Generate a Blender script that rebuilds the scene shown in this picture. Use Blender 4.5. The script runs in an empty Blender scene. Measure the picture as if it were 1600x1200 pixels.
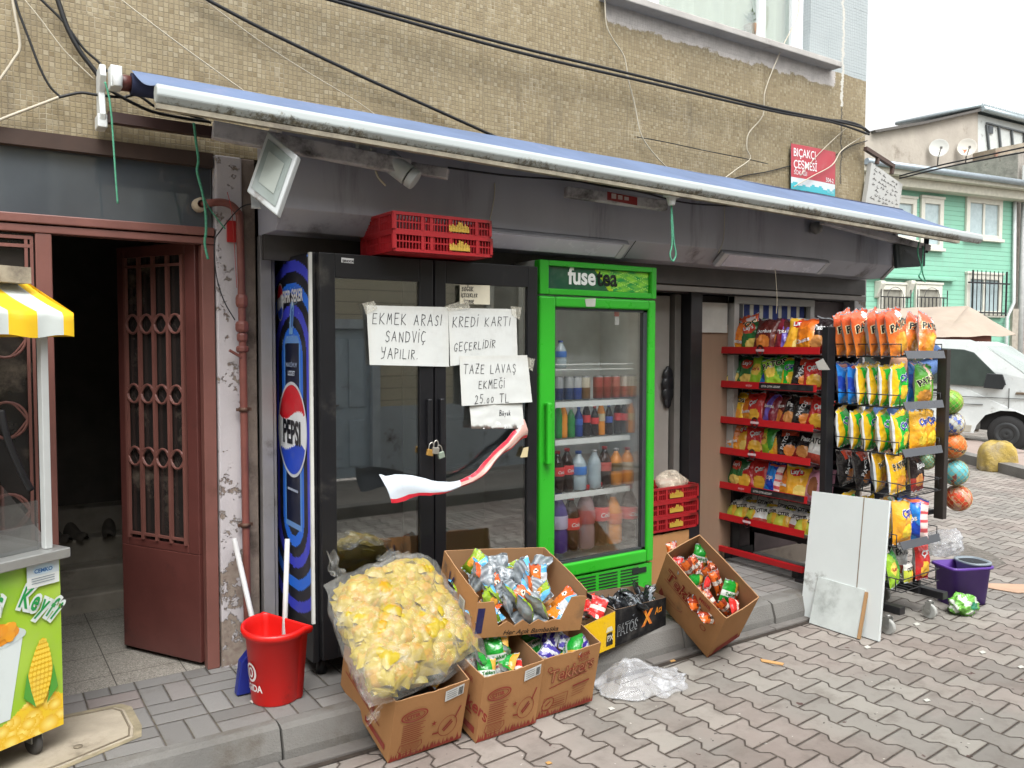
import bpy, bmesh, math, random
from mathutils import Vector, Matrix, noise as mnoise
R = math.radians
PI = math.pi
sc = bpy.context.scene
col = sc.collection

# ------------------------------------------------------------------ camera
CF, CYAW, CPIT, CROL, CH = 1287.0, R(33.76), R(-2.684), R(0.119), 1.68
_fw = Vector((math.sin(CYAW)*math.cos(CPIT), math.cos(CYAW)*math.cos(CPIT), math.sin(CPIT)))
_rt = Vector((math.cos(CYAW), -math.sin(CYAW), 0))
_up = _rt.cross(_fw)
_r2 = _rt*math.cos(CROL) + _up*math.sin(CROL)
_u2 = -_rt*math.sin(CROL) + _up*math.cos(CROL)
CAM = Vector((0, 0, CH))
cd = bpy.data.cameras.new('camera')
cam = bpy.data.objects.new('camera', cd)
col.objects.link(cam)
cam.matrix_world = Matrix(((_r2.x, _u2.x, -_fw.x, 0), (_r2.y, _u2.y, -_fw.y, 0), (_r2.z, _u2.z, -_fw.z, CH), (0, 0, 0, 1)))
cd.sensor_width = 36; cd.lens = CF/1600*36; cd.clip_start = 0.05; cd.clip_end = 600
sc.camera = cam
# ------------------------------------------------------------------ sky, sun, exposure
SUN_EL, SUN_AZ = R(58), R(200)           # soft high daylight from the street side
w = bpy.data.worlds.new('World'); sc.world = w; w.use_nodes = True
nt = w.node_tree; nt.nodes.clear()
wo = nt.nodes.new('ShaderNodeOutputWorld'); bg = nt.nodes.new('ShaderNodeBackground')
sky = nt.nodes.new('ShaderNodeTexSky'); sky.sky_type = 'NISHITA'; sky.sun_disc = False
sky.sun_elevation = SUN_EL; sky.sun_rotation = SUN_AZ; sky.air_density = 1.0; sky.dust_density = 6.0; sky.ozone_density = 1.0
hs = nt.nodes.new('ShaderNodeHueSaturation'); hs.inputs['Saturation'].default_value = 0.05; hs.inputs['Value'].default_value = 2.0   # overcast: bright, almost colourless cloud
nt.links.new(sky.outputs[0], hs.inputs['Color']); nt.links.new(hs.outputs[0], bg.inputs[0])
nt.links.new(bg.outputs[0], wo.inputs[0]); bg.inputs[1].default_value = 0.15
sl = bpy.data.lights.new('sun', 'SUN'); sl.energy = 0.6; sl.angle = R(40); sl.color = (1.0, 0.985, 0.96)
so = bpy.data.objects.new('sun', sl); col.objects.link(so)
so.rotation_euler = (R(90) - SUN_EL, 0, math.pi - SUN_AZ)
sc.view_settings.view_transform = 'Standard'; sc.view_settings.look = 'None'
sc.view_settings.exposure = 0.30; sc.view_settings.gamma = 1.0

# ------------------------------------------------------------------ survey helpers: a point seen at pixel (x, y) of the 1600x1200 survey photo, on a known plane
def ray(x, y): return _fw + _r2*((x-800)/CF) - _u2*((y-600)/CF)
def onz(x, y, z): d = ray(x, y); return CAM + d*((z-CH)/d.z)
def ony(x, y, Y): d = ray(x, y); return CAM + d*(Y/d.y)
def onx(x, y, X): d = ray(x, y); return CAM + d*(X/d.x)

# ------------------------------------------------------------------ colours and materials
def lin(v): return v/12.92 if v <= 0.04045 else ((v+0.055)/1.055)**2.4
def hx(h):
    h = h.lstrip('#'); return tuple(lin(int(h[i:i+2], 16)/255) for i in (0, 2, 4))
class NT:
    def __init__(s, m): s.t = m.node_tree
    def new(s, ty, **k):
        n = s.t.nodes.new(ty)
        for a, b in k.items(): setattr(n, a, b)
        return n
    def put(s, sock, v):
        if isinstance(v, bpy.types.NodeSocket): s.t.links.new(v, sock)
        elif isinstance(v, (tuple, list)) and len(v) == 3 and sock.type == 'RGBA': sock.default_value = (*v, 1)
        else: sock.default_value = v
    def m(s, op, a, b=None, c=None):
        n = s.new('ShaderNodeMath', operation=op)
        s.put(n.inputs[0], a)
        if b is not None: s.put(n.inputs[1], b)
        if c is not None: s.put(n.inputs[2], c)
        return n.outputs[0]
    def mix(s, f, a, b, blend='MIX'):
        n = s.new('ShaderNodeMix', data_type='RGBA', blend_type=blend)
        s.put(n.inputs[0], f); s.put(n.inputs[6], a); s.put(n.inputs[7], b); return n.outputs[2]
    def noise(s, vec, scale, detail=4, rough=.55, out=0):
        n = s.new('ShaderNodeTexNoise'); s.put(n.inputs['Vector'], vec); s.put(n.inputs['Scale'], scale)
        n.inputs['Detail'].default_value = detail; n.inputs['Roughness'].default_value = rough; return n.outputs[out]
    def ramp(s, f, stops, interp='LINEAR'):
        n = s.new('ShaderNodeValToRGB'); n.color_ramp.interpolation = interp; s.put(n.inputs[0], f)
        e = n.color_ramp.elements
        while len(e) < len(stops): e.new(.5)
        for k, (p, c) in zip(e, stops): k.position = p; k.color = (*c, 1) if len(c) == 3 else c
        return n.outputs[0]
    def smooth(s, v, lo, hi):
        n = s.new('ShaderNodeMapRange'); n.interpolation_type = 'SMOOTHSTEP'; s.put(n.inputs[0], v)
        s.put(n.inputs[1], lo); s.put(n.inputs[2], hi); return n.outputs[0]
    def xyz(s, vec):
        n = s.new('ShaderNodeSeparateXYZ'); s.put(n.inputs[0], vec); return n.outputs
    def comb(s, x, y, z=0.0):
        n = s.new('ShaderNodeCombineXYZ'); s.put(n.inputs[0], x); s.put(n.inputs[1], y); s.put(n.inputs[2], z); return n.outputs[0]
    def white(s, vec, out=0):
        n = s.new('ShaderNodeTexWhiteNoise', noise_dimensions='3D'); s.put(n.inputs['Vector'], vec); return n.outputs[out]
def start(name):
    m = bpy.data.materials.new(name); m.use_nodes = True
    g = NT(m); b = m.node_tree.nodes['Principled BSDF']
    tc = g.new('ShaderNodeTexCoord')
    return m, g, b, tc.outputs['Object']
def bump(g, b, h, dist=.002, strength=1.0):
    n = g.new('ShaderNodeBump'); g.put(n.inputs['Height'], h); n.inputs['Distance'].default_value = dist; n.inputs['Strength'].default_value = strength
    g.t.links.new(n.outputs[0], b.inputs['Normal'])
MATS = {}
def mat(name, c, rough=.5, metal=0.0, var=.12, vs=7, bmp=0.0, bs=60, dirt=0.0, dc='#5a5048', ds=3.0, streak=False, coat=0.0, alpha=1.0, spec=.5):
    if name in MATS: return MATS[name]
    m, g, b, vec = start(name)
    c = hx(c) if isinstance(c, str) else c
    v = vec
    if streak:
        x, y, z = g.xyz(vec); v = g.comb(x, y, g.m('MULTIPLY', z, .12))
    n = g.noise(v, vs, 5)
    lo = tuple(k*(1-var) for k in c); hi = tuple(min(1, k*(1+var)) for k in c)
    cc = g.ramp(n, [(.3, lo), (.7, hi)])
    if dirt:
        d = g.smooth(g.noise(v, ds, 8, .68), .62-dirt*.35, .72)
        cc = g.mix(d, cc, hx(dc))
    g.put(b.inputs['Base Color'], cc)
    b.inputs['Metallic'].default_value = metal
    rn = g.noise(vec, vs*2.3, 3)
    g.put(b.inputs['Roughness'], g.m('MULTIPLY_ADD', rn, .18, rough-.09))
    b.inputs['Specular IOR Level'].default_value = spec
    if coat: b.inputs['Coat Weight'].default_value = coat; b.inputs['Coat Roughness'].default_value = .1
    if alpha < 1: b.inputs['Alpha'].default_value = alpha
    if bmp: bump(g, b, g.noise(vec, bs, 5, .6), bmp)
    MATS[name] = m; return m
def printmat(name, rough=.35, wr=0.0, ws=40, metal=0.0, dirt=0.0, spec=.5):
    """printed surface: colour comes from the print's own colour attribute"""
    if name in MATS: return MATS[name]
    m, g, b, vec = start(name)
    a = g.new('ShaderNodeAttribute', attribute_name='Col').outputs['Color']
    n = g.noise(vec, 14, 4)
    cc = g.mix(g.m('MULTIPLY', n, .22), a, (.0, .0, .0), 'MULTIPLY') if False else g.mix(g.smooth(n, .45, .75), a, g.mix(.12, a, (.3, .28, .25)))
    if dirt: cc = g.mix(g.m('MULTIPLY', g.smooth(g.noise(vec, 5, 8, .7), .5, .75), dirt), cc, (.16, .13, .10))
    g.put(b.inputs['Base Color'], cc); b.inputs['Roughness'].default_value = rough; b.inputs['Metallic'].default_value = metal
    b.inputs['Specular IOR Level'].default_value = spec
    if wr: bump(g, b, g.noise(vec, ws, 3, .5), wr)
    MATS[name] = m; return m
def glass(name, tint=(.8, .85, .85), alpha=.25, rough=.02, spec=.6):
    if name in MATS: return MATS[name]
    m, g, b, vec = start(name)
    tr = g.new('ShaderNodeBsdfTransparent'); tr.inputs[0].default_value = (*tint, 1)
    gl = g.new('ShaderNodeBsdfGlossy'); gl.inputs['Roughness'].default_value = rough; gl.inputs[0].default_value = (1, 1, 1, 1)
    fr = g.new('ShaderNodeFresnel'); fr.inputs[0].default_value = 1.5
    mx = g.new('ShaderNodeMixShader'); g.t.links.new(g.m('MULTIPLY_ADD', fr.outputs[0], spec, alpha), mx.inputs[0])
    g.t.links.new(tr.outputs[0], mx.inputs[1]); g.t.links.new(gl.outputs[0], mx.inputs[2])
    g.t.links.new(mx.outputs[0], g.t.nodes['Material Output'].inputs[0])
    g.t.nodes.remove(b)
    MATS[name] = m; return m
def film(name, c=(.8, .82, .84), amount=.3, rough=.25, ws=25, bd=.01):
    """clear plastic film: mostly see-through with crinkled white glints"""
    if name in MATS: return MATS[name]
    m, g, b, vec = start(name)
    cr = g.noise(vec, ws, 6, .7)
    b.inputs['Base Color'].default_value = (*c, 1); b.inputs['Roughness'].default_value = rough
    b.inputs['Specular IOR Level'].default_value = .8
    g.put(b.inputs['Alpha'], g.m('MULTIPLY_ADD', g.smooth(cr, .5, .75), amount, amount*.55))
    bump(g, b, cr, bd)
    MATS[name] = m; return m

# ------------------------------------------------------------------ mesh builder
GLY = {}
def glyphs(s, bold=0.0, shear=0.0):
    """flat letter shapes of a string, one unit high, as (verts, faces, width)"""
    k = (s, bold, shear)
    if k not in GLY:
        cu = bpy.data.curves.new('lettering', 'FONT'); cu.body = s; cu.size = 1; cu.offset = bold; cu.shear = shear; cu.resolution_u = 3
        ob = bpy.data.objects.new('lettering', cu); col.objects.link(ob)
        dg = bpy.context.evaluated_depsgraph_get(); dg.update()
        me = bpy.data.meshes.new_from_object(ob.evaluated_get(dg))
        vs = [(v.co.x, v.co.y) for v in me.vertices]; fs = [tuple(p.vertices) for p in me.polygons]
        bpy.data.objects.remove(ob); bpy.data.curves.remove(cu); bpy.data.meshes.remove(me)
        x0 = min(v[0] for v in vs); x1 = max(v[0] for v in vs)
        GLY[k] = ([(x-x0, y) for x, y in vs], fs, x1-x0)
    return GLY[k]
class MB:
    def __init__(s): s.v = []; s.f = []; s.c = []; s.mi = []; s.sm = []
    def add(s, vs, fs, c=None, mi=0, sm=False):
        o = len(s.v); s.v += [Vector(v) for v in vs]
        for f in fs: s.f.append(tuple(o+i for i in f)); s.c.append(c); s.mi.append(mi); s.sm.append(sm)
        return s
    def box(s, a, b, c=None, mi=0, M=None):
        x0, y0, z0 = a; x1, y1, z1 = b
        vs = [Vector(p) for p in ((x0,y0,z0),(x1,y0,z0),(x1,y1,z0),(x0,y1,z0),(x0,y0,z1),(x1,y0,z1),(x1,y1,z1),(x0,y1,z1))]
        if M: vs = [M @ v for v in vs]
        return s.add(vs, [(0,3,2,1),(4,5,6,7),(0,1,5,4),(1,2,6,5),(2,3,7,6),(3,0,4,7)], c, mi)
    def bar(s, p, q, wx, wz=None, c=None, mi=0, up=(0, 0, 1)):
        p, q = Vector(p), Vector(q); d = (q-p).normalized(); u = Vector(up)
        if abs(d.dot(u)) > .98: u = Vector((0, 1, 0))
        sx = d.cross(u).normalized()*wx/2; sz = sx.cross(d).normalized()*(wz or wx)/2
        vs = [k+a*sx+b*sz for k in (p, q) for a, b in ((-1,-1),(1,-1),(1,1),(-1,1))]
        return s.add(vs, [(3,2,1,0),(4,5,6,7),(0,1,5,4),(1,2,6,5),(2,3,7,6),(3,0,4,7)], c, mi)
    def tube(s, pts, r, n=8, c=None, mi=0, cap=True, sm=True):
        pts = [Vector(p) for p in pts]; rs = r if isinstance(r, (list, tuple)) else [r]*len(pts)
        vs = []; u = None
        for i, p in enumerate(pts):
            d = (pts[min(i+1, len(pts)-1)]-pts[max(i-1, 0)]).normalized()
            if u is None: u = d.orthogonal().normalized()
            u = (u-d*u.dot(d)); u = u.normalized() if u.length > 1e-6 else d.orthogonal().normalized()
            w_ = d.cross(u)
            for k in range(n): a = 2*PI*k/n; vs.append(p+(u*math.cos(a)+w_*math.sin(a))*rs[i])
        fs = [(i*n+k, i*n+(k+1) % n, (i+1)*n+(k+1) % n, (i+1)*n+k) for i in range(len(pts)-1) for k in range(n)]
        s.add(vs, fs, c, mi, sm)
        if cap:
            o = len(s.v)-len(vs)
            for f in (tuple(o+k for k in range(n-1, -1, -1)), tuple(o+(len(pts)-1)*n+k for k in range(n))):
                s.f.append(f); s.c.append(c); s.mi.append(mi); s.sm.append(False)
        return s
    def lathe(s, prof, o=(0, 0, 0), n=24, c=None, mi=0, sm=True, axis='z', cols=None):
        o = Vector(o); vs = []
        for r, z in prof:
            for k in range(n):
                a = 2*PI*k/n; p = (r*math.cos(a), r*math.sin(a), z)
                if axis == 'x': p = (p[2], p[0], p[1])
                if axis == 'y': p = (p[0], p[2], p[1])
                vs.append(o+Vector(p))
        for i in range(len(prof)-1):
            fs = [(i*n+k, i*n+(k+1) % n, (i+1)*n+(k+1) % n, (i+1)*n+k) for k in range(n)]
            if i == 0: s.add(vs, fs, cols[i] if cols else c, mi, sm); base = len(s.v)-len(vs)
            else:
                for f in fs: s.f.append(tuple(base+j for j in f)); s.c.append(cols[i] if cols else c); s.mi.append(mi); s.sm.append(sm)
        return s
    def prism(s, poly, ax, a, b, c=None, mi=0):
        """polygon of 2-D points swept along axis ax ('x','y','z') from a to b"""
        def P(p, t): return {'x': (t, p[0], p[1]), 'y': (p[0], t, p[1]), 'z': (p[0], p[1], t)}[ax]
        n = len(poly); vs = [P(p, a) for p in poly]+[P(p, b) for p in poly]
        return s.add(vs, [tuple(range(n-1, -1, -1)), tuple(range(n, 2*n))]+[(i, (i+1) % n, n+(i+1) % n, n+i) for i in range(n)], c, mi)
    def grid(s, fn, nu, nv, c=None, mi=0, sm=True, cf=None, flip=False):
        vs = [fn(i/nu, j/nv) for j in range(nv+1) for i in range(nu+1)]
        fs = [(j*(nu+1)+i, j*(nu+1)+i+1, (j+1)*(nu+1)+i+1, (j+1)*(nu+1)+i) for j in range(nv) for i in range(nu)]
        if flip: fs = [f[::-1] for f in fs]
        o = len(s.f); s.add(vs, fs, c, mi, sm)
        if cf:
            for j in range(nv):
                for i in range(nu): s.c[o+j*nu+i] = cf((i+.5)/nu, (j+.5)/nv)
        return s
    def quad(s, a, b, c_, d, c=None, mi=0): return s.add([a, b, c_, d], [(0, 1, 2, 3)], c, mi)
    def text(s, t, fn, size, at=(0, 0), c=(0, 0, 0), mi=0, bold=0.0, shear=0.0, rot=0.0, sx=1.0, center=False):
        """letters laid on a surface: fn(x, y) maps sheet coordinates to space"""
        vs, fs, wd = glyphs(t, bold, shear); cr, sr = math.cos(rot), math.sin(rot)
        o = wd*size*sx/2 if center else 0
        out = []
        for x, y in vs:
            X = x*size*sx-o; Y = y*size
            out.append(fn(at[0]+X*cr-Y*sr, at[1]+X*sr+Y*cr))
        return s.add(out, fs, c, mi)
    def strokes(s, lines, fn, wd, c, mi=0):
        for ln in lines:
            for (x0, y0), (x1, y1) in zip(ln[:-1], ln[1:]):
                dx, dy = x1-x0, y1-y0; L = math.hypot(dx, dy) or 1e-6; ex, ey = dx/L*wd*.4, dy/L*wd*.4; nx, ny = -dy/L*wd/2, dx/L*wd/2
                s.add([fn(x0-ex+nx, y0-ey+ny), fn(x0-ex-nx, y0-ey-ny), fn(x1+ex-nx, y1+ey-ny), fn(x1+ex+nx, y1+ey+ny)], [(0, 1, 2, 3)], c, mi)
        return s
    def xf(s, M):
        s.v = [M @ v for v in s.v]; return s
    def merge(s, o, M=None):
        n = len(s.v); s.v += [(M @ v if M else v.copy()) for v in o.v]
        s.f += [tuple(n+i for i in f) for f in o.f]; s.c += o.c; s.mi += o.mi; s.sm += o.sm; return s
    def mesh(s, name, mats):
        me = bpy.data.meshes.new(name); me.from_pydata([tuple(v) for v in s.v], [], s.f)
        for m in (mats if isinstance(mats, (list, tuple)) else [mats]): me.materials.append(m)
        me.polygons.foreach_set('material_index', s.mi); me.polygons.foreach_set('use_smooth', s.sm)
        if any(c is not None for c in s.c):
            at = me.color_attributes.new('Col', 'FLOAT_COLOR', 'CORNER'); buf = []
            for f, c in zip(s.f, s.c): buf += [*(c or (.5, .5, .5)), 1.0]*len(f)
            at.data.foreach_set('color', buf)
        me.update(); return me
    def build(s, name, mats, parent=None, loc=None, world=False, bevel=0.0, seg=2):
        """link as ONE object; with world=True the vertices are given in world space"""
        if parent is not None and world:
            p = parent; M = Matrix.Identity(4)
            while p is not None: M = Matrix.LocRotScale(p.location, p.rotation_euler, p.scale) @ M; p = p.parent
            s.xf(M.inverted())
        if parent is None and loc is not None and world: s.xf(Matrix.Translation(-Vector(loc)))
        o = bpy.data.objects.new(name, s.mesh(name, mats)); col.objects.link(o)
        if parent is not None: o.parent = parent
        elif loc is not None: o.location = loc
        if bevel:
            b = o.modifiers.new('bevel', 'BEVEL'); b.width = bevel; b.segments = seg; b.limit_method = 'ANGLE'; b.angle_limit = R(40)
        return o
def tag(o, label=None, cat=None, group=None, kind=None):
    if label: o['label'] = label
    if cat: o['category'] = cat
    if group: o['group'] = group
    if kind: o['kind'] = kind
    return o
def thing(name, label, cat, loc=(0, 0, 0), rz=0.0, group=None, rot=None):
    o = bpy.data.objects.new(name, None); col.objects.link(o); o.empty_display_size = .1
    o.location = loc; o.rotation_euler = rot or (0, 0, rz)
    return tag(o, label, cat, group)
KIDS = {}
def dup(o, loc=None, rot=None, label=None, group=None):
    def cp(a, par):
        c = a.copy(); col.objects.link(c); c.parent = par
        for ch in list(a.children): cp(ch, c)
        return c
    c = cp(o, None)
    if loc is not None: c.location = loc
    if rot is not None: c.rotation_euler = rot
    if label: c['label'] = label
    if group: c['group'] = group
    return c
def rnd(a, b): return random.uniform(a, b)
def bez(pts, n=8):
    """smooth path through the given points (Catmull-Rom)"""
    P = [Vector(p) for p in pts]; out = []
    for i in range(len(P)-1):
        a, b, c, d = P[max(i-1, 0)], P[i], P[i+1], P[min(i+2, len(P)-1)]
        for k in range(n):
            t = k/n; out.append(.5*((2*b)+(c-a)*t+(2*a-5*b+4*c-d)*t*t+(3*b-a-3*c+d)*t**3))
    return out+[P[-1]]
# ================================================================== GROUND
def m_street():
    m, g, b, vec = start('street pavers')
    x, y, z = g.xyz(vec)
    W, L, A = .165, .2, .017
    u = g.m('ADD', g.m('MULTIPLY', x, .9994), g.m('MULTIPLY', y, .035)); v = g.m('ADD', g.m('MULTIPLY', y, .9994), g.m('MULTIPLY', x, -.09))
    wob = g.noise(vec, 2.2, 2); u = g.m('MULTIPLY_ADD', wob, .012, u); v = g.m('MULTIPLY_ADD', g.noise(vec, 1.7, 2), .014, v)
    vl = g.m('DIVIDE', v, L)
    tri = g.m('ABSOLUTE', g.m('MULTIPLY_ADD', g.m('FRACT', vl), 2, -1))
    trap = g.m('MAXIMUM', g.m('MINIMUM', g.m('MULTIPLY_ADD', tri, 7, -3.5), 1), -1)
    k = g.m('ROUND', g.m('DIVIDE', u, W))
    par = g.m('FLOORED_MODULO', k, 2)
    off = g.m('MULTIPLY', g.m('MULTIPLY_ADD', par, -2, 1), g.m('MULTIPLY', trap, A))
    de = g.m('SUBTRACT', u, g.m('MULTIPLY_ADD', k, W, off))
    colu = g.m('SUBTRACT', k, g.m('LESS_THAN', de, 0.0))
    cp = g.m('FLOORED_MODULO', colu, 2)
    vv = g.m('MULTIPLY_ADD', cp, .5, vl)
    d2 = g.m('MULTIPLY', g.m('ABSOLUTE', g.m('SUBTRACT', g.m('FRACT', vv), .5)), L)
    d = g.m('MINIMUM', g.m('ABSOLUTE', de), d2)
    d = g.m('MULTIPLY_ADD', g.noise(vec, 90, 3), .004, d)
    joint = g.smooth(d, .004, .0072)
    idv = g.comb(colu, g.m('FLOOR', g.m('ADD', vv, .5)), 0.0)
    rv = g.white(idv)
    patch = g.smooth(g.noise(vec, .8, 3), .42, .6)
    base = g.mix(patch, g.ramp(rv, [(0, hx('#77736d')), (.5, hx('#85817a')), (1, hx('#928e86'))]), g.ramp(rv, [(0, hx('#796e67')), (.5, hx('#877c75')), (1, hx('#938b83'))]))
    fine = g.noise(vec, 260, 3, .7)
    base = g.mix(g.m('MULTIPLY', g.smooth(fine, .4, .75), .3), base, hx('#6f6a66'))
    base = g.mix(g.m('MULTIPLY', g.smooth(g.noise(vec, 6, 7, .7), .46, .70), .5), base, hx('#5d544d'))
    base = g.mix(g.m('MULTIPLY', g.smooth(g.noise(vec, 1.6, 6, .7), .45, .7), .35), base, hx('#a09a93'))
    base = g.mix(g.smooth(g.noise(g.comb(x, y, 8.1), 26, 2, .5), .735, .75), base, hx('#4b4540'))
    base = g.mix(g.smooth(g.noise(g.comb(x, y, 2.2), 31, 2, .5), .745, .76), base, hx('#b3aea6'))
    base = g.mix(g.smooth(g.noise(g.comb(x, y, 3.7), 9, 4, .6), .70, .72), base, hx('#4d3733'))      # spilt stains
    edge = g.smooth(d, .005, .016)
    base = g.mix(edge, g.mix(.25, base, hx('#5d544c')), base)
    jn = g.noise(vec, 30, 4)
    g.put(b.inputs['Base Color'], g.mix(joint, g.ramp(jn, [(.3, hx('#372f29')), (.6, hx('#51473e')), (.78, hx('#746a5d'))]), base))
    b.inputs['Roughness'].default_value = .82
    h = g.m('ADD', g.m('ADD', g.m('MULTIPLY', g.smooth(d, .001, .012), 1.0), g.m('MULTIPLY', fine, .10)), g.m('MULTIPLY', rv, .25))
    bump(g, b, h, .008)
    return m
def m_sidewalk():
    m, g, b, vec = start('sidewalk pavers')
    x, y, z = g.xyz(vec)
    x = g.m('MULTIPLY_ADD', g.noise(vec, 1.9, 2), .012, x); y = g.m('MULTIPLY_ADD', g.noise(g.comb(y, x, 5.0), 1.9, 2), .012, g.m('MULTIPLY_ADD', x, .02, y))
    S = .208
    a = g.m('DIVIDE', x, S); c = g.m('DIVIDE', y, S)
    par = g.m('FLOORED_MODULO', g.m('ADD', g.m('FLOOR', a), g.m('FLOOR', c)), 2)
    # parity 0: two bricks side by side across y; parity 1: across x
    a2 = g.m('MULTIPLY', a, g.m('ADD', par, 1)); c2 = g.m('MULTIPLY', c, g.m('SUBTRACT', 2, par))
    ea = g.m('DIVIDE', g.m('SUBTRACT', .5, g.m('ABSOLUTE', g.m('SUBTRACT', g.m('FRACT', a2), .5))), g.m('ADD', par, 1))
    ec = g.m('DIVIDE', g.m('SUBTRACT', .5, g.m('ABSOLUTE', g.m('SUBTRACT', g.m('FRACT', c2), .5))), g.m('SUBTRACT', 2, par))
    d = g.m('MULTIPLY', g.m('MINIMUM', ea, ec), S); d = g.m('MULTIPLY_ADD', g.noise(vec, 90, 3), .003, d)
    rv = g.white(g.comb(g.m('FLOOR', a2), g.m('FLOOR', c2), par))
    base = g.ramp(rv, [(0, hx('#686663')), (.4, hx('#757370')), (.8, hx('#807e7b')), (1, hx('#7d7470'))])
    fine = g.noise(vec, 240, 3, .7)
    base = g.mix(g.m('MULTIPLY', g.smooth(fine, .4, .75), .3), base, hx('#5f5b57'))
    base = g.mix(g.m('MULTIPLY', g.smooth(g.noise(vec, 5, 7, .72), .5, .7), .45), base, hx('#5a534d'))
    base = g.mix(g.smooth(g.noise(g.comb(x, y, 1.3), 8, 4, .6), .73, .75), base, hx('#4a3a33'))
    j = g.smooth(d, .003, .0055)
    g.put(b.inputs['Base Color'], g.mix(j, g.ramp(g.noise(vec, 20, 3), [(.35, hx('#36312c')), (.7, hx('#625a4c'))]), base))
    b.inputs['Roughness'].default_value = .85
    bump(g, b, g.m('ADD', g.m('ADD', g.smooth(d, .001, .010), g.m('MULTIPLY', fine, .12)), g.m('MULTIPLY', rv, .3)), .006)
    return m
concrete = mat('kerb concrete', '#6f6d69', .85, var=.16, vs=5, bmp=.004, bs=120, dirt=.35, dc='#5d574f', ds=4)
MS = m_street(); MW = m_sidewalk()
MB().quad((-120, -120, 0), (160, -120, 0), (160, 160, 0), (-120, 160, 0)).build('street', MS)['kind'] = 'structure'
sw = MB().box((-8, 3.305, -.05), (4.86, 4.03, .14))
sw.build('pavement', MW)['kind'] = 'structure'
kb = MB(); x = -7.9
random.seed(3)
while x < 4.3:
    x2 = min(x+.745, 4.86); dz = rnd(-.004, .004); dy = rnd(-.004, .004); sh = .04-.022*max(0, x)/2
    pr = [(3.302, -.05), (3.302, .142+dz), (3.245+dy, .142+dz), (3.215+dy, .13+dz), (3.19+dy, .05), (3.185+dy, -.05)]
    kb.prism([(p[0]-.012*(x-1.5)-(.0), p[1]) if i > 1 else p for i, p in enumerate(pr)], 'x', x, x2-.008); x = x2
ko = kb.build('kerb', concrete, bevel=.008); ko['kind'] = 'structure'
kr = MB().prism([(4.855, -.05), (4.855, .141), (4.93, .141), (4.96, .12), (4.98, -.05)], 'y', 3.20, 9).build('kerb_return', concrete, bevel=.006); kr['kind'] = 'structure'
gt = MB(); x = -7.8
while x < 4.8:
    x2 = min(x+.49, 4.8); gt.box((x, 3.115, -.03), (x2-.007, 3.188 if x > 2.4 else 3.2, .014+rnd(-.003, .003))); x = x2
gt.build('gutter', mat('gutter concrete', '#6b6763', .88, var=.18, vs=6, bmp=.004, bs=90, dirt=.4, dc='#4d463f'), bevel=.005)['kind'] = 'structure'
dl = MB().quad((-8, 3.085, .004), (4.75, 3.085, .004), (4.75, 3.118, .004), (-8, 3.118, .004)).build('gutter_joint', mat('damp dirt', '#352d26', .9, var=.35, vs=20, bmp=.004)); dl['kind'] = 'structure'
# hallway and shop floors
def m_terrazzo():
    m, g, b, vec = start('terrazzo tiles'); x, y, z = g.xyz(vec)
    fx = g.m('ABSOLUTE', g.m('SUBTRACT', g.m('FRACT', g.m('DIVIDE', g.m('ADD', x, .05), .3)), .5)); fy = g.m('ABSOLUTE', g.m('SUBTRACT', g.m('FRACT', g.m('DIVIDE', g.m('ADD', y, .02), .3)), .5))
    d = g.m('SUBTRACT', .5, g.m('MAXIMUM', fx, fy)); n = g.noise(vec, 170, 3, .75)
    c = g.ramp(n, [(.35, hx('#57524c')), (.5, hx('#8a857c')), (.62, hx('#a8a399'))])
    c = g.mix(g.m('MULTIPLY', g.smooth(g.noise(vec, 4, 6), .45, .75), .5), c, hx('#4f4942'))
    g.put(b.inputs['Base Color'], g.mix(g.smooth(d, .004, .012), hx('#3b352f'), c)); b.inputs['Roughness'].default_value = .6; return m
TZ = m_terrazzo()
MB().box((-1.2, 4.03, -.05), (1.05, 5.24, .138)).build('hallway_floor', TZ)['kind'] = 'structure'
MB().box((1.25, 4.03, -.05), (6.05, 8.0, .137)).build('shop_floor', mat('shop floor tiles', '#8a7f74', .5, var=.1, dirt=.2))['kind'] = 'structure'

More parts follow.
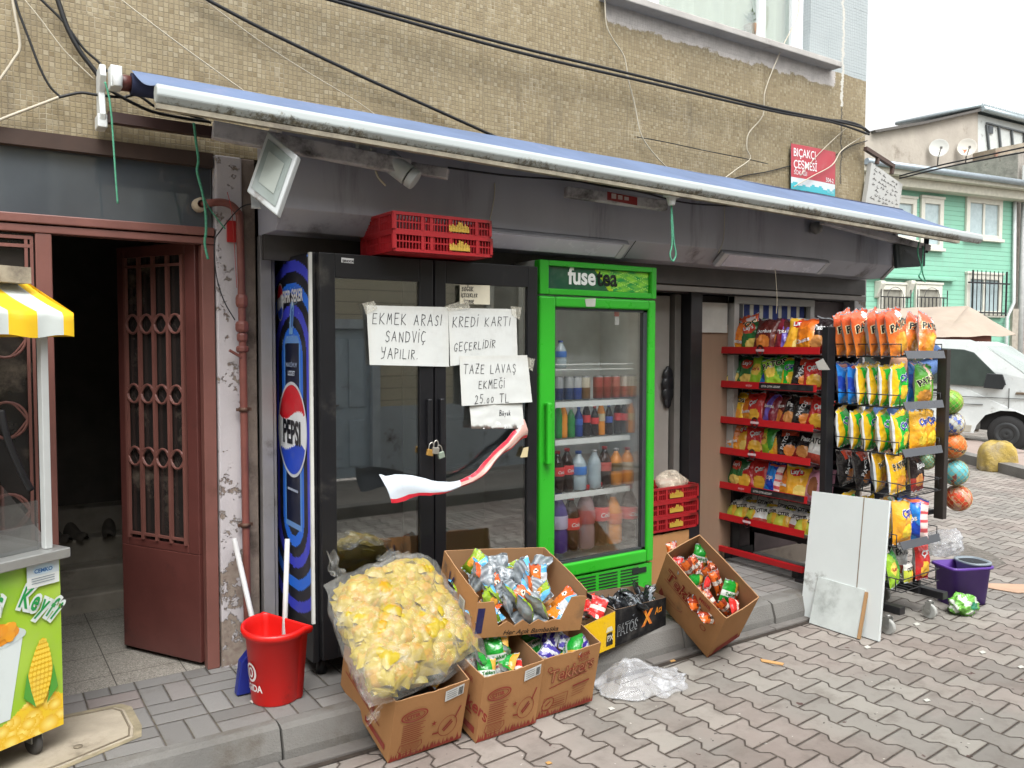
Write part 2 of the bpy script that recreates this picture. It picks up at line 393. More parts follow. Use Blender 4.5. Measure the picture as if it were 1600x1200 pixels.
# ================================================================== CORNER BUILDING
def m_mosaic():
    m, g, b, vec = start('mosaic tile wall'); x, y, z = g.xyz(vec)
    s = g.m('ADD', x, y)
    warp = g.noise(vec, .9, 2)
    P = .0222
    a = g.m('DIVIDE', g.m('MULTIPLY_ADD', warp, .02, s), P); c = g.m('DIVIDE', g.m('MULTIPLY_ADD', warp, .03, z), P)
    jit = g.m('MULTIPLY', g.white(g.comb(g.m('FLOOR', g.m('DIVIDE', a, 14)), g.m('FLOOR', g.m('DIVIDE', c, 14)), 1.0)), .9)   # sheets of tiles slightly off each other
    a = g.m('ADD', a, jit); c = g.m('ADD', c, g.m('MULTIPLY', jit, .6))
    rv = g.white(g.comb(g.m('FLOOR', a), g.m('FLOOR', c), 0.0))
    tile = g.ramp(rv, [(0, hx('#756648')), (.10, hx('#807256')), (.45, hx('#887a5c')), (.8, hx('#8e8163')), (.95, hx('#978c72')), (1, hx('#7c6e53'))])
    ea = g.m('SUBTRACT', .5, g.m('ABSOLUTE', g.m('SUBTRACT', g.m('FRACT', a), .5))); ec = g.m('SUBTRACT', .5, g.m('ABSOLUTE', g.m('SUBTRACT', g.m('FRACT', c), .5)))
    ea = g.m('MULTIPLY_ADD', g.noise(vec, 60, 2), .10, ea)
    j = g.smooth(g.m('MINIMUM', ea, g.m('MULTIPLY_ADD', g.noise(vec, 70, 2), .12, ec)), .10, .17)
    gm = g.smooth(g.noise(g.comb(g.m('MULTIPLY', s, 1.2), 0.0, g.m('MULTIPLY', z, .6)), 3.5, 6, .7), .52, .66)
    grout = g.mix(gm, hx('#7d7158'), hx('#aba189'))
    tile = g.mix(j, grout, tile)
    big = g.noise(vec, 1.3, 6, .65)
    tile = g.mix(g.m('MULTIPLY', g.smooth(big, .45, .7), .35), tile, hx('#6b6350'))
    st = g.noise(g.comb(g.m('MULTIPLY', s, 5), 2.0, g.m('MULTIPLY', z, .5)), 1.6, 6, .7)
    tile = g.mix(g.m('MULTIPLY', g.smooth(st, .56, .72), .5), tile, hx('#5a5347'))
    # cement patch below the window sill and the pale blue painted upper storey
    ed = g.noise(vec, 3.2, 7, .7)
    low = g.m('MULTIPLY_ADD', ed, -.27, 3.815)
    inx = g.m('MULTIPLY', g.m('GREATER_THAN', x, 3.36), g.m('LESS_THAN', g.m('MULTIPLY_ADD', ed, .3, x), 5.82))
    patch = g.m('MULTIPLY', inx, g.smooth(z, low, g.m('ADD', low, .015)))
    tile = g.mix(patch, tile, g.ramp(g.noise(vec, 9, 7, .7), [(.3, hx('#a09b96')), (.6, hx('#bdb8b3')), (.8, hx('#a7a19a'))]))
    up = g.smooth(g.m('MULTIPLY_ADD', ed, .03, z), 3.812, 3.818)
    faint = g.mix(.35, g.mix(j, hx('#8c9596'), hx('#a3abac')), g.ramp(g.noise(vec, 3, 6), [(.3, hx('#98a1a2')), (.7, hx('#afb6b6'))]))
    tile = g.mix(up, tile, faint)
    # old crack near the corner, filled pale above and open below
    cx = g.m('MULTIPLY_ADD', g.noise(g.comb(0.0, 7.0, z), 4, 7, .75), .22, 5.66)
    cd_ = g.m('ABSOLUTE', g.m('SUBTRACT', x, cx))
    crack = g.m('MULTIPLY', g.m('SUBTRACT', 1.0, g.smooth(cd_, .004, .012)), g.m('LESS_THAN', z, 3.8))
    tile = g.mix(g.m('MULTIPLY', crack, g.m('GREATER_THAN', z, 2.95)), tile, hx('#4b453c'))
    fill = g.m('MULTIPLY', g.m('SUBTRACT', 1.0, g.smooth(g.m('MULTIPLY_ADD', g.noise(vec, 14, 5), -.05, g.m('ADD', cd_, .02)), .004, .014)), g.m('GREATER_THAN', z, 3.55))
    tile = g.mix(fill, tile, hx('#bfbdb4'))
    g.put(b.inputs['Base Color'], tile); b.inputs['Roughness'].default_value = .55
    bump(g, b, g.m('ADD', j, g.m('MULTIPLY', rv, .5)), .0015)
    return m
MOS = m_mosaic()
plaster_dark = mat('sooty plaster', '#4b4541', .85, var=.25, vs=4, bmp=.004, dirt=.3)
bld = thing('corner_building', 'corner building clad in small beige mosaic tiles, blue-grey paint on its upper storey', 'building', (0, 4, 0))
WX0, WX1, WZ0 = 3.36, 5.36, 3.84
wl = MB()
wl.box((-6, 4.0, 2.565), (6.08, 4.3, WZ0)).box((-6, 4.0, WZ0+.001), (WX0, 4.3, 7)).box((WX1, 4.0, WZ0+.001), (6.08, 4.3, 7))
wl.box((5.78, 4.301, -.05), (6.08, 12, 7)).box((WX0, 4.0, 5.4), (WX1, 4.3, 7))
wl.build('wall', MOS, bld, world=True)
MB().box((-6, 4.0, -.05), (-1.1, 4.3, 2.56)).build('wall', mat('brown grey wall', '#6d6459', .8, dirt=.3), bld, world=True)  # plain brown grey wall left of the doorway
# upper window
upvc = mat('white plastic frame', '#d5d8da', .35, var=.04)
sill = MB().box((WX0-.05, 3.90, 3.795), (5.62, 4.02, 3.838)).build('window_sill', mat('stone sill', '#a6a39e', .7, var=.12, bmp=.002, dirt=.2), bld, world=True, bevel=.006)
fr = MB()
for x0, x1 in ((WX0, WX0+.06), (3.80, 3.87), (4.86, 4.93), (WX1-.13, WX1)): fr.box((x0, 4.06, 3.845), (x1, 4.13, 5.4))
fr.box((WX0, 4.061, 3.842), (WX1, 4.131, 3.90))
win = fr.build('window', upvc, bld, world=True, bevel=.005)
MB().box((WX0+.03, 4.09, 3.88), (WX1-.06, 4.096, 5.38)).build('pane', glass('window glass', (.90, .95, .93), .05), win, world=True)
cu = MB(); cu.grid(lambda u, v: (WX0+u*(WX1-WX0), 4.19+.03*math.sin(u*90)+.02*math.sin(u*37+2), 3.86+v*1.55), 260, 2)
cu.build('curtain', mat('cream curtain', '#d8d2bd', .8, var=.06, vs=2), win, world=True)
MB().box((WX0-.2, 4.301, 3.6), (WX1+.3, 6.5, 3.8)).box((WX0-.2, 6.5, 3.6), (WX1+.3, 6.6, 5.6)).build('room_lining', mat('room wall', '#a79c8a', .8), bld, world=True)
pl = thing('potted_plant', 'small potted succulent standing behind the upstairs window', 'plant', ony(1174, 63, 4.14))
MB().lathe([(.0, 0), (.045, 0), (.055, .05), (.058, .10), (.05, .11), (.0, .1)], n=16, cols=None).build('pot', mat('striped pot', '#8d6f54', .6, var=.3, vs=30), pl)
lf = MB(); random.seed(5)
for k in range(46):
    a = rnd(0, 6.28); t = rnd(.2, 1.2); L = rnd(.06, .12); d = Vector((math.cos(a)*math.sin(t), math.sin(a)*math.sin(t), math.cos(t))); b0 = Vector((0, 0, .11+rnd(0, .03))); sd = d.cross(Vector((0, 0, 1))).normalized()*.012
    lf.add([b0, b0+d*L*.5+sd, b0+d*L, b0+d*L*.5-sd], [(0, 1, 2, 3)])
lf.build('foliage', mat('plant leaves', '#4d6a35', .5, var=.3, vs=40), pl)

# ---- doorway on the left
brown = mat('red brown paint', '#734a42', .45, var=.12, vs=5, dirt=.15, dc='#5e3b32', bmp=.0006)
brown2 = mat('door shade and roller brown', '#5a322d', .42, var=.14, vs=5, dirt=.2, dc='#3c2320', bmp=.0006)  # red brown darkened to hold the door leaf's shade; also the roller tube's brown
df = thing('entrance_frame', 'reddish brown metal door frame with glazed side panel and dark transom', 'door frame', (.6, 4.0, .14))
f = MB(); f.box((.268, 3.985, .14), (.329, 4.05, 2.145)).box((.935, 3.985, .14), (.992, 4.05, 2.145)); f.box((-1.1, 3.98, 2.146), (.992, 4.05, 2.178)).box((-1.1, 3.97, 2.184), (.992, 4.05, 2.222))
f.box((-1.1, 3.99, .14), (.267, 4.04, .75))
f.build('frame', brown, df, world=True, bevel=.004)
MB().box((-1.1, 3.975, 2.50), (.992, 4.06, 2.564)).build('head_board', mat('dark timber', '#3a2a22', .8, var=.3, vs=4, streak=False), df, world=True)
dark_glass = mat('dark transom glass', '#464b50', .05, var=.2, vs=2, spec=1.0, coat=.8)
MB().box((-1.1, 4.02, 2.223), (.992, 4.028, 2.5)).build('transom_pane', dark_glass, df, world=True)
MB().box((-1.1, 4.025, .75), (.267, 4.032, 2.145)).build('side_pane', mat('dirty side glass', '#2a2624', .15, var=.3, vs=4, spec=.7, dirt=.25, dc='#6a6055'), df, world=True)
def ornament(mb, fn, r):
    """ring of four almond loops, in a plane given by fn(x, y)"""
    for k in range(2): mb.tube([fn(r*math.cos(a), r*math.sin(a)*(1-.15*k)) for a in [2*PI*i/20 for i in range(21)]], .006-.002*k, 6, cap=False) if k == 0 else None
    for s in (-1, 1):
        for q in (-1, 1): mb.tube([fn(q*(r-r*math.sin(PI*i/8)*.0-i*r/8), s*r*(math.sin(PI*i/8*.5))) for i in range(9)], .0045, 6, cap=False)
gr = MB()
for xx in (.255, .235): gr.bar((xx, 4.0, .78), (xx, 4.0, 2.13), .012)
for xx in (.08, -.1, -.28): gr.bar((xx, 4.0, .78), (xx, 4.0, 2.08), .014)
gr.bar((-1, 4.0, 2.09), (.255, 4.0, 2.09), .014); gr.bar((-1, 4.0, 2.125), (.255, 4.0, 2.125), .014)
for zz in (1.70, 1.365, 0.98):
    for xx in (.15, -.02): ornament(gr, lambda a, b_: (xx+a, 4.0, zz+b_), .075)
gr.build('side_grille', brown, df, world=True)
# door leaf, hinged on the right, swung in
hp = Vector((.935, 4.05, .16)); fp = Vector((.668, 4.515, .16)); leaf_w = (fp-hp).length; ang = math.atan2(fp.y-hp.y, fp.x-hp.x)
leaf = thing('entrance_door', 'open red-brown metal door with glazed ornamental grille', 'door', hp, ang)
L_ = leaf_w; d = MB(); T = .02
d.box((0, -T, 0), (L_, T, .52)).box((0, -T, .52), (.07, T, 2.0)).box((L_-.045, -T, .52), (L_, T, 2.0)).box((.07, -T, 1.945), (L_-.045, T, 2.0)).box((.07, -T, .52), (L_-.045, T, .56))
d.build('panel', brown2, leaf, bevel=.004)
MB().box((.07, .002, .56), (L_-.045, .006, 1.945)).build('pane', mat('dirty side glass', '#2a2624'), leaf)
gg = MB(); n4 = 4; x0, x1 = .085, L_-.06; st = (x1-x0)/n4
for i in range(n4+1): gg.bar((x0+i*st, .02, .56), (x0+i*st, .02, 1.945), .016)
for z in (.585, 1.90): gg.bar((x0, .02, z), (x1, .02, z), .012)
for z in (.97, 1.28, 1.62):
    for i in range(n4): ornament(gg, lambda a, b_: (x0+(i+.5)*st+a, .022, z+b_), st*.46)
gg.build('grille', brown, leaf)
# hallway walls and steps
hall = mat('hallway paint', '#514c46', .85, var=.2)
h = MB(); h.box((-1.2, 5.9, -.05), (1.3, 6.0, 2.7)).box((-1.3, 4.3, -.05), (-1.2, 6, 2.7)).box((1.08, 4.06, -.05), (1.12, 6, 2.7)).box((-1.3, 4.06, 2.56), (1.3, 6, 2.7))
h.build('hallway_wall', hall, bld, world=True)
stp = MB()
for i, (ya, z) in enumerate(((5.241, .24), (5.40, .36), (5.56, .5), (5.72, .66))): stp.box((-1.19, ya, .0), (1.075, 5.89, z))
stp.build('steps', mat('stone steps', '#8f887c', .8, var=.2, dirt=.2), bld, world=True, bevel=.01)
def shoe(o, name='shoe'):
    m = MB(); P = [(-.13, .03), (-.09, .042), (0, .035), (.07, .045), (.115, .04), (.135, .015)]
    m.grid(lambda u, v: (-.13+.27*v, (.042-.012*abs(v-.25)-.02*max(0, v-.85)*5)*math.cos(PI*u), max(0, (.075-.05*v+.012*math.sin(v*9))*math.sin(PI*u))), 10, 12)
    return m
sm_ = mat('worn shoe canvas', '#5a544c', .8, var=.2)
for i, (xx, yy, a) in enumerate(((.46, 5.62, -1.2), (.56, 5.63, -1.3), (.74, 5.63, -1.7))):
    s_ = shoe(0).build('shoe', sm_, loc=(xx, yy, .503)); s_.rotation_euler = (0, 0, a)
    tag(s_, ['pale worn shoe on the hallway steps, farthest from the open door', 'pale worn shoe on the hallway steps, beside its matching shoe', 'worn shoe on the hallway steps close behind the open door'][i], 'shoe', 'shoes on the hallway steps')
# ---- peeling pillar with gas pipe
def m_peel(name, base='#b9b3b4', under='#7a6a60'):
    m, g, b, vec = start(name)
    x, y, z = g.xyz(vec)
    n = g.noise(vec, 9, 8, .72); lowdirt = g.m('SUBTRACT', 1.0, g.smooth(z, .2, 1.1))
    th = g.m('MULTIPLY_ADD', lowdirt, -.12, .575)
    c = g.ramp(g.noise(vec, 5, 5), [(.3, tuple(k*.86 for k in hx(base))), (.7, hx(base))])
    peel = g.smooth(n, th, g.m('ADD', th, .03))
    c = g.mix(peel, c, g.ramp(g.noise(vec, 30, 4), [(.35, hx(under)), (.65, hx('#8e8377'))]))
    g.put(b.inputs['Base Color'], c); b.inputs['Roughness'].default_value = .8
    bump(g, b, g.m('SUBTRACT', g.m('MULTIPLY', g.noise(vec, 70, 4), .3), peel), .006)
    return m
PEEL = m_peel('peeling white paint')
MB().box((1.122, 3.985, .0), (1.185, 4.3, 2.56)).build('pillar', mat('grimy brown plaster', '#776a60', .85, var=.25, vs=8, bmp=.006, bs=50, dirt=.4, dc='#4a3f38', ds=5), bld, world=True, bevel=.006)
MB().box((.998, 3.97, .0), (1.1205, 4.3, 2.56)).build('pillar', PEEL, bld, world=True, bevel=.008)
MB().box((5.93, 3.96, -.05), (6.085, 4.3, 2.3)).build('pillar', m_peel('peeling grey white paint', '#c2c0bf', '#8a8078'), bld, world=True, bevel=.006)
pipe = thing('gas_pipe', 'reddish brown gas pipe with valves fixed on the peeling white pillar', 'pipe', (1.1, 3.93, .55))
rust = mat('red brown pipe paint', '#74433a', .5, var=.2, vs=12, dirt=.2, dc='#4a2a22', bmp=.001)
MB().tube(bez([(.93, 3.98, 2.32), (.95, 3.93, 2.325), (1.03, 3.93, 2.335), (1.085, 3.93, 2.30), (1.097, 3.93, 2.2), (1.103, 3.93, 1.5), (1.108, 3.93, .3)], 6), .0175, 12).build('tube', rust, pipe, world=True)
for zc, r_, h_ in ((1.885, .029, .06), (1.765, .032, .05), (1.715, .026, .04), (1.66, .03, .03)): MB().lathe([(.0, -h_/2), (r_*.8, -h_/2), (r_, -h_/4), (r_, h_/4), (r_*.8, h_/2), (.0, h_/2)], (1.101, 3.93, zc), 8, sm=False).build('pipe_fitting', rust, pipe, world=True, bevel=.002)
MB().bar((1.095, 3.92, 1.62), (1.035, 3.91, 1.655), .012).build('valve_lever', rust, pipe, world=True, bevel=.002)
for z in (1.375, .825): MB().lathe([(.019, -.01), (.024, -.01), (.024, .01), (.019, .01)], (1.104, 3.93, z), 14).bar((1.07, 3.935, z), (1.14, 3.935, z), .012, .014).build('clamp', mat('rusty clamp', '#5a4236', .6, .5, var=.3), pipe, world=True)
tag(MB().lathe([(.018, -.06), (.03, -.055), (.032, 0), (.026, .01)], axis='y', n=14).build('wall_collar', mat('cream sealant', '#a79a84', .8), pipe), None)
bpy.data.objects['wall_collar'].location = Vector((.925, 3.985, 2.32))-Vector((1.1, 3.93, .55))
MB().box((1.195, 3.95, .14), (1.25, 4.0, 2.2)).box((1.255, 3.965, .14), (1.27, 4.0, 2.2)).build('shutter_guide', mat('grey shutter rail', '#8b8887', .5, .3, var=.1, dirt=.15), bld, world=True, bevel=.003)
rt = MB().box((1.045, 3.955, 2.16), (1.085, 3.966, 2.26)).build('red_tag', mat('red plastic', '#a81f1e', .4), bld, world=True)

# ---- shop front, fascia, awning
fas = mat('grey metal fascia', '#a3a3ac', .5, .15, var=.10, vs=2.5, streak=True, dirt=.25, dc='#48423d', ds=2.2)
fx0, fx1 = 1.19, 5.86
MB().prism([(3.6, 2.64), (3.6, 2.285), (3.70, 2.197), (3.96, 2.197), (3.96, 2.66), (3.62, 2.66)], 'x', fx0, fx1).build('fascia', fas, bld, world=True, bevel=.004)
MB().prism([(3.585, 2.64), (3.585, 2.29), (3.70, 2.185), (3.70, 2.64)], 'x', fx1+.001, fx1+.035).build('fascia_end', mat('white end strip', '#b0adab', .6, var=.15, dirt=.3), bld, world=True)
MB().prism([(3.597, 2.286), (3.6975, 2.199), (3.699, 2.2), (3.599, 2.287)], 'x', 3.262, 3.268).build('fascia_seam', mat('seam black', '#1c1a19', .8), bld, world=True)
MB().box((fx0, 3.87, 2.08), (5.93, 3.90, 2.197)).build('lintel', mat('shutter slats', '#4d4a48', .5, .4, var=.15, streak=False), bld, world=True)
sh = MB()
for i in range(6): sh.prism([(3.905, 2.07+i*.021), (3.895, 2.08+i*.021), (3.905, 2.09+i*.021), (3.915, 2.08+i*.021)], 'x', fx0+.26, 5.93)
sh.box((fx0+.26, 3.86, 2.035), (5.93, 3.90, 2.068)).build('rolled_shutter', mat('shutter metal', '#7d7873', .45, .5, var=.12), bld, world=True)
dk = mat('dark shop lining', '#2c2826', .8, var=.2)
black = mat('black painted metal', '#1d1d20', .4, var=.2, vs=8)
MB().box((1.27, 4.14, .137), (3.62, 4.2, 2.4)).build('shop_window', mat('dark shop window', '#262526', .15, var=.2), bld, world=True)
wb = MB(); wb.box((1.2, 7.0, .1), (6, 7.1, 2.6)).box((1.2, 4.3, .1), (1.25, 7, 2.6)).box((5.74, 4.31, .1), (5.77, 7, 2.6)); wb.build('shop_wall', mat('shop room paint', '#77726b', .8), bld, world=True)
MB().box((1.2, 3.97, 2.4), (6.0, 7.0, 2.5)).build('shop_ceiling', mat('shop ceiling', '#5c5853', .8), bld, world=True)
fr = MB(); fr.box((4.125, 3.985, .137), (4.235, 4.1, 2.05)).box((3.56, 4.0, 2.035), (5.93, 4.06, 2.08)); fr.box((4.62, 4.03, .137), (4.70, 4.1, 2.034)).box((5.40, 4.03, .137), (5.46, 4.1, 2.034))
fr.build('shop_door_frame', black, bld, world=True, bevel=.004)
MB().box((4.06, 4.07, .14), (4.115, 4.12, 2.03)).build('door_jamb', mat('grey jamb', '#77736e', .5, .2), bld, world=True)
sd = thing('shop_door', 'pale grey open shop door with ornate black handle plate', 'door', (4.04, 4.12, .14), R(176))
MB().box((0, -.02, 0), (.82, .02, 1.88)).build('panel', mat('grey door paint', '#8a857f', .5, var=.08), sd, bevel=.004)
hpv = ony(1043, 604, 4.09); hp_ = MB(); hp_.grid(lambda u, v: (.006*math.sin(u*PI*2), 0, 0), 1, 1)
hpm = MB(); random.seed(9)
for k in range(26):
    t = k/25; wv = .05*(math.sin(t*PI)**.5)*(1+.25*math.sin(t*25)); hpm.lathe([(.0, -.008), (wv*.9+.004, -.006), (wv*.8+.004, .006), (0, .012)], (0, 0, (t-.5)*.27), 10, axis='y')
hpm.xf(Matrix.Translation(ony(1043, 604, 4.085))).build('handle_plate', black, sd, world=True)
wood = mat('brown laminate', '#8a715e', .5, var=.12, vs=5, streak=True)
MB().box((4.24, 4.05, .14), (4.62, 4.075, 1.83)).build('wood_panel', wood, bld, world=True)
MB().box((4.24, 4.08, 1.83), (4.62, 4.09, 2.03)).build('wood_panel', dk, bld, world=True)
a = ony(1097, 472, 4.02); b_ = ony(1138, 520, 4.02)
MB().box((a.x, 4.03, b_.z), (b_.x, 4.037, a.z)).build('paper_square', mat('white card', '#b9b7b1', .7), bld, world=True)
wf = MB(); q0 = ony(1143, 460, 4.02).x; q1 = ony(1268, 465, 4.02).x
for x0 in (q0, q1-.05): wf.box((x0, 3.99, 1.0), (x0+.05, 4.05, 2.03))
wf.box((q0, 3.988, 1.98), (q1, 4.052, 2.032)); wf.box((q0, 3.989, .95), (q1, 4.051, 1.0))
wf.build('shop_window_frame', mat('off white frame', '#aaa8a4', .5, var=.06, dirt=.15), bld, world=True, bevel=.003)
cs = MB(); nb = 15
for i in range(nb):
    xa = q0+.055+(q1-q0-.11)*i/nb; xb = q0+.055+(q1-q0-.11)*(i+1)/nb
    cs.grid(lambda u, v: (xa+(xb-xa)*u, 4.04+.008*math.sin((xa+(xb-xa)*u)*60), 1.0+.98*v), 3, 2, c=hx('#2b3a78') if i % 2 == 0 else hx('#c3c0b2'))
cs.build('striped_curtain', printmat('striped cloth', .8), bld, world=True)
MB().box((4.7, 4.06, .14), (5.4, 4.09, .95)).box((5.46, 4.06, .14), (5.93, 4.09, 2.03)).build('shop_front_panel', mat('grey brown panel', '#55494a', .6, var=.2), bld, world=True)

# awning
aw = thing('awning', 'blue retracted awning with grimy white front bar over the shop', 'awning', (.6, 3.9, 2.7))
rl, rr = Vector((.574, 3.85, 2.784)), Vector((6.34, 3.85, 2.735)); ba, bb = Vector((.60, 3.2, 2.578)), Vector((6.317, 3.2, 2.478))
clothm = mat('faded blue canvas', '#5a6a86', .9, var=.14, vs=3, dirt=.18, dc='#6c7590', ds=4)
MB().tube([rl, rl+Vector((.05, 0, 0))], .034, 20).build('roller_tube', brown2, aw, world=True)
MB().tube([rl+Vector((.052, 0, 0)), rr+Vector((0, 0, .012))], .046, 20).build('roll', mat('navy canvas', '#1c2340', .85), aw, world=True)
def cl(u, v):
    p = rl.lerp(rr, u)+Vector((.055*(1-u), 0, .058)); q = ba.lerp(bb, u)+Vector((0, 0, .028)); k = p.lerp(q, v)
    return k+Vector((0, 0, -.02*math.sin(PI*v)*(1+.4*math.sin(u*19))+.0012*math.sin(u*40+v*7)))
MB().grid(cl, 140, 10).build('canopy', clothm, aw, world=True)
def m_bar():
    m, g, b, vec = start('grimy white bar'); x, y, z = g.xyz(vec)
    zl = g.m('SUBTRACT', z, g.m('MULTIPLY_ADD', x, -.01749, -.12))     # height on the bar
    grime = g.smooth(g.m('ADD', g.m('MULTIPLY_ADD', g.noise(vec, 3, 3), .5, g.m('MULTIPLY', g.noise(vec, 42, 8, .8), .75)), g.m('MULTIPLY', zl, -5)), .69, .84)
    g.put(b.inputs['Base Color'], g.mix(grime, hx('#a3aaa9'), g.ramp(g.noise(vec, 60, 4), [(.35, hx('#3e3a30')), (.7, hx('#84806f'))]))); b.inputs['Roughness'].default_value = .4
    return m
br = MB(); prof = [(-.012, -.036), (.012, -.036), (.03, -.02), (.034, .01), (.02, .032), (-.01, .034), (-.03, .02), (-.034, -.01)]
vs = [ba+Vector((0, p[0], p[1])) for p in prof]+[bb+Vector((0, p[0], p[1])) for p in prof]
br.add(vs, [tuple(range(7, -1, -1)), tuple(range(8, 16))]+[(i, (i+1) % 8, 8+(i+1) % 8, 8+i) for i in range(8)], sm=False)
br.build('front_bar', m_bar(), aw, world=True, bevel=.008, seg=3)
MB().bar(ba+Vector((.0, 0, -.045)), bb+Vector((-.3, 0, -.045)), .03, .018).build('bar_rail', mat('dirty cream rail', '#8e8776', .6, var=.3, vs=20, dirt=.4), aw, world=True)
MB().bar((-.5+1.04, 3.88, 2.637), (6.2, 3.88, 2.62), .045, .045).build('torsion_bar', mat('brown square tube', '#3e2a26', .5, var=.2), aw, world=True)
wp = mat('white powder coat', '#c9cdcc', .45, var=.06, dirt=.12)
MB().box((.50, 3.88, 2.595), (.538, 3.97, 2.65)).prism([(3.87, 2.648), (3.89, 2.60), (3.97, 2.60), (3.97, 2.84), (3.86, 2.85), (3.84, 2.80), (3.89, 2.74)], 'x', .508, .532).build('bracket', wp, aw, world=True, bevel=.004)
gb_ = MB().box((.54, 3.79, 2.745), (.585, 3.87, 2.835)).lathe([(0, -.02), (.018, -.02), (.022, .03), (.0, .03)], (.562, 3.77, 2.76), 12)
gb_.build('crank_gear', wp, aw, world=True, bevel=.004)
arm = mat('chipped white arm', '#b5b1b4', .55, var=.12, dirt=.55, dc='#2f2b2a', ds=6)
for p0, p1, hgt in (((332, 203), (640, 262), .07), ((640, 262), (700, 272), .05), ((884, 300), (1040, 322), .055), ((1285, 345), (1450, 388), .045)):
    A = ony(*p0, 3.5); B = ony(*p1, 3.38)
    MB().bar(A, B, .05, hgt).build('arm', arm, aw, world=True, bevel=.005)
A = ony(943, 307, 3.44); B = ony(990, 316, 3.42); rl_ = MB()
rl_.quad(A+Vector((0, -.03, -.022)), B+Vector((0, -.03, -.022)), B+Vector((0, -.03, .022)), A+Vector((0, -.03, .022)), c=hx('#8e2b2c'))
for k in range(4): rl_.box((A.x+.02+k*.045, 3.395, A.z-.014), (A.x+.05+k*.045, 3.398, A.z+.012-.004*k), c=hx('#b9a8a5'))
rl_.build('arm_label', printmat('printed sticker', .4), aw, world=True)
# ================================================================== PRINTED BAGS, BOTTLES, CRATES
FOIL = printmat('printed foil', .24, .009, 22, spec=.7)
BOARD = printmat('printed cardboard', .85, .0015, 60, dirt=.12, spec=.2)
PAPER = printmat('handwritten paper', .9, .0012, 18, dirt=.08, spec=.1)
PLASTIC = printmat('printed plastic', .35, .0, dirt=.05)
def C(h): return hx(h)
def bag_mb(w, h, t, front, back, seed=1, texts=(), nu=22, nv=28):
    rs = random.Random(seed); ox = rs.uniform(0, 90)
    def prof(u, v):
        vv = min(1, max(0, (v-.06)/.88)); e = (1-abs(2*u-1)**3.2)
        th = t/2*max(0, e)**.75*max(0, math.sin(PI*vv))**.55
        n = mnoise.noise(Vector((u*3.2+ox, v*3.0, .3)))*.26-abs(mnoise.noise(Vector((u*5+ox, v*2.6, 2.3))))*.45-abs(mnoise.noise(Vector((u*4-v*5+ox, u*2+v*6, 5.3))))*.30+.22
        return th*(1+n)
    def P(u, v, s):
        pin = 1-.08*math.sin(PI*v)+.05*mnoise.noise(Vector((v*5+ox, u*2, 1)))
        x = (u-.5)*w*pin; z = v*h+(.03*h*math.sin(u*4+ox)+.02*h*math.sin(u*11+ox))*max(0, v-.55)*2.2
        y = prof(u, v)*s
        if v < .06 or v > .94: y = .0016*math.sin(u*w*900)+.006*math.sin(u*4+ox)*(1 if v > .9 else .3)
        else: y += .05*math.sin(u*3+ox)*max(0, v-.7)
        return Vector((x, y, z))
    m = MB()
    m.grid(lambda u, v: P(u, v, -1), nu, nv, cf=front)
    m.grid(lambda u, v: P(u, v, 1), nu, nv, cf=back if callable(back) else (lambda u, v: back), flip=True)
    for (s, size, u0, v0, c, kw) in texts:
        kw = dict(kw); o = kw.pop('o', None)
        fn = lambda X, Y, d=.003: P(min(.99, max(.01, u0+X/w)), min(.93, max(.07, v0+Y/h)), -1)+Vector((0, -d, 0))
        if o: m.text(s, lambda X, Y: fn(X, Y, .0022), size, c=o, center=True, **{**kw, 'bold': kw.get('bold', 0)+.055})
        m.text(s, lambda X, Y: fn(X, Y, .004), size, c=c, center=True, **kw)
    return m
def blend(a, b, t): t = min(1, max(0, t)); return tuple(x+(y-x)*t for x, y in zip(a, b))
def ell(u, v, cu, cv, ru, rv): return ((u-cu)/ru)**2+((v-cv)/rv)**2 < 1
K, Wt = (.012, .012, .012), (.75, .75, .75)
SILV = C('#a4a9ae')
def f_patos_o(u, v):
    if ell(u, v, .72, .86, .2, .06): return C('#e7d9dc')
    if ell(u, v, .55, .30, .40, .22): return blend(C('#f0b63c'), C('#e88b2a'), abs(u-.55)*3)
    return blend(C('#e5842f'), C('#d6552c'), v*1.3-.1)
def f_patos_y(u, v):
    if u < .06: return C('#d9dde0')
    if ell(u, v, .55, .26, .33, .17): return C('#e89a35')
    return blend(C('#f3c51f'), C('#f0b322'), v)
def f_cips_g(u, v):
    if ell(u, v, .62, .33, .25, .17): return C('#f0c83a')
    if u < .035: return C('#dfe3e2')
    g = .17+.07*math.sin(v*3.3)
    if u < g: return C('#f4c41d')
    if v > .9 or u > .93: return C('#f4c41d')
    return C('#27c43c')
def f_cips_o(u, v):
    if ell(u, v, .60, .30, .3, .16): return C('#f4d23a')
    return blend(C('#f0a21e'), C('#f4b93a'), v)
def f_blue(u, v):
    if v > .93: return C('#1a3a9e')
    if u > .74: return C('#e8d2cd') if int(v*14) % 3 else C('#d0555a')
    if ell(u, v, .45, .93, .3, .08): return C('#e8714a')
    return C('#1f86e0') if math.sin(u*4+v*9) > -.1 else C('#1a46b8')
def f_patos_g(u, v):
    if ell(u, v, .4, .2, .35, .18): return C('#c98a35')
    if .55 < u < .66: return C('#e3b9a8')
    return blend(C('#7fae2b'), C('#2f8c33'), v)
def f_black_o(u, v):
    if ell(u, v, .6, .28, .27, .17): return C('#e48a3a')
    if v > .72 and u > .3: return C('#c1442c')
    return C('#1b1718')
def f_red(u, v):
    if ell(u, v, .5, .28, .33, .2): return C('#e9b33c')
    return blend(C('#b31e24'), C('#d5342e'), v)
def f_lays_y(u, v):
    if ell(u, v, .45, .78, .30, .11): return C('#c4202b')
    if ell(u, v, .62, .22, .3, .18): return C('#f2d572')
    return blend(C('#e29a25'), C('#efbc36'), v)
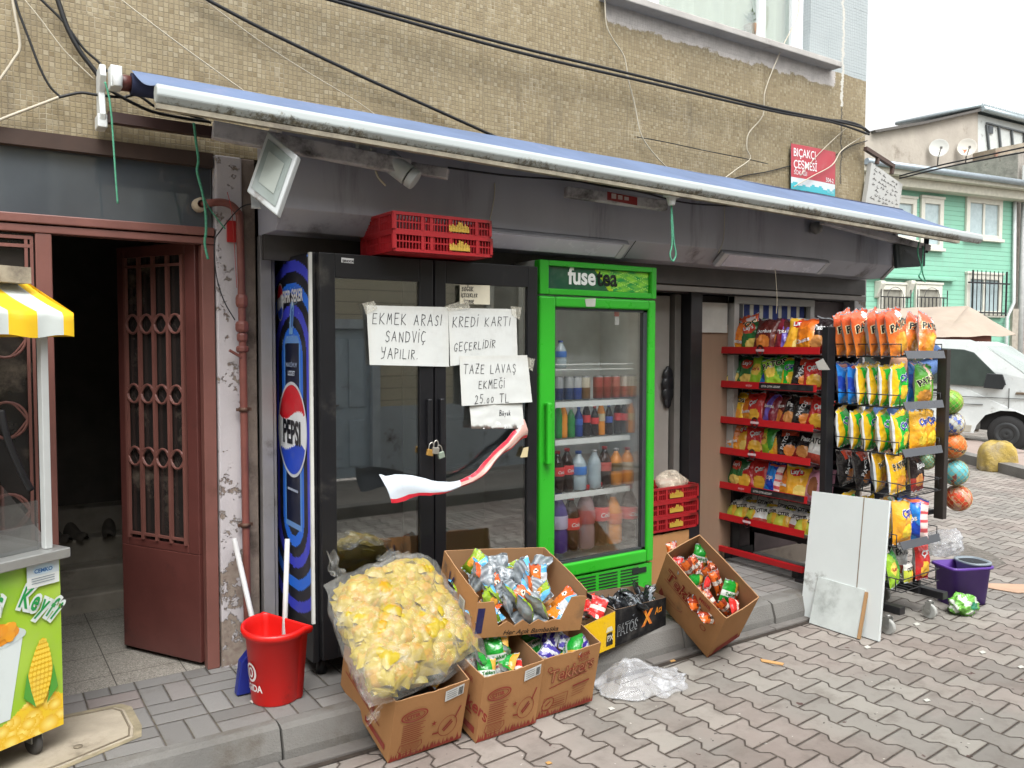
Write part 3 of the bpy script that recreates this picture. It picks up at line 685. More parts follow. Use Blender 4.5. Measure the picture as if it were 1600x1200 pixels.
def f_green(u, v):
    if ell(u, v, .4, .72, .28, .16): return C('#c7402f')
    if ell(u, v, .55, .24, .34, .17): return C('#e8c868')
    return blend(C('#2e7d37'), C('#1d4f2c'), v)
def f_lime(u, v):
    if ell(u, v, .32, .55, .22, .2): return C('#f0cf56')
    return C('#9ccb35') if u+v*.4 < .8 else C('#3f9b3a')
def f_brown(u, v): return blend(C('#7a2a1d'), C('#4d2020'), v) if not ell(u, v, .5, .3, .3, .2) else C('#d9823a')
def f_purple(u, v): return C('#6b57b0') if .35 < u < .65 else C('#7c2030')
def f_blackred(u, v):
    if ell(u, v, .45, .3, .3, .18): return C('#cc8b4c')
    return C('#23191b') if v > .35 else C('#8e2620')
def f_cheet(u, v):
    if ell(u, v, .45, .55, .22, .2): return C('#e8801f')
    return blend(C('#f0a52a'), C('#d4531f'), v)
def f_pink(u, v): return C('#c88aa0') if not ell(u, v, .55, .45, .28, .3) else C('#8a5638')
def f_white(u, v): return C('#dfdfdb') if v > .3 else C('#b84a3a')
def f_mini(u, v):
    if v > .62: return C('#e5e2da')
    return C('#c9d04a') if u < .6 else C('#e6b53a')
sh_ = dict(shear=.25, bold=.02)
DES = {
 'patos_o': (.205, .285, .075, f_patos_o, SILV, [('PATOS', .062, .52, .60, K, dict(rot=.18, o=C('#f3e6b8'), bold=.03, shear=.2))], 'orange corn chip bag'),
 'patos_y': (.21, .30, .08, f_patos_y, SILV, [('PATOS', .055, .56, .62, K, dict(rot=.1, o=C('#f6efd0'), bold=.03))], 'plain yellow corn chip bag'),
 'cips_g': (.195, .275, .08, f_cips_g, C('#c8ccca'), [('Çips', .06, .6, .62, C('#1d3a9a'), dict(rot=.25, o=Wt, bold=.03))], 'yellow and green chip bag'),
 'cips_o': (.19, .275, .08, f_cips_o, C('#c8ccca'), [('Çips', .06, .6, .66, C('#1d3a9a'), dict(rot=.25, o=Wt, bold=.03))], 'golden yellow chip bag'),
 'blue': (.19, .28, .08, f_blue, SILV, [('Cips', .05, .42, .45, Wt, dict(rot=.2, bold=.03))], 'bright blue chip bag'),
 'patos_g': (.205, .27, .08, f_patos_g, SILV, [('PATOS', .055, .46, .55, K, dict(rot=.35, o=C('#d7dcae'), bold=.03))], 'green corn chip bag'),
 'black_o': (.20, .285, .08, f_black_o, C('#8a8a8a'), [('PATOS', .05, .5, .55, Wt, dict(rot=1.1, bold=.02))], 'black and orange chip bag'),
 'red': (.18, .25, .07, f_red, SILV, [('Çıtır', .05, .5, .62, Wt, dict(rot=.2, bold=.04))], 'red chip bag'),
 'lays': (.19, .255, .075, f_lays_y, SILV, [("Lay's", .05, .45, .745, Wt, dict(rot=.12, bold=.03))], 'golden red-oval chip bag'),
 'green': (.19, .25, .075, f_green, SILV, [("Lay's", .04, .4, .69, Wt, dict(rot=.12, bold=.03))], 'dark green chip bag'),
 'lime': (.19, .24, .07, f_lime, SILV, [("Lay's", .035, .33, .52, C('#b3202b'), dict(rot=.1, bold=.03))], 'lime green chip bag'),
 'patos_lime': (.20, .25, .08, f_lime, SILV, [('PATOS', .065, .5, .68, K, dict(rot=.05, o=C('#efe9c8'), bold=.03))], 'bright green corn chip bag'),
 'brown': (.18, .25, .07, f_brown, SILV, [('Doritos', .038, .5, .55, Wt, dict(rot=.1, bold=.02))], 'dark brown tortilla bag'),
 'purple': (.17, .25, .07, f_purple, C('#6b57b0'), [('Doritos', .034, .5, .55, Wt, dict(rot=.1, bold=.02))], 'violet striped tortilla bag'),
 'blackred': (.185, .25, .075, f_blackred, SILV, [('Patos', .05, .5, .62, Wt, dict(rot=.1, bold=.03))], 'black and red chip bag'),
 'cheet': (.18, .24, .075, f_cheet, SILV, [('Cheetos', .036, .5, .3, Wt, dict(rot=.1, bold=.03))], 'orange puffed snack bag'),
 'pink': (.16, .22, .06, f_pink, SILV, [], 'pink snack bag'),
 'white': (.16, .22, .06, f_white, SILV, [('PATOS', .05, .5, .6, K, dict(rot=.05, bold=.03))], 'red and white snack bag'),
 'mini': (.115, .13, .045, f_mini, SILV, [('ÇITIR', .032, .5, .62, K, dict(rot=.15, bold=.03))], 'small lime snack pack'),
 'mini_red': (.11, .125, .045, f_white, SILV, [('ÇITIR', .03, .5, .62, K, dict(rot=.15, bold=.03))], 'small red snack pack'),
}
BAGS = {}
def bag(kind, loc, rot, label, group=None, scale=1.0, name='chip_bag', cat='chip bag', var=0):
    k = (kind, var)
    if k not in BAGS:
        w_, h_, t_, f_, b_, tx, _ = DES[kind]
        nu, nv = (14, 17) if w_ < .13 else (24, 30)
        BAGS[k] = bag_mb(w_, h_, t_, f_, b_, hash(kind) % 97+var*7 if False else sum(map(ord, kind))+var*13, tx, nu, nv).mesh(name, FOIL)
    o = bpy.data.objects.new(name, BAGS[k]); col.objects.link(o)
    o.location = loc; o.rotation_euler = rot; o.scale = (scale,)*3
    return tag(o, label, cat, group)
ORD = ['first', 'second', 'third', 'fourth', 'fifth', 'sixth', 'seventh', 'eighth', 'ninth', 'tenth']

# ---- handwriting
SF = {'A': '0,0 4,10 8,0|1.5,4 6.5,4', 'B': '0,0 0,10 5,9 5,6 0,5 6,4 6,1 0,0', 'C': '7,9 3,10 0,6 1,1 4,0 7,1', 'D': '0,0 0,10 5,9 7,5 5,1 0,0', 'E': '6,10 0,10 0,0 6.5,0|0,5.3 5,5.6',
 'G': '7,8.5 4,10 1,8 0,4 2,0.5 5,0 7,3 4.3,3.6', 'I': '0,0 0.4,9', 'K': '0,10 0,0|6,10 0,4.6 7,0', 'L': '0,10 0,0 6,0', 'M': '0,0 1.5,10 4,4 6.5,10 8,0', 'N': '0,0 0,10 6.5,0 6.5,10', 'O': '3,10 0,6 1,1 4,0 6.5,4 5.5,9 3,10',
 'P': '0,0 0,10 5,9 5,6 0,5', 'R': '0,0 0,10 5,9.4 5.5,7 0,5 6,0', 'S': '6,8.5 3.5,10 1,8.5 1.5,6 5,4.5 5.5,1.5 2.5,0 0,1.5', 'T': '-1,10 7,10|3,10 3,0', 'U': '0,10 0.5,1.5 3,0 5.5,1.5 6,10', 'V': '0,10 3,0 6.5,10',
 'Y': '0,10 1,5.5 5,5.5|6.5,10 4,0 0,-1', 'Z': '0,10 6,10 0,0 6.5,0|1.5,5 5,5', '0': '2,6 0,3.5 1,0.5 3,0 5,2.5 4,5.5 2,6', '2': '0,8 2.5,10 5.5,8 4,4 0,0 6.5,0.6', '5': '6,10 1,10 0.6,5.6 4,6 6,3.5 4,0 0,0.6',
 '.': '0,0 .5,.4', ' ': '', 'u': '0,5 .5,0.5 3,0 4,5 4.4,0', 'y': '0,5 2,1|4,5 0,-3', 'k': '0,9 0,0|4,5 .5,2.5 4.5,0'}
ALT = {'Ç': ('C', '3.5,0 4.2,-1.8 2.6,-2.6'), 'Ş': ('S', '2.5,0 3.3,-1.8 1.8,-2.6'), 'Ğ': ('G', '1.5,13 3.5,11.8 5.5,13'), 'İ': ('I', '0.3,11.2 .8,11.9'), 'Ü': ('U', '1.5,11.5 1.9,12|4.5,11.5 4.9,12'), 'ü': ('u', '1,7 1.3,7.5|3,7 3.3,7.5')}
def parse(s): return [[tuple(map(float, p.split(','))) for p in ln.split()] for ln in s.split('|') if ln]
def hand(mb, txt, fn, x, y, hgt, wd, c, seed=1, slope=0.0, gap=2.9, narrow=.64):
    rs = random.Random(seed); k = hgt/10
    for ch in txt:
        if ch == ' ': x += 6*k; continue
        base, ext = ALT.get(ch, (ch, ''))
        L = parse(SF[base])+parse(ext); wmax = max(p[0] for ln in parse(SF[base]) for p in ln)
        sc_ = rs.uniform(.92, 1.08); dy = rs.uniform(-.5, .5)
        mb.strokes([[(x+(px_*narrow*sc_+.12*(py_))*k, y+(py_*sc_+dy)*k+slope*x) for px_, py_ in ln] for ln in L], fn, wd, c)
        x += (wmax*narrow+gap)*k
    return x
INK = (.03, .03, .035)
def sheet_notice(name, label, corners, lines, paper=C('#c9ccc9'), ink=INK, torn=0.0, curl=.006, seed=1, Yb=3.596, cat='paper notice', group='handwritten notices on the black fridge'):
    """paper taped on the fridge door; corners TL, TR, BR, BL in world, lines = (text, u0, v0, height)"""
    TL, TR, BR, BL = [Vector(c) for c in corners]; W_ = (TR-TL).length; H_ = (BL-TL).length
    def base(u, v): return (BL.lerp(BR, u)).lerp(TL.lerp(TR, u), v)
    def fn(u, v, d=0.0):
        p = base(u, v); p.y -= d+.002+curl*(1.2*abs(math.sin(u*3.1+seed))*(1-v)+.25*mnoise.noise(Vector((u*4+seed, v*4, 1)))+.2)
        return p
    m = MB()
    def edge(u, v):
        if v < .001 and torn: v = torn*(.5+.5*mnoise.noise(Vector((u*7, seed, 0))))
        return fn(u, v)
    m.grid(edge, 24, 16, cf=lambda u, v: blend(paper, C('#bdb39a'), .5*max(0, abs(u-.5)*2-.8)+.25*max(0, v-.85)*4))
    for k_, (t, u0, v0, h_) in enumerate(lines):
        hand(m, t, lambda X, Y: fn(X/W_, Y/H_, .0016), u0*W_, v0*H_, h_, max(.0030, h_*.06), ink, seed*7+k_)
    o = m.build(name, PAPER, loc=TL, world=True)
    return tag(o, label, cat, group)

# ---- bottles
LIQ = {'cola': mat('cola', '#24100c', .12, var=.05, spec=.7), 'water': mat('clear bottle', '#c3d6de', .08, var=.05, spec=.8, alpha=.75), 'orange': mat('orange soda', '#ee962e', .15, var=.06, spec=.6), 'green': mat('green bottle glass', '#2a8a45', .08, var=.1, spec=.8),
 'pink': mat('pale pink soda', '#a58a8c', .12, var=.05, spec=.7, alpha=.85), 'purple': mat('purple bottle', '#4a3f86', .2, var=.1), 'blue': mat('blue bottle', '#24418f', .2, var=.1)}
CAPR = mat('red cap', '#b3201f', .4); CAPW = mat('white cap', '#c9c9c9', .4); CAPB = mat('blue cap', '#2a4fa0', .4)
LABR = printmat('bottle label', .4)
def bottle(liq, lab, cap, h, r, loc, label, group, text=None):
    t = thing('drink_bottle', label, 'bottle', loc, group=group)
    pr = [(0, 0), (r*.85, 0), (r, h*.03), (r, h*.30), (r*.93, h*.38), (r, h*.46), (r, h*.62), (r*.8, h*.74), (r*.38, h*.88), (r*.34, h*.945), (0, h*.945)]
    MB().lathe(pr, n=18).build('body', LIQ[liq], t)
    MB().lathe([(0, h*.93), (r*.40, h*.93), (r*.40, h), (0, h)], n=12).build('cap', cap, t)
    if lab:
        m = MB(); m.lathe([(r*1.01, h*.40), (r*1.02, h*.405), (r*1.02, h*.61), (r*1.01, h*.615)], n=18, c=C(lab))
        if text: m.text(text, lambda X, Y: Vector((math.sin(X/(r*1.04))*r*1.04, -math.cos(X/(r*1.04))*r*1.04, h*.46+Y)), h*.10, c=Wt, center=True, bold=.02, shear=.2)
        m.build('label', LABR, t)
    return t
def can(c1, c2, h, r, loc, label, group):
    t = thing('drink_can', label, 'can', loc, group=group)
    MB().lathe([(0, 0), (r*.8, 0), (r, h*.05), (r, h*.5), (r, h*.9), (r*.85, h*.97), (0, h*.96)], n=16, cols=[C('#8a8d90'), C('#8a8d90'), C(c1), C(c2), C('#9a9da0'), C('#9a9da0')]).build('body', printmat('can print', .3, metal=.3), t)
    return t
# ---- bread crates
REDP = mat('red crate plastic', '#96191f', .42, var=.10, vs=10, dirt=.12, dc='#5f1815')
def crate(name, label, cat, loc, w_, d_, h_, rz=0.0, group=None, deco=True):
    m = MB(); t = .012
    def wall(L, M):
        m.box((0, 0, 0), (L, t, h_*.16), M=M).box((0, -.004, h_*.84), (L, t+.002, h_), M=M).box((0, 0.002, h_*.48), (L, t-.002, h_*.56), M=M)
        n = int(L/.016)
        for i in range(n+1):
            x = (L-.006)*i/n; big = (i % 9 == 0)
            m.box((x-(.004 if big else 0), -.002 if big else .001, h_*.14), (x+(.012 if big else .004), t, h_*.86), M=M)
        m.box((L*.36, .0, h_*.14), (L*.37+.012, t+.001, h_*.86), M=M)
    wall(w_, Matrix.Identity(4)); wall(w_, Matrix.Translation((0, d_-t, 0)))
    wall(d_, Matrix.Translation((t, 0, 0)) @ Matrix.Rotation(R(90), 4, 'Z')); wall(d_, Matrix.Translation((w_, 0, 0)) @ Matrix.Rotation(R(90), 4, 'Z'))
    m.box((.004, .004, 0), (w_-.004, d_-.004, .006))
    root = thing(name, label, cat, loc, rz, group)
    m.build('body', REDP, root)
    if deco:
        y = MB(); rs = random.Random(4)
        y.box((w_*.55, -.0035, h_*.22), (w_*.76, -.0015, h_*.40))
        for i in range(13): y.box((w_*.55+i*w_*.016, -.006, h_*.24), (w_*.55+i*w_*.016+w_*.010, -.003, h_*rs.uniform(.5, .78)))
        y.build('lettering', mat('yellow print', '#b9993a', .6), root)
    return root

# ---- boxes
CARD = mat('brown cardboard', '#a67a51', .85, var=.07, vs=5, bmp=.001, bs=40, dirt=.10, dc='#8a6a4c', spec=.15)
CARDIN = mat('cardboard inside', '#9c7857', .88, var=.06, spec=.15)
def carton(name, label, pos, rv, dims, print_fn=None, group=None, front_cut=None):
    """open carton: pos = its front bottom left corner, rv = rotation vector, dims = width, depth, height"""
    w_, d_, h_ = dims; a = Vector(rv); M = Matrix.Rotation(a.length, 3, a.normalized()) if a.length > 1e-6 else Matrix.Identity(3)
    root = thing(name, label, 'cardboard box', pos, group=group, rot=M.to_euler())
    t = .005; m = MB()
    rs = random.Random(sum(map(ord, label)))
    def panel(p0, p1, inward, ragged, cut=None):
        p0, p1, inn = Vector(p0), Vector(p1), Vector(inward)*t; n = 14
        for i in range(n):
            a0, a1 = i/n, (i+1)/n
            z0 = h_-(cut(a0) if cut else ragged*abs(mnoise.noise(Vector((a0*9+p0.x*7, p0.y*9, 3))))); z1 = h_-(cut(a1) if cut else ragged*abs(mnoise.noise(Vector((a1*9+p0.x*7, p0.y*9, 3)))))
            A, B = p0.lerp(p1, a0), p0.lerp(p1, a1); bul = lambda q, z: q-Vector(inward)*.008*math.sin(PI*(q-p0).length/(p1-p0).length)*math.sin(PI*z/h_*.8)
            Z = Vector((0, 0, 1))
            vs = [A, B, bul(B, z1*.5)+Z*z1*.5, bul(A, z0*.5)+Z*z0*.5, bul(B, z1)+Z*z1, bul(A, z0)+Z*z0]
            m.add(vs, [(0, 1, 2, 3), (3, 2, 4, 5)], mi=0, sm=True); m.add([q+inn for q in vs], [(3, 2, 1, 0), (5, 4, 2, 3)], mi=1, sm=True)
            m.add([vs[5], vs[4], vs[4]+inn, vs[5]+inn], [(0, 1, 2, 3)], mi=1)
    panel((0, 0, 0), (w_, 0, 0), (0, 1, 0), .012, front_cut)
    panel((w_, 0, 0), (w_, d_, 0), (-1, 0, 0), .008); panel((w_, d_, 0), (0, d_, 0), (0, -1, 0), .004); panel((0, d_, 0), (0, 0, 0), (1, 0, 0), .008)
    m.box((.001, .001, .0), (w_-.001, d_-.001, .004), mi=0)
    m.build('body', [CARD, CARDIN], root)
    if print_fn:
        pm, ps, pl_ = MB(), MB(), MB(); print_fn(pm, ps, pl_, w_, d_, h_)
        if pm.f: pm.build('front_print', BOARD, root)
        if ps.f: ps.build('side_print', BOARD, root)
        if pl_.f: pl_.build('shipping_label', BOARD, root)
    return root, M
RP = C('#8e3b31')
def bulge(w_, h_, x, z): return -.0125*math.sin(PI*min(1, max(0, x/w_)))*math.sin(PI*min(1, max(0, z/h_))*.8)-.0012
def F(w_, h_): return lambda x, z: Vector((x, bulge(w_, h_, x, z), z))
def ring(m, fn, cx, cz, rx, rz, wd, c, a=0.0, n=28):
    pts = []
    for i in range(n+1):
        t = 2*PI*i/n; X, Z = rx*math.cos(t), rz*math.sin(t); pts.append((cx+X*math.cos(a)-Z*math.sin(a), cz+X*math.sin(a)+Z*math.cos(a)))
    m.strokes([pts], fn, wd, c)
def grass(m, fn, w_, seed):
    rs = random.Random(seed); n = 40
    for i in range(n):
        x = w_*(i+.5)/n; hh = rs.uniform(.018, .05); dx = rs.uniform(-.006, .006); m.add([fn(x-w_/n*.75, .003), fn(x+w_/n*.75, .003), fn(x+dx, hh)], [(0, 1, 2)], RP)
def print_face_a(m, ms, ml, w_, d_, h_):           # oval mark, small print block, little star and round figure
    fn = F(w_, h_); grass(m, fn, w_, 1)
    ring(m, fn, .27*w_, .70*h_, .055, .026, .006, RP, .12); ring(m, fn, .27*w_, .70*h_, .043, .018, .003, RP, .12)
    m.text('ÇITIR', fn, .024, (.27*w_-.034, .70*h_-.012), RP, bold=.04, rot=.12)
    for i in range(9): m.strokes([[(.14*w_, (.56-.035*i)*h_), ((.42-.03*(i % 3))*w_, (.575-.035*i)*h_)]], fn, .0035, RP)
    q = [(.13*w_, .24*h_), (.11*w_, .14*h_), (.16*w_, .08*h_), (.36*w_, .10*h_), (.42*w_, .18*h_), (.41*w_, .25*h_)]; m.strokes([q+[q[0]]], fn, .003, RP)
    for i in range(5): m.strokes([[(.15*w_, (.22-.025*i)*h_), (.38*w_, (.235-.025*i)*h_)]], fn, .002, RP)
    ring(m, fn, .76*w_, .34*h_, .045, .052, .003, RP); m.strokes([[(.70*w_, .30*h_), (.80*w_, .42*h_)], [(.72*w_, .27*h_), (.82*w_, .38*h_)], [(.56*w_, .28*h_), (.63*w_, .27*h_)], [(.86*w_, .45*h_), (.92*w_, .60*h_)]], fn, .008, RP)
    st = []
    for i in range(11): a = PI/2+i*2*PI/10; r_ = .014 if i % 2 == 0 else .006; st.append((.55*w_+r_*math.cos(a), .47*h_+r_*math.sin(a)))
    m.add([fn(.55*w_, .47*h_)]+[fn(*p) for p in st], [(0, i+1, i+2) for i in range(10)], RP)
    sx, sz = .66*w_, .78*h_
    ml.add([fn(sx, sz), fn(sx+.09, sz+.008), fn(sx+.09, sz+.058), fn(sx, sz+.05)], [(0, 1, 2, 3)], C('#c9cbc8'))
    g2 = lambda x, z: fn(x, z)+Vector((0, -.001, 0))
    for i in range(4): ml.strokes([[(sx+.008, sz+.012+i*.010), (sx+.055, sz+.016+i*.010)]], g2, .0022, C('#6a6a6a'))
    for i in range(7): ml.strokes([[(sx+.064+i*.0033, sz+.013), (sx+.064+i*.0033, sz+.048)]], g2, .0014+.0008*(i % 2), C('#333333'))
    side = lambda y, z: Vector((bulge(d_, h_, y, z), d_-y, z))   # the left side panel
    ms.text('Tekkers', side, .085, (.16*d_, .42*h_), RP, bold=.02, shear=.2); ms.strokes([[(.1*d_, .36*h_), (.8*d_, .36*h_)]], side, .007, RP); ms.text('MISIR', side, .035, (.45*d_, .80*h_), RP)
    ms.add([side(.55*d_, .10*h_), side(.92*d_, .10*h_), side(.92*d_, .2*h_), side(.55*d_, .2*h_)], [(0, 1, 2, 3)], RP)
def print_face_t(m, ms, ml, w_, d_, h_):           # script title face
    fn = F(w_, h_); grass(m, fn, w_, 2)
    m.text('Tekkers', fn, .088, (.16*w_, .58*h_), RP, bold=.035, shear=.18, rot=.09, sx=.86)
    g2 = lambda x, z: fn(x, z)+Vector((0, -.001, 0))
    m.text('Tekkers', g2, .088, (.166*w_, .582*h_), C('#a87a52'), bold=-.012, shear=.18, rot=.09, sx=.87)
    m.text('MISIR', fn, .030, (.60*w_, .86*h_), RP, bold=.02, rot=.09); m.text('MISIR', fn, .026, (.62*w_, .79*h_), RP, rot=.09)
    m.strokes([[(.18*w_, .49*h_), (.80*w_, .60*h_)]], fn, .005, RP)
    ring(m, fn, .19*w_, .22*h_, .026, .036, .004, RP, -.5); m.strokes([[(.16*w_, .2*h_), (.22*w_, .26*h_)]], fn, .006, RP)
    q = [(.10*w_, .12*h_), (.12*w_, .32*h_), (.5*w_, .36*h_), (.5*w_, .14*h_)]; m.strokes([q+[q[0]]], fn, .0025, RP)
    for i in range(4): m.strokes([[(.27*w_, (.29-.04*i)*h_), (.46*w_, (.30-.04*i)*h_)]], fn, .004 if i > 1 else .002, RP)
    for i in range(5): m.strokes([[(.58*w_, (.42-.045*i)*h_), ((.86-.02*i)*w_, (.44-.045*i)*h_)]], fn, .009 if i == 0 else .0022, RP)
    ring(m, fn, .15*w_, .8*h_, .012, .012, .003, RP)
def print_long(m, ms, ml, w_, d_, h_):             # title on the long left side panel
    side = lambda y, z: Vector((bulge(d_, h_, y, z), d_-y, z))
    ms.text('Tekkers', side, .115, (.10*d_, .60*h_), C('#80281f'), bold=.05, shear=.15, sx=.9); g2 = lambda y, z: side(y, z)+Vector((-.001, 0, 0))
    ms.text('Tekkers', g2, .115, (.107*d_, .603*h_), C('#a87a52'), bold=-.016, shear=.15, sx=.91); ms.text('MISIR', side, .035, (.62*d_, .86*h_), RP, bold=.02); ms.strokes([[(.1*d_, .54*h_), (.62*d_, .54*h_)]], side, .004, RP)
    pts = [(.28*d_+.2*d_*math.cos(a), .34*h_+.12*h_*math.sin(a)) for a in [PI+PI*i/10 for i in range(11)]]; ms.strokes([pts, [(.2*d_, .3*h_), (.36*d_, .3*h_)]], side, .003, RP)
    ring(ms, side, .8*d_, .45*h_, .018, .018, .004, RP); ms.add([side(.08*d_, .2*h_), side(.12*d_, .1*h_), side(.16*d_, .25*h_), side(.1*d_, .32*h_)], [(0, 1, 2, 3)], RP)
    fn = F(w_, h_); grass(m, fn, w_, 3)
    m.add([fn(.02, .01), fn(w_-.02, .01), fn(w_-.04, .08), fn(.04, .07)], [(0, 1, 2, 3)], RP)
def print_16(m, ms, ml, w_, d_, h_):
    NB = C('#2c2a55'); side = lambda y, z: Vector((bulge(d_, h_, y, z), d_-y, z)); fn = F(w_, h_)
    ms.text('16', side, .115, (.28*d_, .40*h_), NB, bold=.02, sx=.9); ms.text('70', side, .06, (.06*d_, .62*h_), C('#7a6a5a'))
    ml.add([side(.62*d_, .30*h_), side(.76*d_, .30*h_), side(.76*d_, .62*h_), side(.62*d_, .62*h_)], [(0, 1, 2, 3)], C('#c9cbc8'))
    g2 = lambda y, z: side(y, z)+Vector((-.0012, 0, 0))
    for i in range(5): ml.strokes([[(.64*d_, (.56-.05*i)*h_), (.73*d_, (.57-.05*i)*h_)]], g2, .003, C('#555555'))
    m.add([fn(.015*w_, .12*h_), fn(.075*w_, .12*h_), fn(.075*w_, .72*h_), fn(.015*w_, .72*h_)], [(0, 1, 2, 3)], NB)
    m.text('Her Açık Bambaşka', fn, .034, (.27*w_, .04*h_), C('#2b2724'), bold=.01, shear=.25)
def fill(kinds, n, M, pos, dims, zmin, zmax, names, group, seed, tilt=1.0, where='', ymax=1.0, ymin=.06):
    """loose packs lying in an open carton, in the carton's own frame"""
    rs = random.Random(seed); w_, d_, h_ = dims; cnt = {}
    for i in range(n):
        k = kinds[i % len(kinds)]; bw = DES[k][0]*.5
        cols_ = max(1, int(round(math.sqrt(n*w_/d_)))); rows_ = -(-n//cols_)
        x = w_*(.14+.72*((i % cols_)+.5)/cols_)+rs.uniform(-.02, .02); y = d_*(ymin+(ymax-ymin)*((i//cols_)+.5)/rows_)+rs.uniform(-.015, .015)
        z = zmin+(zmax-zmin)*(y/d_)+rs.uniform(-.01, .015)
        P = Vector(pos)+M @ Vector((x, y, z))
        E = M.to_4x4() @ Matrix.Rotation(rs.uniform(-1.9, 1.9)*tilt, 4, 'Z') @ Matrix.Rotation(rs.uniform(-1.3, -.25), 4, 'X') @ Matrix.Rotation(rs.uniform(-.8, .8), 4, 'Y')
        cnt[k] = cnt.get(k, 0)+1
        bag(k, P, E.to_euler(), names(k, i, x/w_, y/d_), group, rs.uniform(.72, .95), name='snack_pack', cat='snack pack', var=i % 3)
# small packs that lie loose in the cartons
def f_kids(u, v):
    if ell(u, v, .42, .72, .13, .09): return C('#e9e2d0') if not ell(u, v, .42, .72, .06, .045) else C('#2a1c14')
    if u > .68: return C('#4f9fd0') if (v < .3 or v > .62) else C('#c4c8ce')
    return blend(C('#dd8a22'), C('#d24c1a'), v)
def f_kidsg(u, v):
    if u > .72: return C('#5aa6d0')
    if ell(u, v, .4, .5, .22, .2): return C('#c98f35')
    return blend(C('#4d6a14'), C('#8aa81c'), v)
def f_silver(u, v): return blend(C('#9aa2a7'), C('#5d656b'), abs(math.sin(u*9+v*4)))
def f_sgreen(u, v):
    if .3 < v < .52: return C('#c5c9c2')
    return C('#168a2a') if u < .7 else C('#c9963a')
def f_swhite(u, v): return C('#bfc2bd') if u+v < .9 else (C('#23903a') if u < .8 else C('#c9902a'))
def f_spurple(u, v): return C('#3b2d8c') if math.sin(u*14+v*6) > -.2 else C('#b8bac2')
def f_sorange(u, v):
    if .4 < v < .6: return C('#c8bdb2')
    return C('#c25a1c') if u < .6 else C('#8a3018')
def f_sred(u, v): return C('#c92f2c') if not (.4 < v < .6) else C('#e2cfc4')
def f_sblack(u, v): return C('#15171a') if math.sin(u*7+v*3) < .75 else C('#6d747a')
DES.update({
 'kids': (.125, .16, .05, f_kids, SILV, [('Kiko', .03, .82, .38, Wt, dict(rot=1.57, bold=.03))], 'orange and sky-blue snack pack'),
 'kidsg': (.125, .15, .05, f_kidsg, C('#8d959a'), [('Kiko', .028, .84, .4, Wt, dict(rot=1.57, bold=.03))], 'olive green and blue snack pack'),
 'silver': (.13, .16, .05, f_silver, C('#aab0b4'), [], 'silver backed snack pack'),
 'sgreen': (.12, .15, .05, f_sgreen, SILV, [('Tekkers', .026, .5, .37, C('#1d6b2c'), dict(rot=.1, bold=.03))], 'green and white snack pack'),
 'swhite': (.13, .16, .05, f_swhite, SILV, [('Tekkers', .026, .5, .4, C('#8a2a22'), dict(rot=.1, bold=.03))], 'white and green snack pack'),
 'spurple': (.12, .15, .05, f_spurple, SILV, [], 'purple and white striped snack pack'),
 'sorange': (.075, .16, .04, f_sorange, SILV, [('TEKKERS', .022, .5, .45, K, dict(rot=1.57, bold=.03))], 'orange and white striped snack stick'),
 'sred': (.10, .13, .04, f_sred, SILV, [], 'red snack pack'),
 'sblack': (.085, .11, .035, f_sblack, C('#3a3d40'), [], 'shiny black snack pack'),
})
# ================================================================== BLACK DOUBLE FRIDGE
blackm = mat('fridge black', '#17171a', .35, var=.15, vs=6, dirt=.08, dc='#3a3835')
fglass = glass('fridge glass', (.70, .73, .72), .20, .012, 1.4)
X0, X1, YF, YB, ZB, ZT = 1.313, 2.545, 3.604, 4.09, .215, 2.10
fb = thing('double_drinks_fridge', 'tall black double door drinks fridge with blue cola graphics on its side', 'fridge', (1.93, 3.85, .14))
c = MB()
c.box((X0, YF, ZB), (X0+.03, YB, ZT)).box((X1-.03, YF+.02, ZB), (X1, YB, ZT)).box((X0+.03, YF+.03, ZT-.05), (X1-.03, YB, ZT)).box((X0+.03, YF+.02, ZB), (X1-.03, YB, .40)).box((X0+.03, YB-.04, .40), (X1-.03, YB, ZT-.05))
c.build('cabinet', blackm, fb, world=True, bevel=.004)
for x in (X0+.06, X1-.06):
    for y in (YF+.06, YB-.06): MB().lathe([(0, .14), (.026, .14), (.02, .216), (0, .216)], (x, y, 0), 12).build('foot', blackm, fb, world=True)
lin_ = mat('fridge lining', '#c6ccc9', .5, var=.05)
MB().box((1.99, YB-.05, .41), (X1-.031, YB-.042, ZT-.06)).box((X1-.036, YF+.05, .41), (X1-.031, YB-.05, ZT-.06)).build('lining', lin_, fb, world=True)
MB().box((X0+.031, YB-.05, .41), (1.98, YB-.042, ZT-.06)).build('lining', mat('fridge lining shade', '#3a3c3c', .5), fb, world=True)  # dim left interior is put into a darker copy of the lining
wire = mat('white coated wire', '#c3c9c6', .4)
for z in (.72, 1.0, 1.28, 1.58):
    m = MB(); m.box((2.0, YF+.06, z), (X1-.04, YF+.075, z+.012)).box((2.0, YB-.07, z), (X1-.04, YB-.06, z+.01)).box((2.0, YF+.065, z+.03), (X1-.04, YF+.07, z+.036))
    for i in range(14): m.box((2.01+i*.037, YF+.07, z+.003), (2.013+i*.037, YB-.06, z+.007))
    m.build('shelf', wire, fb, world=True)
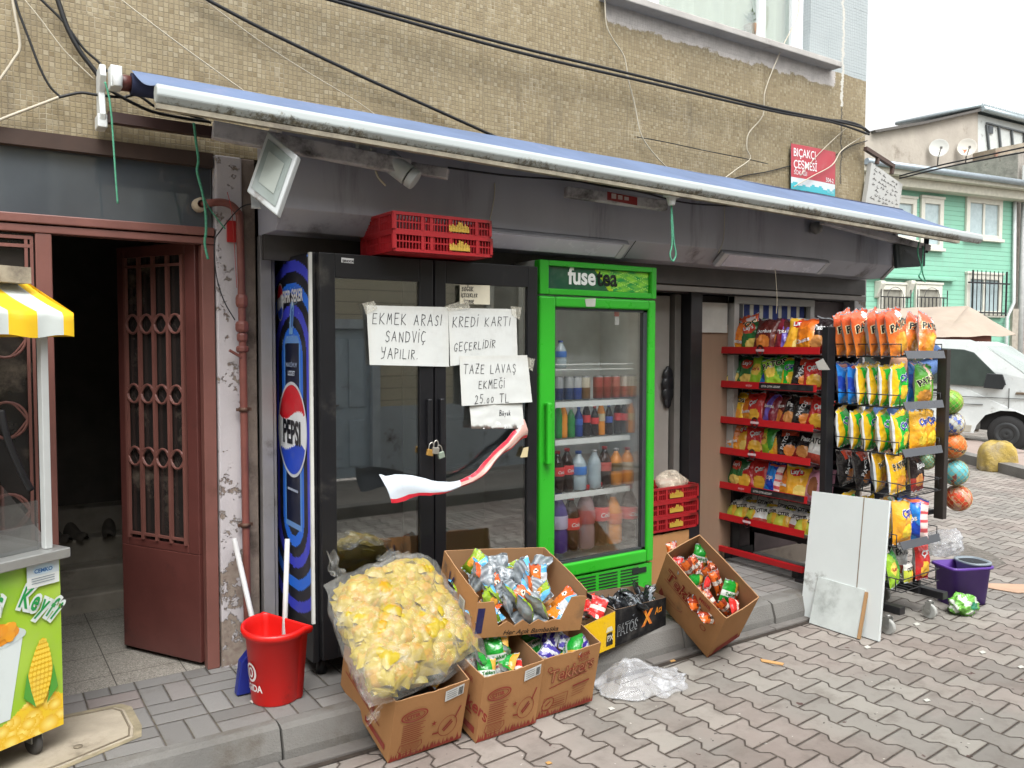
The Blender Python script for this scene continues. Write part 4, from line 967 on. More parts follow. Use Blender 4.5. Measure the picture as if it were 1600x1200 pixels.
for i, (xa, xb, hx_) in enumerate(((X0+.028, 1.918, 1.885), (1.926, X1-.004, 1.952))):
    m = MB(); fw_ = .075 if i == 0 else .062
    m.box((xa, YF-.045, .235), (xa+fw_, YF, 2.095)).box((xb-fw_, YF-.045, .235), (xb, YF, 2.095)).box((xa+fw_, YF-.045, 1.985), (xb-fw_, YF, 2.095)).box((xa+fw_, YF-.045, .235), (xb-fw_, YF, .42))
    dd = m.build('door', blackm, fb, world=True, bevel=.004)
    MB().box((xa+fw_-.005, YF-.03, .41), (xb-fw_+.005, YF-.022, 1.99)).build('pane', fglass, dd, world=True)
    MB().box((hx_-.012, YF-.075, 1.19), (hx_+.012, YF-.046, 1.42)).build('handle', blackm, dd, world=True, bevel=.006)
m = MB(); m.quad((1.445, YF-.046, 2.055), (1.505, YF-.046, 2.053), (1.505, YF-.046, 2.075), (1.445, YF-.046, 2.077), c=C('#c4c4c4')); m.text('ŞENOCAK', lambda X, Y: Vector((1.449+X, YF-.047, 2.058+Y)), .013, c=K, bold=.05)
m.build('maker_plate', PLASTIC, fb, world=True)
MB().box((X0-.004, YF-.004, .40), (X0+.010, YF+.012, 2.097)).build('edge_strip', mat('pale edge trim', '#c9c9c4', .4), fb, world=True)
# side graphic
ya, yb, za, zb = 4.085, 3.622, .40, 2.088; PW, PH = ya-yb, zb-za
def gfx(u, v):
    x = (u-.50)*PW; z = za+v*PH
    zc = min(max(z, .86), 1.62); d = math.hypot(x*1.0, z-zc); d -= .128
    if d < 0 and .80 < z < 1.72:                                     # the can
        e = abs(x)/.128
        if e > .80: return C('#5fa0f0') if e < .93 else C('#3470d0')
        if z > 1.69 or z < .83: return C('#6d9bd8')
        return C('#1d2238') if z < 1.05 or z > 1.5 else C('#232b55')
    k = int((d+.5)/.052) % 4
    return (C('#1d1e26'), C('#2a74ea'), C('#1d1e26'), C('#4048d0'))[k]
sd_ = lambda x, z, d=.0015: Vector((X0-.001-d, ya-x, za+z))
m = MB(); m.grid(lambda u, v: sd_(u*PW, v*PH, 0), 56, 190, sm=False, cf=gfx)
def disc(mb, fn, cx, cz, r, colf, n=64, rings=30):
    for j in range(rings):
        r0, r1 = r*j/rings, r*(j+1)/rings
        for i in range(n):
            a0, a1 = 2*PI*i/n, 2*PI*(i+1)/n; am = (a0+a1)/2; rm = (r0+r1)/2
            mb.add([fn(cx+r0*math.cos(a0), cz+r0*math.sin(a0)), fn(cx+r1*math.cos(a0), cz+r1*math.sin(a0)), fn(cx+r1*math.cos(a1), cz+r1*math.sin(a1)), fn(cx+r0*math.cos(a1), cz+r0*math.sin(a1))], [(0, 1, 2, 3)] if j else [(0, 1, 2)], colf(rm*math.cos(am)/r, rm*math.sin(am)/r))
def globe(x, z):
    if x*x+z*z > .87: return C('#d4d8dc')
    wv = .10*math.sin(x*3.2)
    return C('#d8222f') if z > .30+wv else (C('#f0f3f5') if z > -.36+wv*.8 else C('#2a50cc'))
sdz = lambda s: (lambda x, z: sd_(.5*PW+x*1.0, 1.275-za+(z)*1.12, s))
disc(m, sdz(.003), 0, 0, .205, globe)
m.text('PEPSI', lambda X, Y: sd_(.5*PW+X, 1.275-za+Y, .006), .155, (0, -.065), C('#14161f'), bold=.035, center=True, sx=.74)
m.text('SIFIR ŞEKER', lambda X, Y: sd_(.245*PW+X, 1.885-za+Y, .004), .078, c=Wt, bold=.035, sx=.70, shear=.1)
disc(m, lambda x, z: sd_(.075+x*.75, 1.89-za+z*1.5, .003), 0, 0, .062, globe, 28, 14)
m.text('MAKSİMUM', lambda X, Y: sd_(.5*PW+X, 1.575-za+Y, .004), .030, c=C('#9fb0d0'), bold=.02, center=True); m.text('LEZZET', lambda X, Y: sd_(.5*PW+X, 1.535-za+Y, .004), .030, c=C('#c9d3e4'), bold=.03, center=True)
m.strokes([[(.36*PW, .985-za), (.66*PW, .985-za)]], lambda X, Y: sd_(X, Y, .004), .012, C('#aab4c8'))
m.add([sd_(.5*PW+x, z-za, .003) for x, z in ((-.03, 1.73), (.02, 1.73), (.045, 1.86), (.03, 1.90), (.0, 1.88))], [(0, 1, 2, 3, 4)], C('#7fb0e0')); m.add([sd_(.5*PW+x, z-za, .004) for x, z in ((.006, 1.76), (.022, 1.77), (.03, 1.86), (.01, 1.85))], [(0, 1, 2, 3)], C('#1d4fb4'))
rs = random.Random(2)
for i in range(26): x, z = rs.uniform(.1, .36), rs.uniform(1.68, 1.95); m.add([sd_(x+.004*math.cos(a), z-za+.006*math.sin(a), .0045) for a in (0, 1.57, 3.14, 4.71)], [(0, 1, 2, 3)], C('#9cc0e8'))
m.build('side_graphic', printmat('vinyl graphic', .3), fb, world=True)

# notices taped to its doors (plane of the door fronts)
YP = YF-.048
def P4(*pts, Y=YP): return [ony(x, y, Y) for x, y in pts]
sheet_notice('paper_notice', 'large white notice reading EKMEK ARASI SANDVİÇ YAPILIR', P4((572, 477), (700, 480), (701, 573), (577, 570)), [('EKMEK ARASI', .06, .69, .050), ('SANDVİÇ', .20, .40, .048), ('YAPILIR.', .14, .12, .046)], seed=3)
sheet_notice('paper_notice', 'white notice reading KREDİ KARTI GEÇERLİDİR', P4((700, 481), (806, 483), (807, 557), (702, 572)), [('KREDİ KARTI', .05, .66, .050), ('GEÇERLİDİR', .06, .24, .040)], seed=5)
sheet_notice('paper_notice', 'torn white price notice reading TAZE LAVAŞ EKMEĞİ 25.00 TL', P4((717, 556), (823, 555), (829, 628), (719, 634), Y=YP-.008), [('TAZE LAVAŞ', .05, .64, .044), ('EKMEĞİ', .25, .33, .040), ('25.00 TL', .18, .03, .042)], seed=8, curl=.010)
sheet_notice('paper_notice', 'small torn paper strip reading Büyük under the price notice', P4((733, 634), (815, 628), (816, 672), (734, 672), Y=YP-.004), [('Buyuk'.replace('u', 'ü', 1).replace('ük', 'uk'), .55, .55, .024)], seed=11, torn=.5, curl=.012)
sheet_notice('paper_notice', 'small cream card reading SOĞUK İÇECEKLER İÇERDE', P4((718, 445), (765, 446), (765, 476), (718, 475), Y=YP-.002), [('SOĞUK', .06, .68, .020), ('İÇECEKLER', .04, .37, .016), ('İÇERDE', .12, .05, .016)], paper=C('#cfc9b4'), seed=13, curl=.002)
tape = film('clear tape', (.75, .72, .6), .55, .3, 60, .004)
for i, (q, la) in enumerate(((((566, 474), (585, 470), (590, 482), (572, 492)), 'yellowed tape on the top left corner of the sandwich notice'), (((798, 478), (815, 480), (812, 500), (800, 492)), 'clear tape on the top right corner of the credit card notice'), (((815, 556), (836, 561), (832, 580), (820, 572)), 'crumpled tape beside the price notice'), (((695, 478), (730, 468), (735, 482), (700, 486)), 'clear tape under the cream card'))):
    pp = P4(*q, Y=YP-.010); m = MB(); m.grid(lambda u, v: (pp[3].lerp(pp[2], u)).lerp(pp[0].lerp(pp[1], u), v)+Vector((0, -.006*mnoise.noise(Vector((u*3+i, v*3, 1))), 0)), 6, 6)
    tag(m.build('tape', tape, loc=pp[0], world=True), la, 'tape', 'tape on the fridge notices')
pp = P4((818, 700), (826, 698), (824, 714), (813, 715), Y=YP-.003); m = MB(); m.add(pp+[q+Vector((0, .001, 0)) for q in pp], [(3, 2, 1, 0), (4, 5, 6, 7)]); tag(m.build('tape', mat('masking tape', '#c2b48c', .8), loc=pp[0], world=True), 'square of cream masking tape on the right edge of the fridge door', 'tape', 'tape on the fridge notices')
# drooping poster with a red border, held only at its right end
up_ = [(592, 741, 3.44), (625, 742, 3.43), (675, 749, 3.46), (718, 752, 3.49), (745, 733, 3.51), (775, 703, 3.53), (800, 675, 3.545), (819, 655, 3.552)]
lo_ = [(612, 786, 3.40), (640, 780, 3.40), (680, 772, 3.42), (715, 765, 3.45), (752, 744, 3.48), (785, 712, 3.51), (805, 694, 3.53), (823, 684, 3.550)]
ups = bez([ony(x, y, Y) for x, y, Y in up_], 5); los = bez([ony(x, y, Y) for x, y, Y in lo_], 5); n_ = len(ups)
def pf(u, v, d=0):
    i = min(n_-1, int(round(u*(n_-1)))); p = los[i].lerp(ups[i], v); return p+Vector((0, -.02*math.sin(PI*v)-d-.012*mnoise.noise(Vector((u*9, v*2, 1))), -.006*math.sin(u*25)+.005*mnoise.noise(Vector((u*22, v*3, 5)))))
m = MB(); m.grid(pf, n_-1, 12, cf=lambda u, v: C('#d0283a') if v < .17 else (C('#c3ccd5') if u < .42 else (C('#c03040') if v > .72 and u < .9 else (C('#bb958a') if v > .3 else C('#c9a99e')))))
m.grid(lambda u, v: pf(u, v)+Vector((0, .0012, 0)), n_-1, 12, c=C('#8f959c'), flip=True)
for i in range(5): m.strokes([[(.12, .28+.1*i), (.34-.03*i, .28+.1*i)]], lambda X, Y: pf(X, Y, .001), .006, C('#9aa4b2'))
tag(m.build('drooping_poster', printmat('laminated poster', .25, .003, 12), loc=ups[0], world=True), 'curled laminated poster with red border drooping across the black fridge doors', 'poster')
# padlocks
def padlock(name, label, p, c_, rz):
    t = thing(name, label, 'padlock', p, rot=(0, rz, 0), group='padlocks on the black fridge')
    MB().box((-.017, -.008, -.032), (.017, .008, 0)).build('body', mat(*c_), t, bevel=.003)
    MB().tube(bez([(-.011, 0, -.002), (-.011, 0, .022), (0, 0, .034), (.011, 0, .022), (.011, 0, -.002)], 4), .003, 8).build('shackle', mat('steel shackle', '#b9b6ae', .3, .8), t)
padlock('padlock', 'brass padlock hanging on the black fridge handles', ony(673, 702, 3.515), ('brass', '#b98f4a', .4, .6), .25)
padlock('padlock', 'silver and green padlock hanging on the black fridge handles', ony(688, 706, 3.512), ('silver green', '#9aa898', .4, .5), -.25)
padlock('padlock', 'small steel padlock linking the two padlocks on the fridge handles', ony(681, 699, 3.505), ('steel body', '#aaa69c', .35, .7), .1)
# crates on the fridge
yc = 3.385; xa = ony(614, 392, yc).x; xb = ony(768, 409, yc).x
for i, la in enumerate(('red plastic bread crate directly on top of the black fridge', 'red plastic bread crate, topmost of the two on the black fridge')):
    crate('bread_crate', la, 'crate', (xa, yc, 2.103+i*.088), xb-xa, .36, .09, R(0.5 if i else -0.5), 'bread crates stacked on the black fridge')

# ================================================================== GREEN FRIDGE
green = mat('bright green enamel', '#2fa527', .3, var=.06, vs=4, dirt=.05)
G0, G1, GY, GB = 2.605, 3.452, 3.62, 4.13
fg = thing('drinks_fridge', 'tall bright green glass door iced tea fridge beside the black fridge', 'fridge', (3.03, 3.87, .14))
gzt, gzh = ony(940, 412, GY).z, ony(940, 464, GY).z
m = MB(); gd = .06
m.box((G0, GY+gd, .2), (G0+.03, GB, gzt)).box((G1-.03, GY+gd, .2), (G1, GB, gzt)).box((G0+.03, GY+gd, gzh), (G1-.03, GB, gzt)).box((G0+.03, GY+gd, .2), (G1-.03, GB, .44)).box((G0+.03, GB-.03, .44), (G1-.03, GB, gzh))
m.build('cabinet', mat('white enamel', '#cdd1cc', .4, var=.05), fg, world=True, bevel=.003)
MB().box((G0+.031, GY+gd+.01, .441), (G0+.04, GB-.031, gzh-.001)).box((G1-.04, GY+gd+.01, .441), (G1-.031, GB-.031, gzh-.001)).box((G0+.041, GB-.045, .441), (G1-.041, GB-.031, gzh-.001)).build('lining', mat('pale fridge lining', '#e6ecea', .4), fg, world=True)
m = MB(); m.box((G0-.004, GY, gzh+.002), (G0+.055, GY+gd-.002, gzt)).box((G1-.035, GY, gzh+.002), (G1+.004, GY+gd-.002, gzt)).box((G0+.055, GY, gzt-.03), (G1-.035, GY+gd-.002, gzt)).box((G0+.055, GY, gzh+.002), (G1-.035, GY+gd-.002, gzh+.035)).box((G0+.055, GY+.03, gzh+.035), (G1-.035, GY+gd-.002, gzt-.03))
hd = m.build('header', green, fg, world=True, bevel=.006)
sx0, sx1, sz0, sz1 = G0+.06, G1-.04, gzh+.038, gzt-.033
def leafbg(u, v):
    dgr = blend(C('#24503f'), C('#2b6a42'), u*1.4+.2*mnoise.noise(Vector((u*5, v*3, 1))))
    if u > .45+.14*(1-v):
        n = mnoise.noise(Vector((u*9, v*5, 4)))+.5*mnoise.noise(Vector((u*22, v*12, 2)))
        vein = abs(math.sin((u*1.5+v*.7)*14)) < .10 or abs(math.sin((u-v*.5)*11)) < .08
        if .45+.14*(1-v) < u < .48+.16*(1-v): return C('#a8c92c')
        return C('#a5dc60') if vein else blend(C('#2c9a48'), C('#8fd63e'), n+.5)
    return dgr
m = MB(); m.grid(lambda u, v: Vector((sx0+(sx1-sx0)*u, GY+.027, sz0+(sz1-sz0)*v)), 90, 24, sm=False, cf=leafbg)
hf = lambda X, Y: Vector((sx0+(sx1-sx0)*.19+X, GY+.024, sz0+.030+Y))
m.text('fuse', hf, .132, c=C('#f0f3f0'), bold=.03, sx=.92); wf_ = glyphs('fuse', .03)[2]*.132*.92
m.text('tea', lambda X, Y: hf(X+wf_+.006, Y), .132, c=C('#10201b'), bold=.03, sx=.92)
m.build('sign', printmat('header sign film', .12), hd, world=True)  # printed film, no lamp behind it
zt_, zb_ = gzh-.006, ony(940, 890, GY).z
dz0, dz1 = ony(900, 473, GY).z, ony(900, 893, GY).z
gx0, gx1 = ony(868, 680, GY).x, ony(1013, 680, GY).x; gz1 = ony(940, 482, GY).z; gz0 = ony(935, 873, GY).z
DZ0 = gz0-.075
m = MB(); m.box((G0-.004, GY, DZ0), (gx0, GY+gd-.003, zt_)).box((gx1, GY, DZ0), (G1+.002, GY+gd-.003, zt_)).box((gx0, GY, gz1), (gx1, GY+gd-.003, zt_)).box((gx0, GY, DZ0), (gx1, GY+gd-.003, gz0))
dr = m.build('door', green, fg, world=True, bevel=.012, seg=3)
m = MB()
for a_, b_ in (((gx0-.002, gz0), (gx0+.012, gz1)), ((gx1-.03, gz0), (gx1+.002, gz1)), ((gx0, gz1-.014), (gx1, gz1+.002)), ((gx0, gz0-.002), (gx1, gz0+.014))): m.box((a_[0], GY+.02, a_[1]), (b_[0], GY+.05, b_[1]))
m.build('gasket', mat('dark gasket', '#33373a', .6), dr, world=True)
MB().box((gx0+.005, GY+.026, gz0+.005), (gx1-.005, GY+.034, gz1-.005)).build('pane', glass('green fridge glass', (.98, .985, .985), .01, .012, .6), dr, world=True)
hz0, hz1 = ony(858, 725, GY).z, ony(858, 628, GY).z
m = MB(); m.bar((G0+.035, GY-.03, hz0), (G0+.035, GY-.03, hz1), .035, .03).box((G0+.02, GY-.03, hz0), (G0+.05, GY+.002, hz0+.03)).box((G0+.02, GY-.03, hz1-.03), (G0+.05, GY+.002, hz1)); m.build('handle', green, dr, world=True, bevel=.01)
m = MB(); m.box((G0-.002, GY+.012, .19), (G1, GY+gd-.004, DZ0-.01)); kk = m.build('kick_panel', green, fg, world=True, bevel=.004)
m = MB()
for i in range(9):
    z = .205+i*.018
    for j in range(4): m.box((G0+.10+j*.165, GY+.009, z), (G0+.24+j*.165, GY+.0125, z+.007))
m.box((G1-.16, GY+.006, DZ0-.06), (G1-.05, GY+.0125, DZ0-.03)); m.build('vent_slot', mat('vent black', '#15201a', .7), kk, world=True)
for x in (G0+.06, G1-.06): MB().lathe([(0, .14), (.025, .14), (.02, .2), (0, .2)], (x, GY+.12, 0), 12).build('foot', blackm, fg, world=True)
pp = [ony(*q, GY-.003) for q in ((914, 467), (931, 466), (930, 479), (916, 479))]; m = MB(); m.add(pp+[q+Vector((0, .0015, 0)) for q in pp], [(3, 2, 1, 0), (4, 5, 6, 7)]); m.build('tape_patch', mat('white tape', '#b9bdb0', .7), dr, world=True)
m = MB(); a_ = ony(963, 485, GY+.06); m.box((a_.x-.018, GY+.055, a_.z-.035), (a_.x+.018, GY+.057, a_.z), c=C('#c02a2c')).box((a_.x-.014, GY+.055, a_.z-.085), (a_.x+.018, GY+.057, a_.z-.0355), c=C('#c9cbc9')); m.build('sticker', PLASTIC, dr, world=True)
SYF = GY+.09
shz = {k: ony(925, y, SYF).z for k, y in dict(A=629, B=686.5, C=769).items()}; shz['D'] = gz0+.02; shz['top'] = ony(925, 577, SYF).z
white = mat('white shelf strip', '#e3e8e5', .4, var=.04)
for k in 'ABC':
    m = MB(); z = shz[k]; m.box((G0+.05, SYF-.006, z-.02), (G1-.12, SYF, z+.012))
    for i in range(18): m.bar((G0+.06+i*.038, SYF, z-.004), (G0+.06+i*.038, GB-.06, z-.004), .004)
    for yy in (SYF+.15, GB-.08): m.bar((G0+.05, yy, z-.006), (G1-.12, yy, z-.006), .006)
    m.build('shelf', white, fg, world=True)
m = MB()
for dz in (0, .03): m.bar((G0+.05, SYF, shz['top']+dz), (G1-.1, SYF, shz['top']+dz), .006)
m.bar((G0+.05, SYF+.3, shz['top']), (G1-.1, SYF+.3, shz['top']), .006); m.build('shelf', white, fg, world=True)
def bx(px): return ony(px, 640, SYF+.05).x
GRP = 'drinks on the shelves of the green fridge'
def cell(px, h, row): return (bx(px), SYF+.055, shz[row]+.014)
for i, (px, a, b_) in enumerate(((873, '#26406f', '#a9afb4'), (889, '#25457a', '#b4b9bc'), (902, '#2b4ea0', '#c0c4c6'), (915, '#7c5a3a', '#d2cbb8'), (935, '#8c2c2a', '#b04a45'), (948, '#8c2c2a', '#a8403c'), (962, '#a03a36', '#c06a60'), (976, '#b4453c', '#cfc6bc'), (988, '#c96a3a', '#d8d2c6'))):
    can(a, b_, .145, .030, cell(px, .1, 'A'), ['dark blue and silver can, leftmost on the upper shelf of the green fridge', 'dark blue can, second from the left on the upper shelf of the green fridge', 'bright blue and white can, third from the left on the upper green fridge shelf', 'brown and cream can on the upper green fridge shelf beside the bright blue can', 'dark red can beside the brown can on the upper green fridge shelf', 'dark red can between two red cans on the upper green fridge shelf', 'red can, third of the red cans on the upper green fridge shelf', 'red and cream can, next to last on the upper green fridge shelf', 'orange and white can, last on the right of the upper green fridge shelf'][i], GRP)
RED = '#d63a3c'
rows = [('B', .19, .025, [(873, 'green', None, CAPW, 'green bottle without label, leftmost on the small bottle shelf of the green fridge'), (881, 'orange', None, CAPR, 'small orange soda bottle between the two green bottles in the fridge'), (893, 'green', None, CAPW, 'larger green bottle right of the small orange soda in the fridge'), (905, 'blue', '#3a62b8', CAPB, 'small blue bottle beside the green bottles in the fridge'), (917, 'cola', RED, CAPR, 'small cola bottle next to the small blue bottle in the fridge'), (930, 'cola', RED, CAPR, 'small cola bottle in the middle of the small bottle shelf'), (940, 'orange', '#c9bd9a', CAPW, 'tiny cream labelled bottle among the small colas in the fridge'), (952, 'cola', '#3d5bb0', CAPB, 'small cola bottle with a blue label in the fridge'), (966, 'cola', RED, CAPR, 'small cola bottle right of the blue labelled cola'), (976, 'cola', RED, CAPR, 'small cola bottle beside the orange jar at the right of the shelf'), (987, 'orange', '#d9b56a', CAPW, 'orange drink with a yellow label at the right end of the small bottle shelf')]),
 ('C', .25, .041, [(872, 'cola', RED, CAPR, 'cola bottle, leftmost on the middle shelf of the green fridge'), (887, 'cola', RED, CAPR, 'cola bottle between the leftmost cola and the water bottle'), (905, 'water', '#3f7fd0', CAPB, 'big clear water bottle with a bright blue label'), (930, 'water', None, CAPW, 'clear bottle without label right of the blue labelled water'), (946, 'cola', '#c9625a', CAPR, 'cola bottle with a red and blue label on the middle shelf'), (964, 'orange', '#6d5a2e', CAPW, 'orange juice bottle with a dark label on the middle shelf'), (982, 'orange', '#cfc0a8', CAPR, 'orange juice bottle with a pale label on the middle shelf')]),
 ('D', .345, .055, [(874, 'purple', '#b9b4cf', CAPB, 'big purple bottle, leftmost on the bottom of the green fridge'), (893, 'cola', RED, CAPR, 'big cola bottle beside the purple bottle'), (917, 'pink', '#a8595e', CAPR, 'tall pale pink soda bottle at the bottom of the green fridge'), (940, 'cola', RED, CAPR, 'big cola bottle between the pink soda and the orange soda'), (960, 'orange', '#e06a2a', CAPW, 'big orange soda bottle at the bottom of the green fridge'), (985, 'cola', RED, CAPR, 'big cola bottle at the right of the orange soda')])]
for row, h_, r_, items in rows:
    for i, (px, lq, lab, cap_, la) in enumerate(items):
        hh = h_*(1+.12*math.sin(px*1.7)); bottle(lq, lab, cap_, hh, r_*(1.2 if 'big clear' in la else 1), cell(px, h_, row), la, GRP, 'Cola' if (lq == 'cola' and lab == RED and row in 'CD') else None)
bottle('water', '#3f78c8', CAPB, .16, .035, (bx(877), SYF+.06, shz['top']+.006), 'short clear bottle with blue base alone on the top wire shelf', GRP)

# crates and cardboard behind the green fridge
sy = 3.85; sx_ = ony(1089, 760, sy).x; sz_ = ony(1089, 822, sy).z
bx_, _ = carton('cardboard_box', 'plain brown cardboard box under the three red crates', (3.50, sy+.01, .14), (0, 0, 0), (.50, .26, sz_-.155))
for i, la in enumerate(('red bread crate, lowest of three beside the green fridge', 'red bread crate in the middle of the three beside the green fridge', 'red bread crate, topmost of three beside the green fridge, loaves inside')):
    crate('bread_crate', la, 'crate', (sx_-.58, sy-.01, sz_+.002+i*.096), .58, .27, .095, 0, 'bread crates beside the green fridge', deco=True)
bz = sz_+.002+3*.096-.05; m = MB()
m.grid(lambda u, v: Vector((.13*math.cos(u*2*PI)*math.sin(PI*v)*(1+.15*math.sin(u*17+v*9)), .08*math.sin(u*2*PI)*math.sin(PI*v)*(1+.15*math.sin(u*13)), .075*(-math.cos(PI*v))*(1+.2*math.sin(u*9+v*5))+.05)), 30, 16)
tag(m.build('bread_bag', film('bread bag film', (.75, .66, .52), .75, .25, 22, .01), loc=(sx_-.14, sy+.1, bz)), 'crinkled clear bag of bread in the topmost red crate', 'bread bag')

# ================================================================== LIGHTS, CAMERA, FIXTURES
def led(label, xa, xb):
    t = thing('batten_light', label, 'wall light', ((xa+xb)/2, 3.63, 2.24), group='flat lights under the fascia')
    Mx = Matrix.Rotation(math.atan2(-.088, .10), 4, 'X'); n = Vector((0, -.66, -.75)); h2 = .055; L = (xb-xa)/2
    B = Matrix(((1, 0, 0, 0), (0, .75, -.66, 0), (0, -.66, -.75, 0), (0, 0, 0, 1)))
    def slab(a, b, c0, c1, d0, d1): m = MB(); m.box((a, c0, d0), (b, c1, d1)); m.xf(B); return m
    slab(-L, L, -h2, h2, -.005, .022).build('housing', mat('light housing', '#a4a4aa', .4, .2), t, bevel=.004)
    slab(-L+.05, L-.05, -h2+.006, h2-.006, .0225, .027).build('diffuser', mat('unlit diffuser', '#c3c3d0', .25, var=.05), t, bevel=.003)
    for s in (-1, 1): slab(s*L-(.045 if s > 0 else 0), s*L+(.045 if s < 0 else 0), -h2, h2, .0225, .028).build('end_cap', mat('white end cap', '#b9b9bd', .4), t, bevel=.003)
led('flat grey unlit light under the fascia, partly behind the red crates', 2.02, 3.20)
led('flat grey unlit light under the fascia above the snack racks', 3.985, 5.06)
def flood(name, label, TL, TR, BR, BL, th, face, lens, fixed):
    t = thing(name, label, 'floodlight', (TL+BR)/2); m = MB(); n = (TR-TL).cross(BL-TL).normalized()
    if n.y > 0: n = -n
    q = [TL, TR, BR, BL]; m.add(q+[p-n*th for p in q], [(0, 1, 2, 3), (7, 6, 5, 4), (0, 4, 5, 1), (1, 5, 6, 2), (2, 6, 7, 3), (3, 7, 4, 0)])
    h = m.build('housing', face, t, world=True, bevel=.006)
    cc = (TL+TR+BR+BL)/4; m = MB(); qq = [cc+(p-cc)*.80+n*.003 for p in q]; m.add(qq+[p-n*.002 for p in qq], [(0, 1, 2, 3), (7, 6, 5, 4)]); m.build('lens', lens, t, world=True)
    m = MB(); m.bar(fixed[0], fixed[1], .035, .006); m.build('bracket', face, t, world=True)
    return t, cc, n, q
wl_ = mat('white fixture', '#aeb2b2', .4, var=.06, dirt=.15)
t, cc, n, q = flood('floodlight', 'white square floodlight hanging crooked above the black fridge', ony(418, 204, 3.36), ony(465, 243, 3.24), ony(432, 337, 3.24), ony(385, 299, 3.36), .035, wl_, mat('flood lens', '#7f8884', .12, var=.15, spec=.7), (ony(400, 325, 3.36), ony(398, 300, 3.62)))
m = MB(); qq = [cc+(p-cc)*.5+n*.006 for p in q]; m.add(qq, [(0, 1, 2, 3)]); m.build('reflector', mat('led plate', '#9aa19a', .3, .3), t, world=True)
flood('floodlight', 'dark floodlight seen from behind under the right end of the awning', ony(1399, 381, 3.42), ony(1447, 380, 3.36), ony(1446, 416, 3.36), ony(1402, 419, 3.42), .03, mat('dark aluminium', '#343b3d', .45, .3), mat('flood rear plate', '#2a3032', .3), (ony(1446, 395, 3.38), ony(1448, 372, 3.40)))
t = thing('security_camera', 'white bullet security camera under the awning bar', 'camera', ony(590, 250, 3.52))
MB().bar(ony(566, 222, 3.5), ony(566, 253, 3.5), .05, .04, up=(0, 1, 0)).build('junction_box', wl_, t, world=True, bevel=.004)
MB().bar(ony(581, 234, 3.49), ony(581, 258, 3.49), .03, .05, up=(0, 1, 0)).tube([ony(584, 245, 3.47), ony(600, 248, 3.42)], .016, 12).build('mount', wl_, t, world=True, bevel=.003)
a_, b_ = ony(602, 247, 3.43), ony(638, 274, 3.37); dv = (b_-a_)
MB().tube([a_, a_+dv*.04, b_], [.02, .048, .048], 20).build('body', wl_, t, world=True, bevel=.004)
MB().tube([b_, b_+dv*.13], [.036, .036], 20).build('lens_ring', mat('camera black', '#15161a', .3), t, world=True)
MB().tube([b_+dv*.05, b_+dv*.32], [.049, .046], 20).build('sun_shield', wl_, t, world=True, bevel=.004)
MB().tube(bez([ony(585, 256, 3.48), ony(590, 275, 3.46), ony(603, 290, 3.46)], 6), .005, 8).build('lead', mat('cream cable', '#b2aa98', .6), t, world=True)
m = MB(); a_ = ony(1275, 356, 3.56); m.lathe([(0, -.045), (.04, -.03), (.045, 0), (.035, .035), (0, .04)], a_, 16); tag(m.build('small_lamp', mat('grey lamp', '#6c6a69', .4), loc=a_, world=True), 'small round grey lamp under the fascia near the right floodlight', 'lamp')
# street sign
t = thing('street_sign', 'red street name sign with turquoise foot reading BIÇAKÇI ÇEŞMESİ SOKAĞI', 'street sign', ony(1270, 262, 3.97))
q = [ony(1236, 295, 3.972), ony(1304.5, 307, 3.972), ony(1305.5, 238, 3.972), ony(1236, 224, 3.972)]
def sg(u, v, d=0): return (q[0].lerp(q[1], u)).lerp(q[3].lerp(q[2], u), v)+Vector((0, -d-.010*math.sin(u*PI), 0))
SW, SH = (q[1]-q[0]).length, (q[3]-q[0]).length
m = MB(); m.grid(sg, 30, 30, sm=False, cf=lambda u, v: C('#a93a44') if v > .255 else (C('#c2c9cc') if v > .13+.05*math.sin(u*11)*math.sin(u*23) else C('#3fa7b3')))
m.grid(lambda u, v: sg(u, v)+Vector((0, .004, 0)), 8, 2, c=C('#2d6f78'), flip=True)
sf = lambda X, Y: sg(X/SW, Y/SH, .0022)
m.text('BIÇAKÇI', sf, .085, (.05*SW, .735*SH), C('#e3dede'), bold=.006, sx=.78); m.text('ÇEŞMESİ', sf, .085, (.05*SW, .475*SH), C('#e3dede'), bold=.006, sx=.78); m.text('SOKAĞI', sf, .045, (.055*SW, .335*SH), C('#cfc5c5'), bold=.012, sx=.9); m.text('504-2', sf, .045, (.76*SW, .29*SH), C('#cfc5c5'), bold=.02)
m.text('FATİH', sf, .03, (.8*SW, .04*SH), C('#9fd0d6'))
m.build('plate', printmat('sign enamel', .35, dirt=.1), t, world=True)
# crooked board at the corner
t = thing('corner_board', 'crooked white lettered board hanging on the building corner', 'sign board', ony(1385, 290, 3.95))
q = [ony(1403, 337, 3.9), ony(1352, 320, 3.94), ony(1362, 254, 3.94), ony(1410.5, 288, 3.9)]
m = MB(); n = (q[1]-q[0]).cross(q[3]-q[0]).normalized()*.04
if n.y < 0: n = -n
m.add(q+[p+n for p in q], [(0, 1, 2, 3), (7, 6, 5, 4), (0, 4, 5, 1), (1, 5, 6, 2), (2, 6, 7, 3), (3, 7, 4, 0)], C('#a9a9a4'))
bf = lambda u, v: (q[1].lerp(q[0], u)).lerp(q[2].lerp(q[3], u), v)-n*.05
rs = random.Random(6)
for r_ in range(7):
    u = .10
    while u < .88:
        L = rs.uniform(.03, .10); v = .88-r_*.115+rs.uniform(-.012, .012)
        if rs.random() < .72: m.strokes([[(u, v), (u+L*.4, v+rs.uniform(-.03, .02)), (u+L, v+rs.uniform(-.02, .03))], [(u+L*.3, v+.03), (u+L*.45, v+.035)]], bf, .016, C('#4a4744'))
        u += L+rs.uniform(.02, .08)
m.build('board', printmat('board print', .5, dirt=.1), t, world=True)
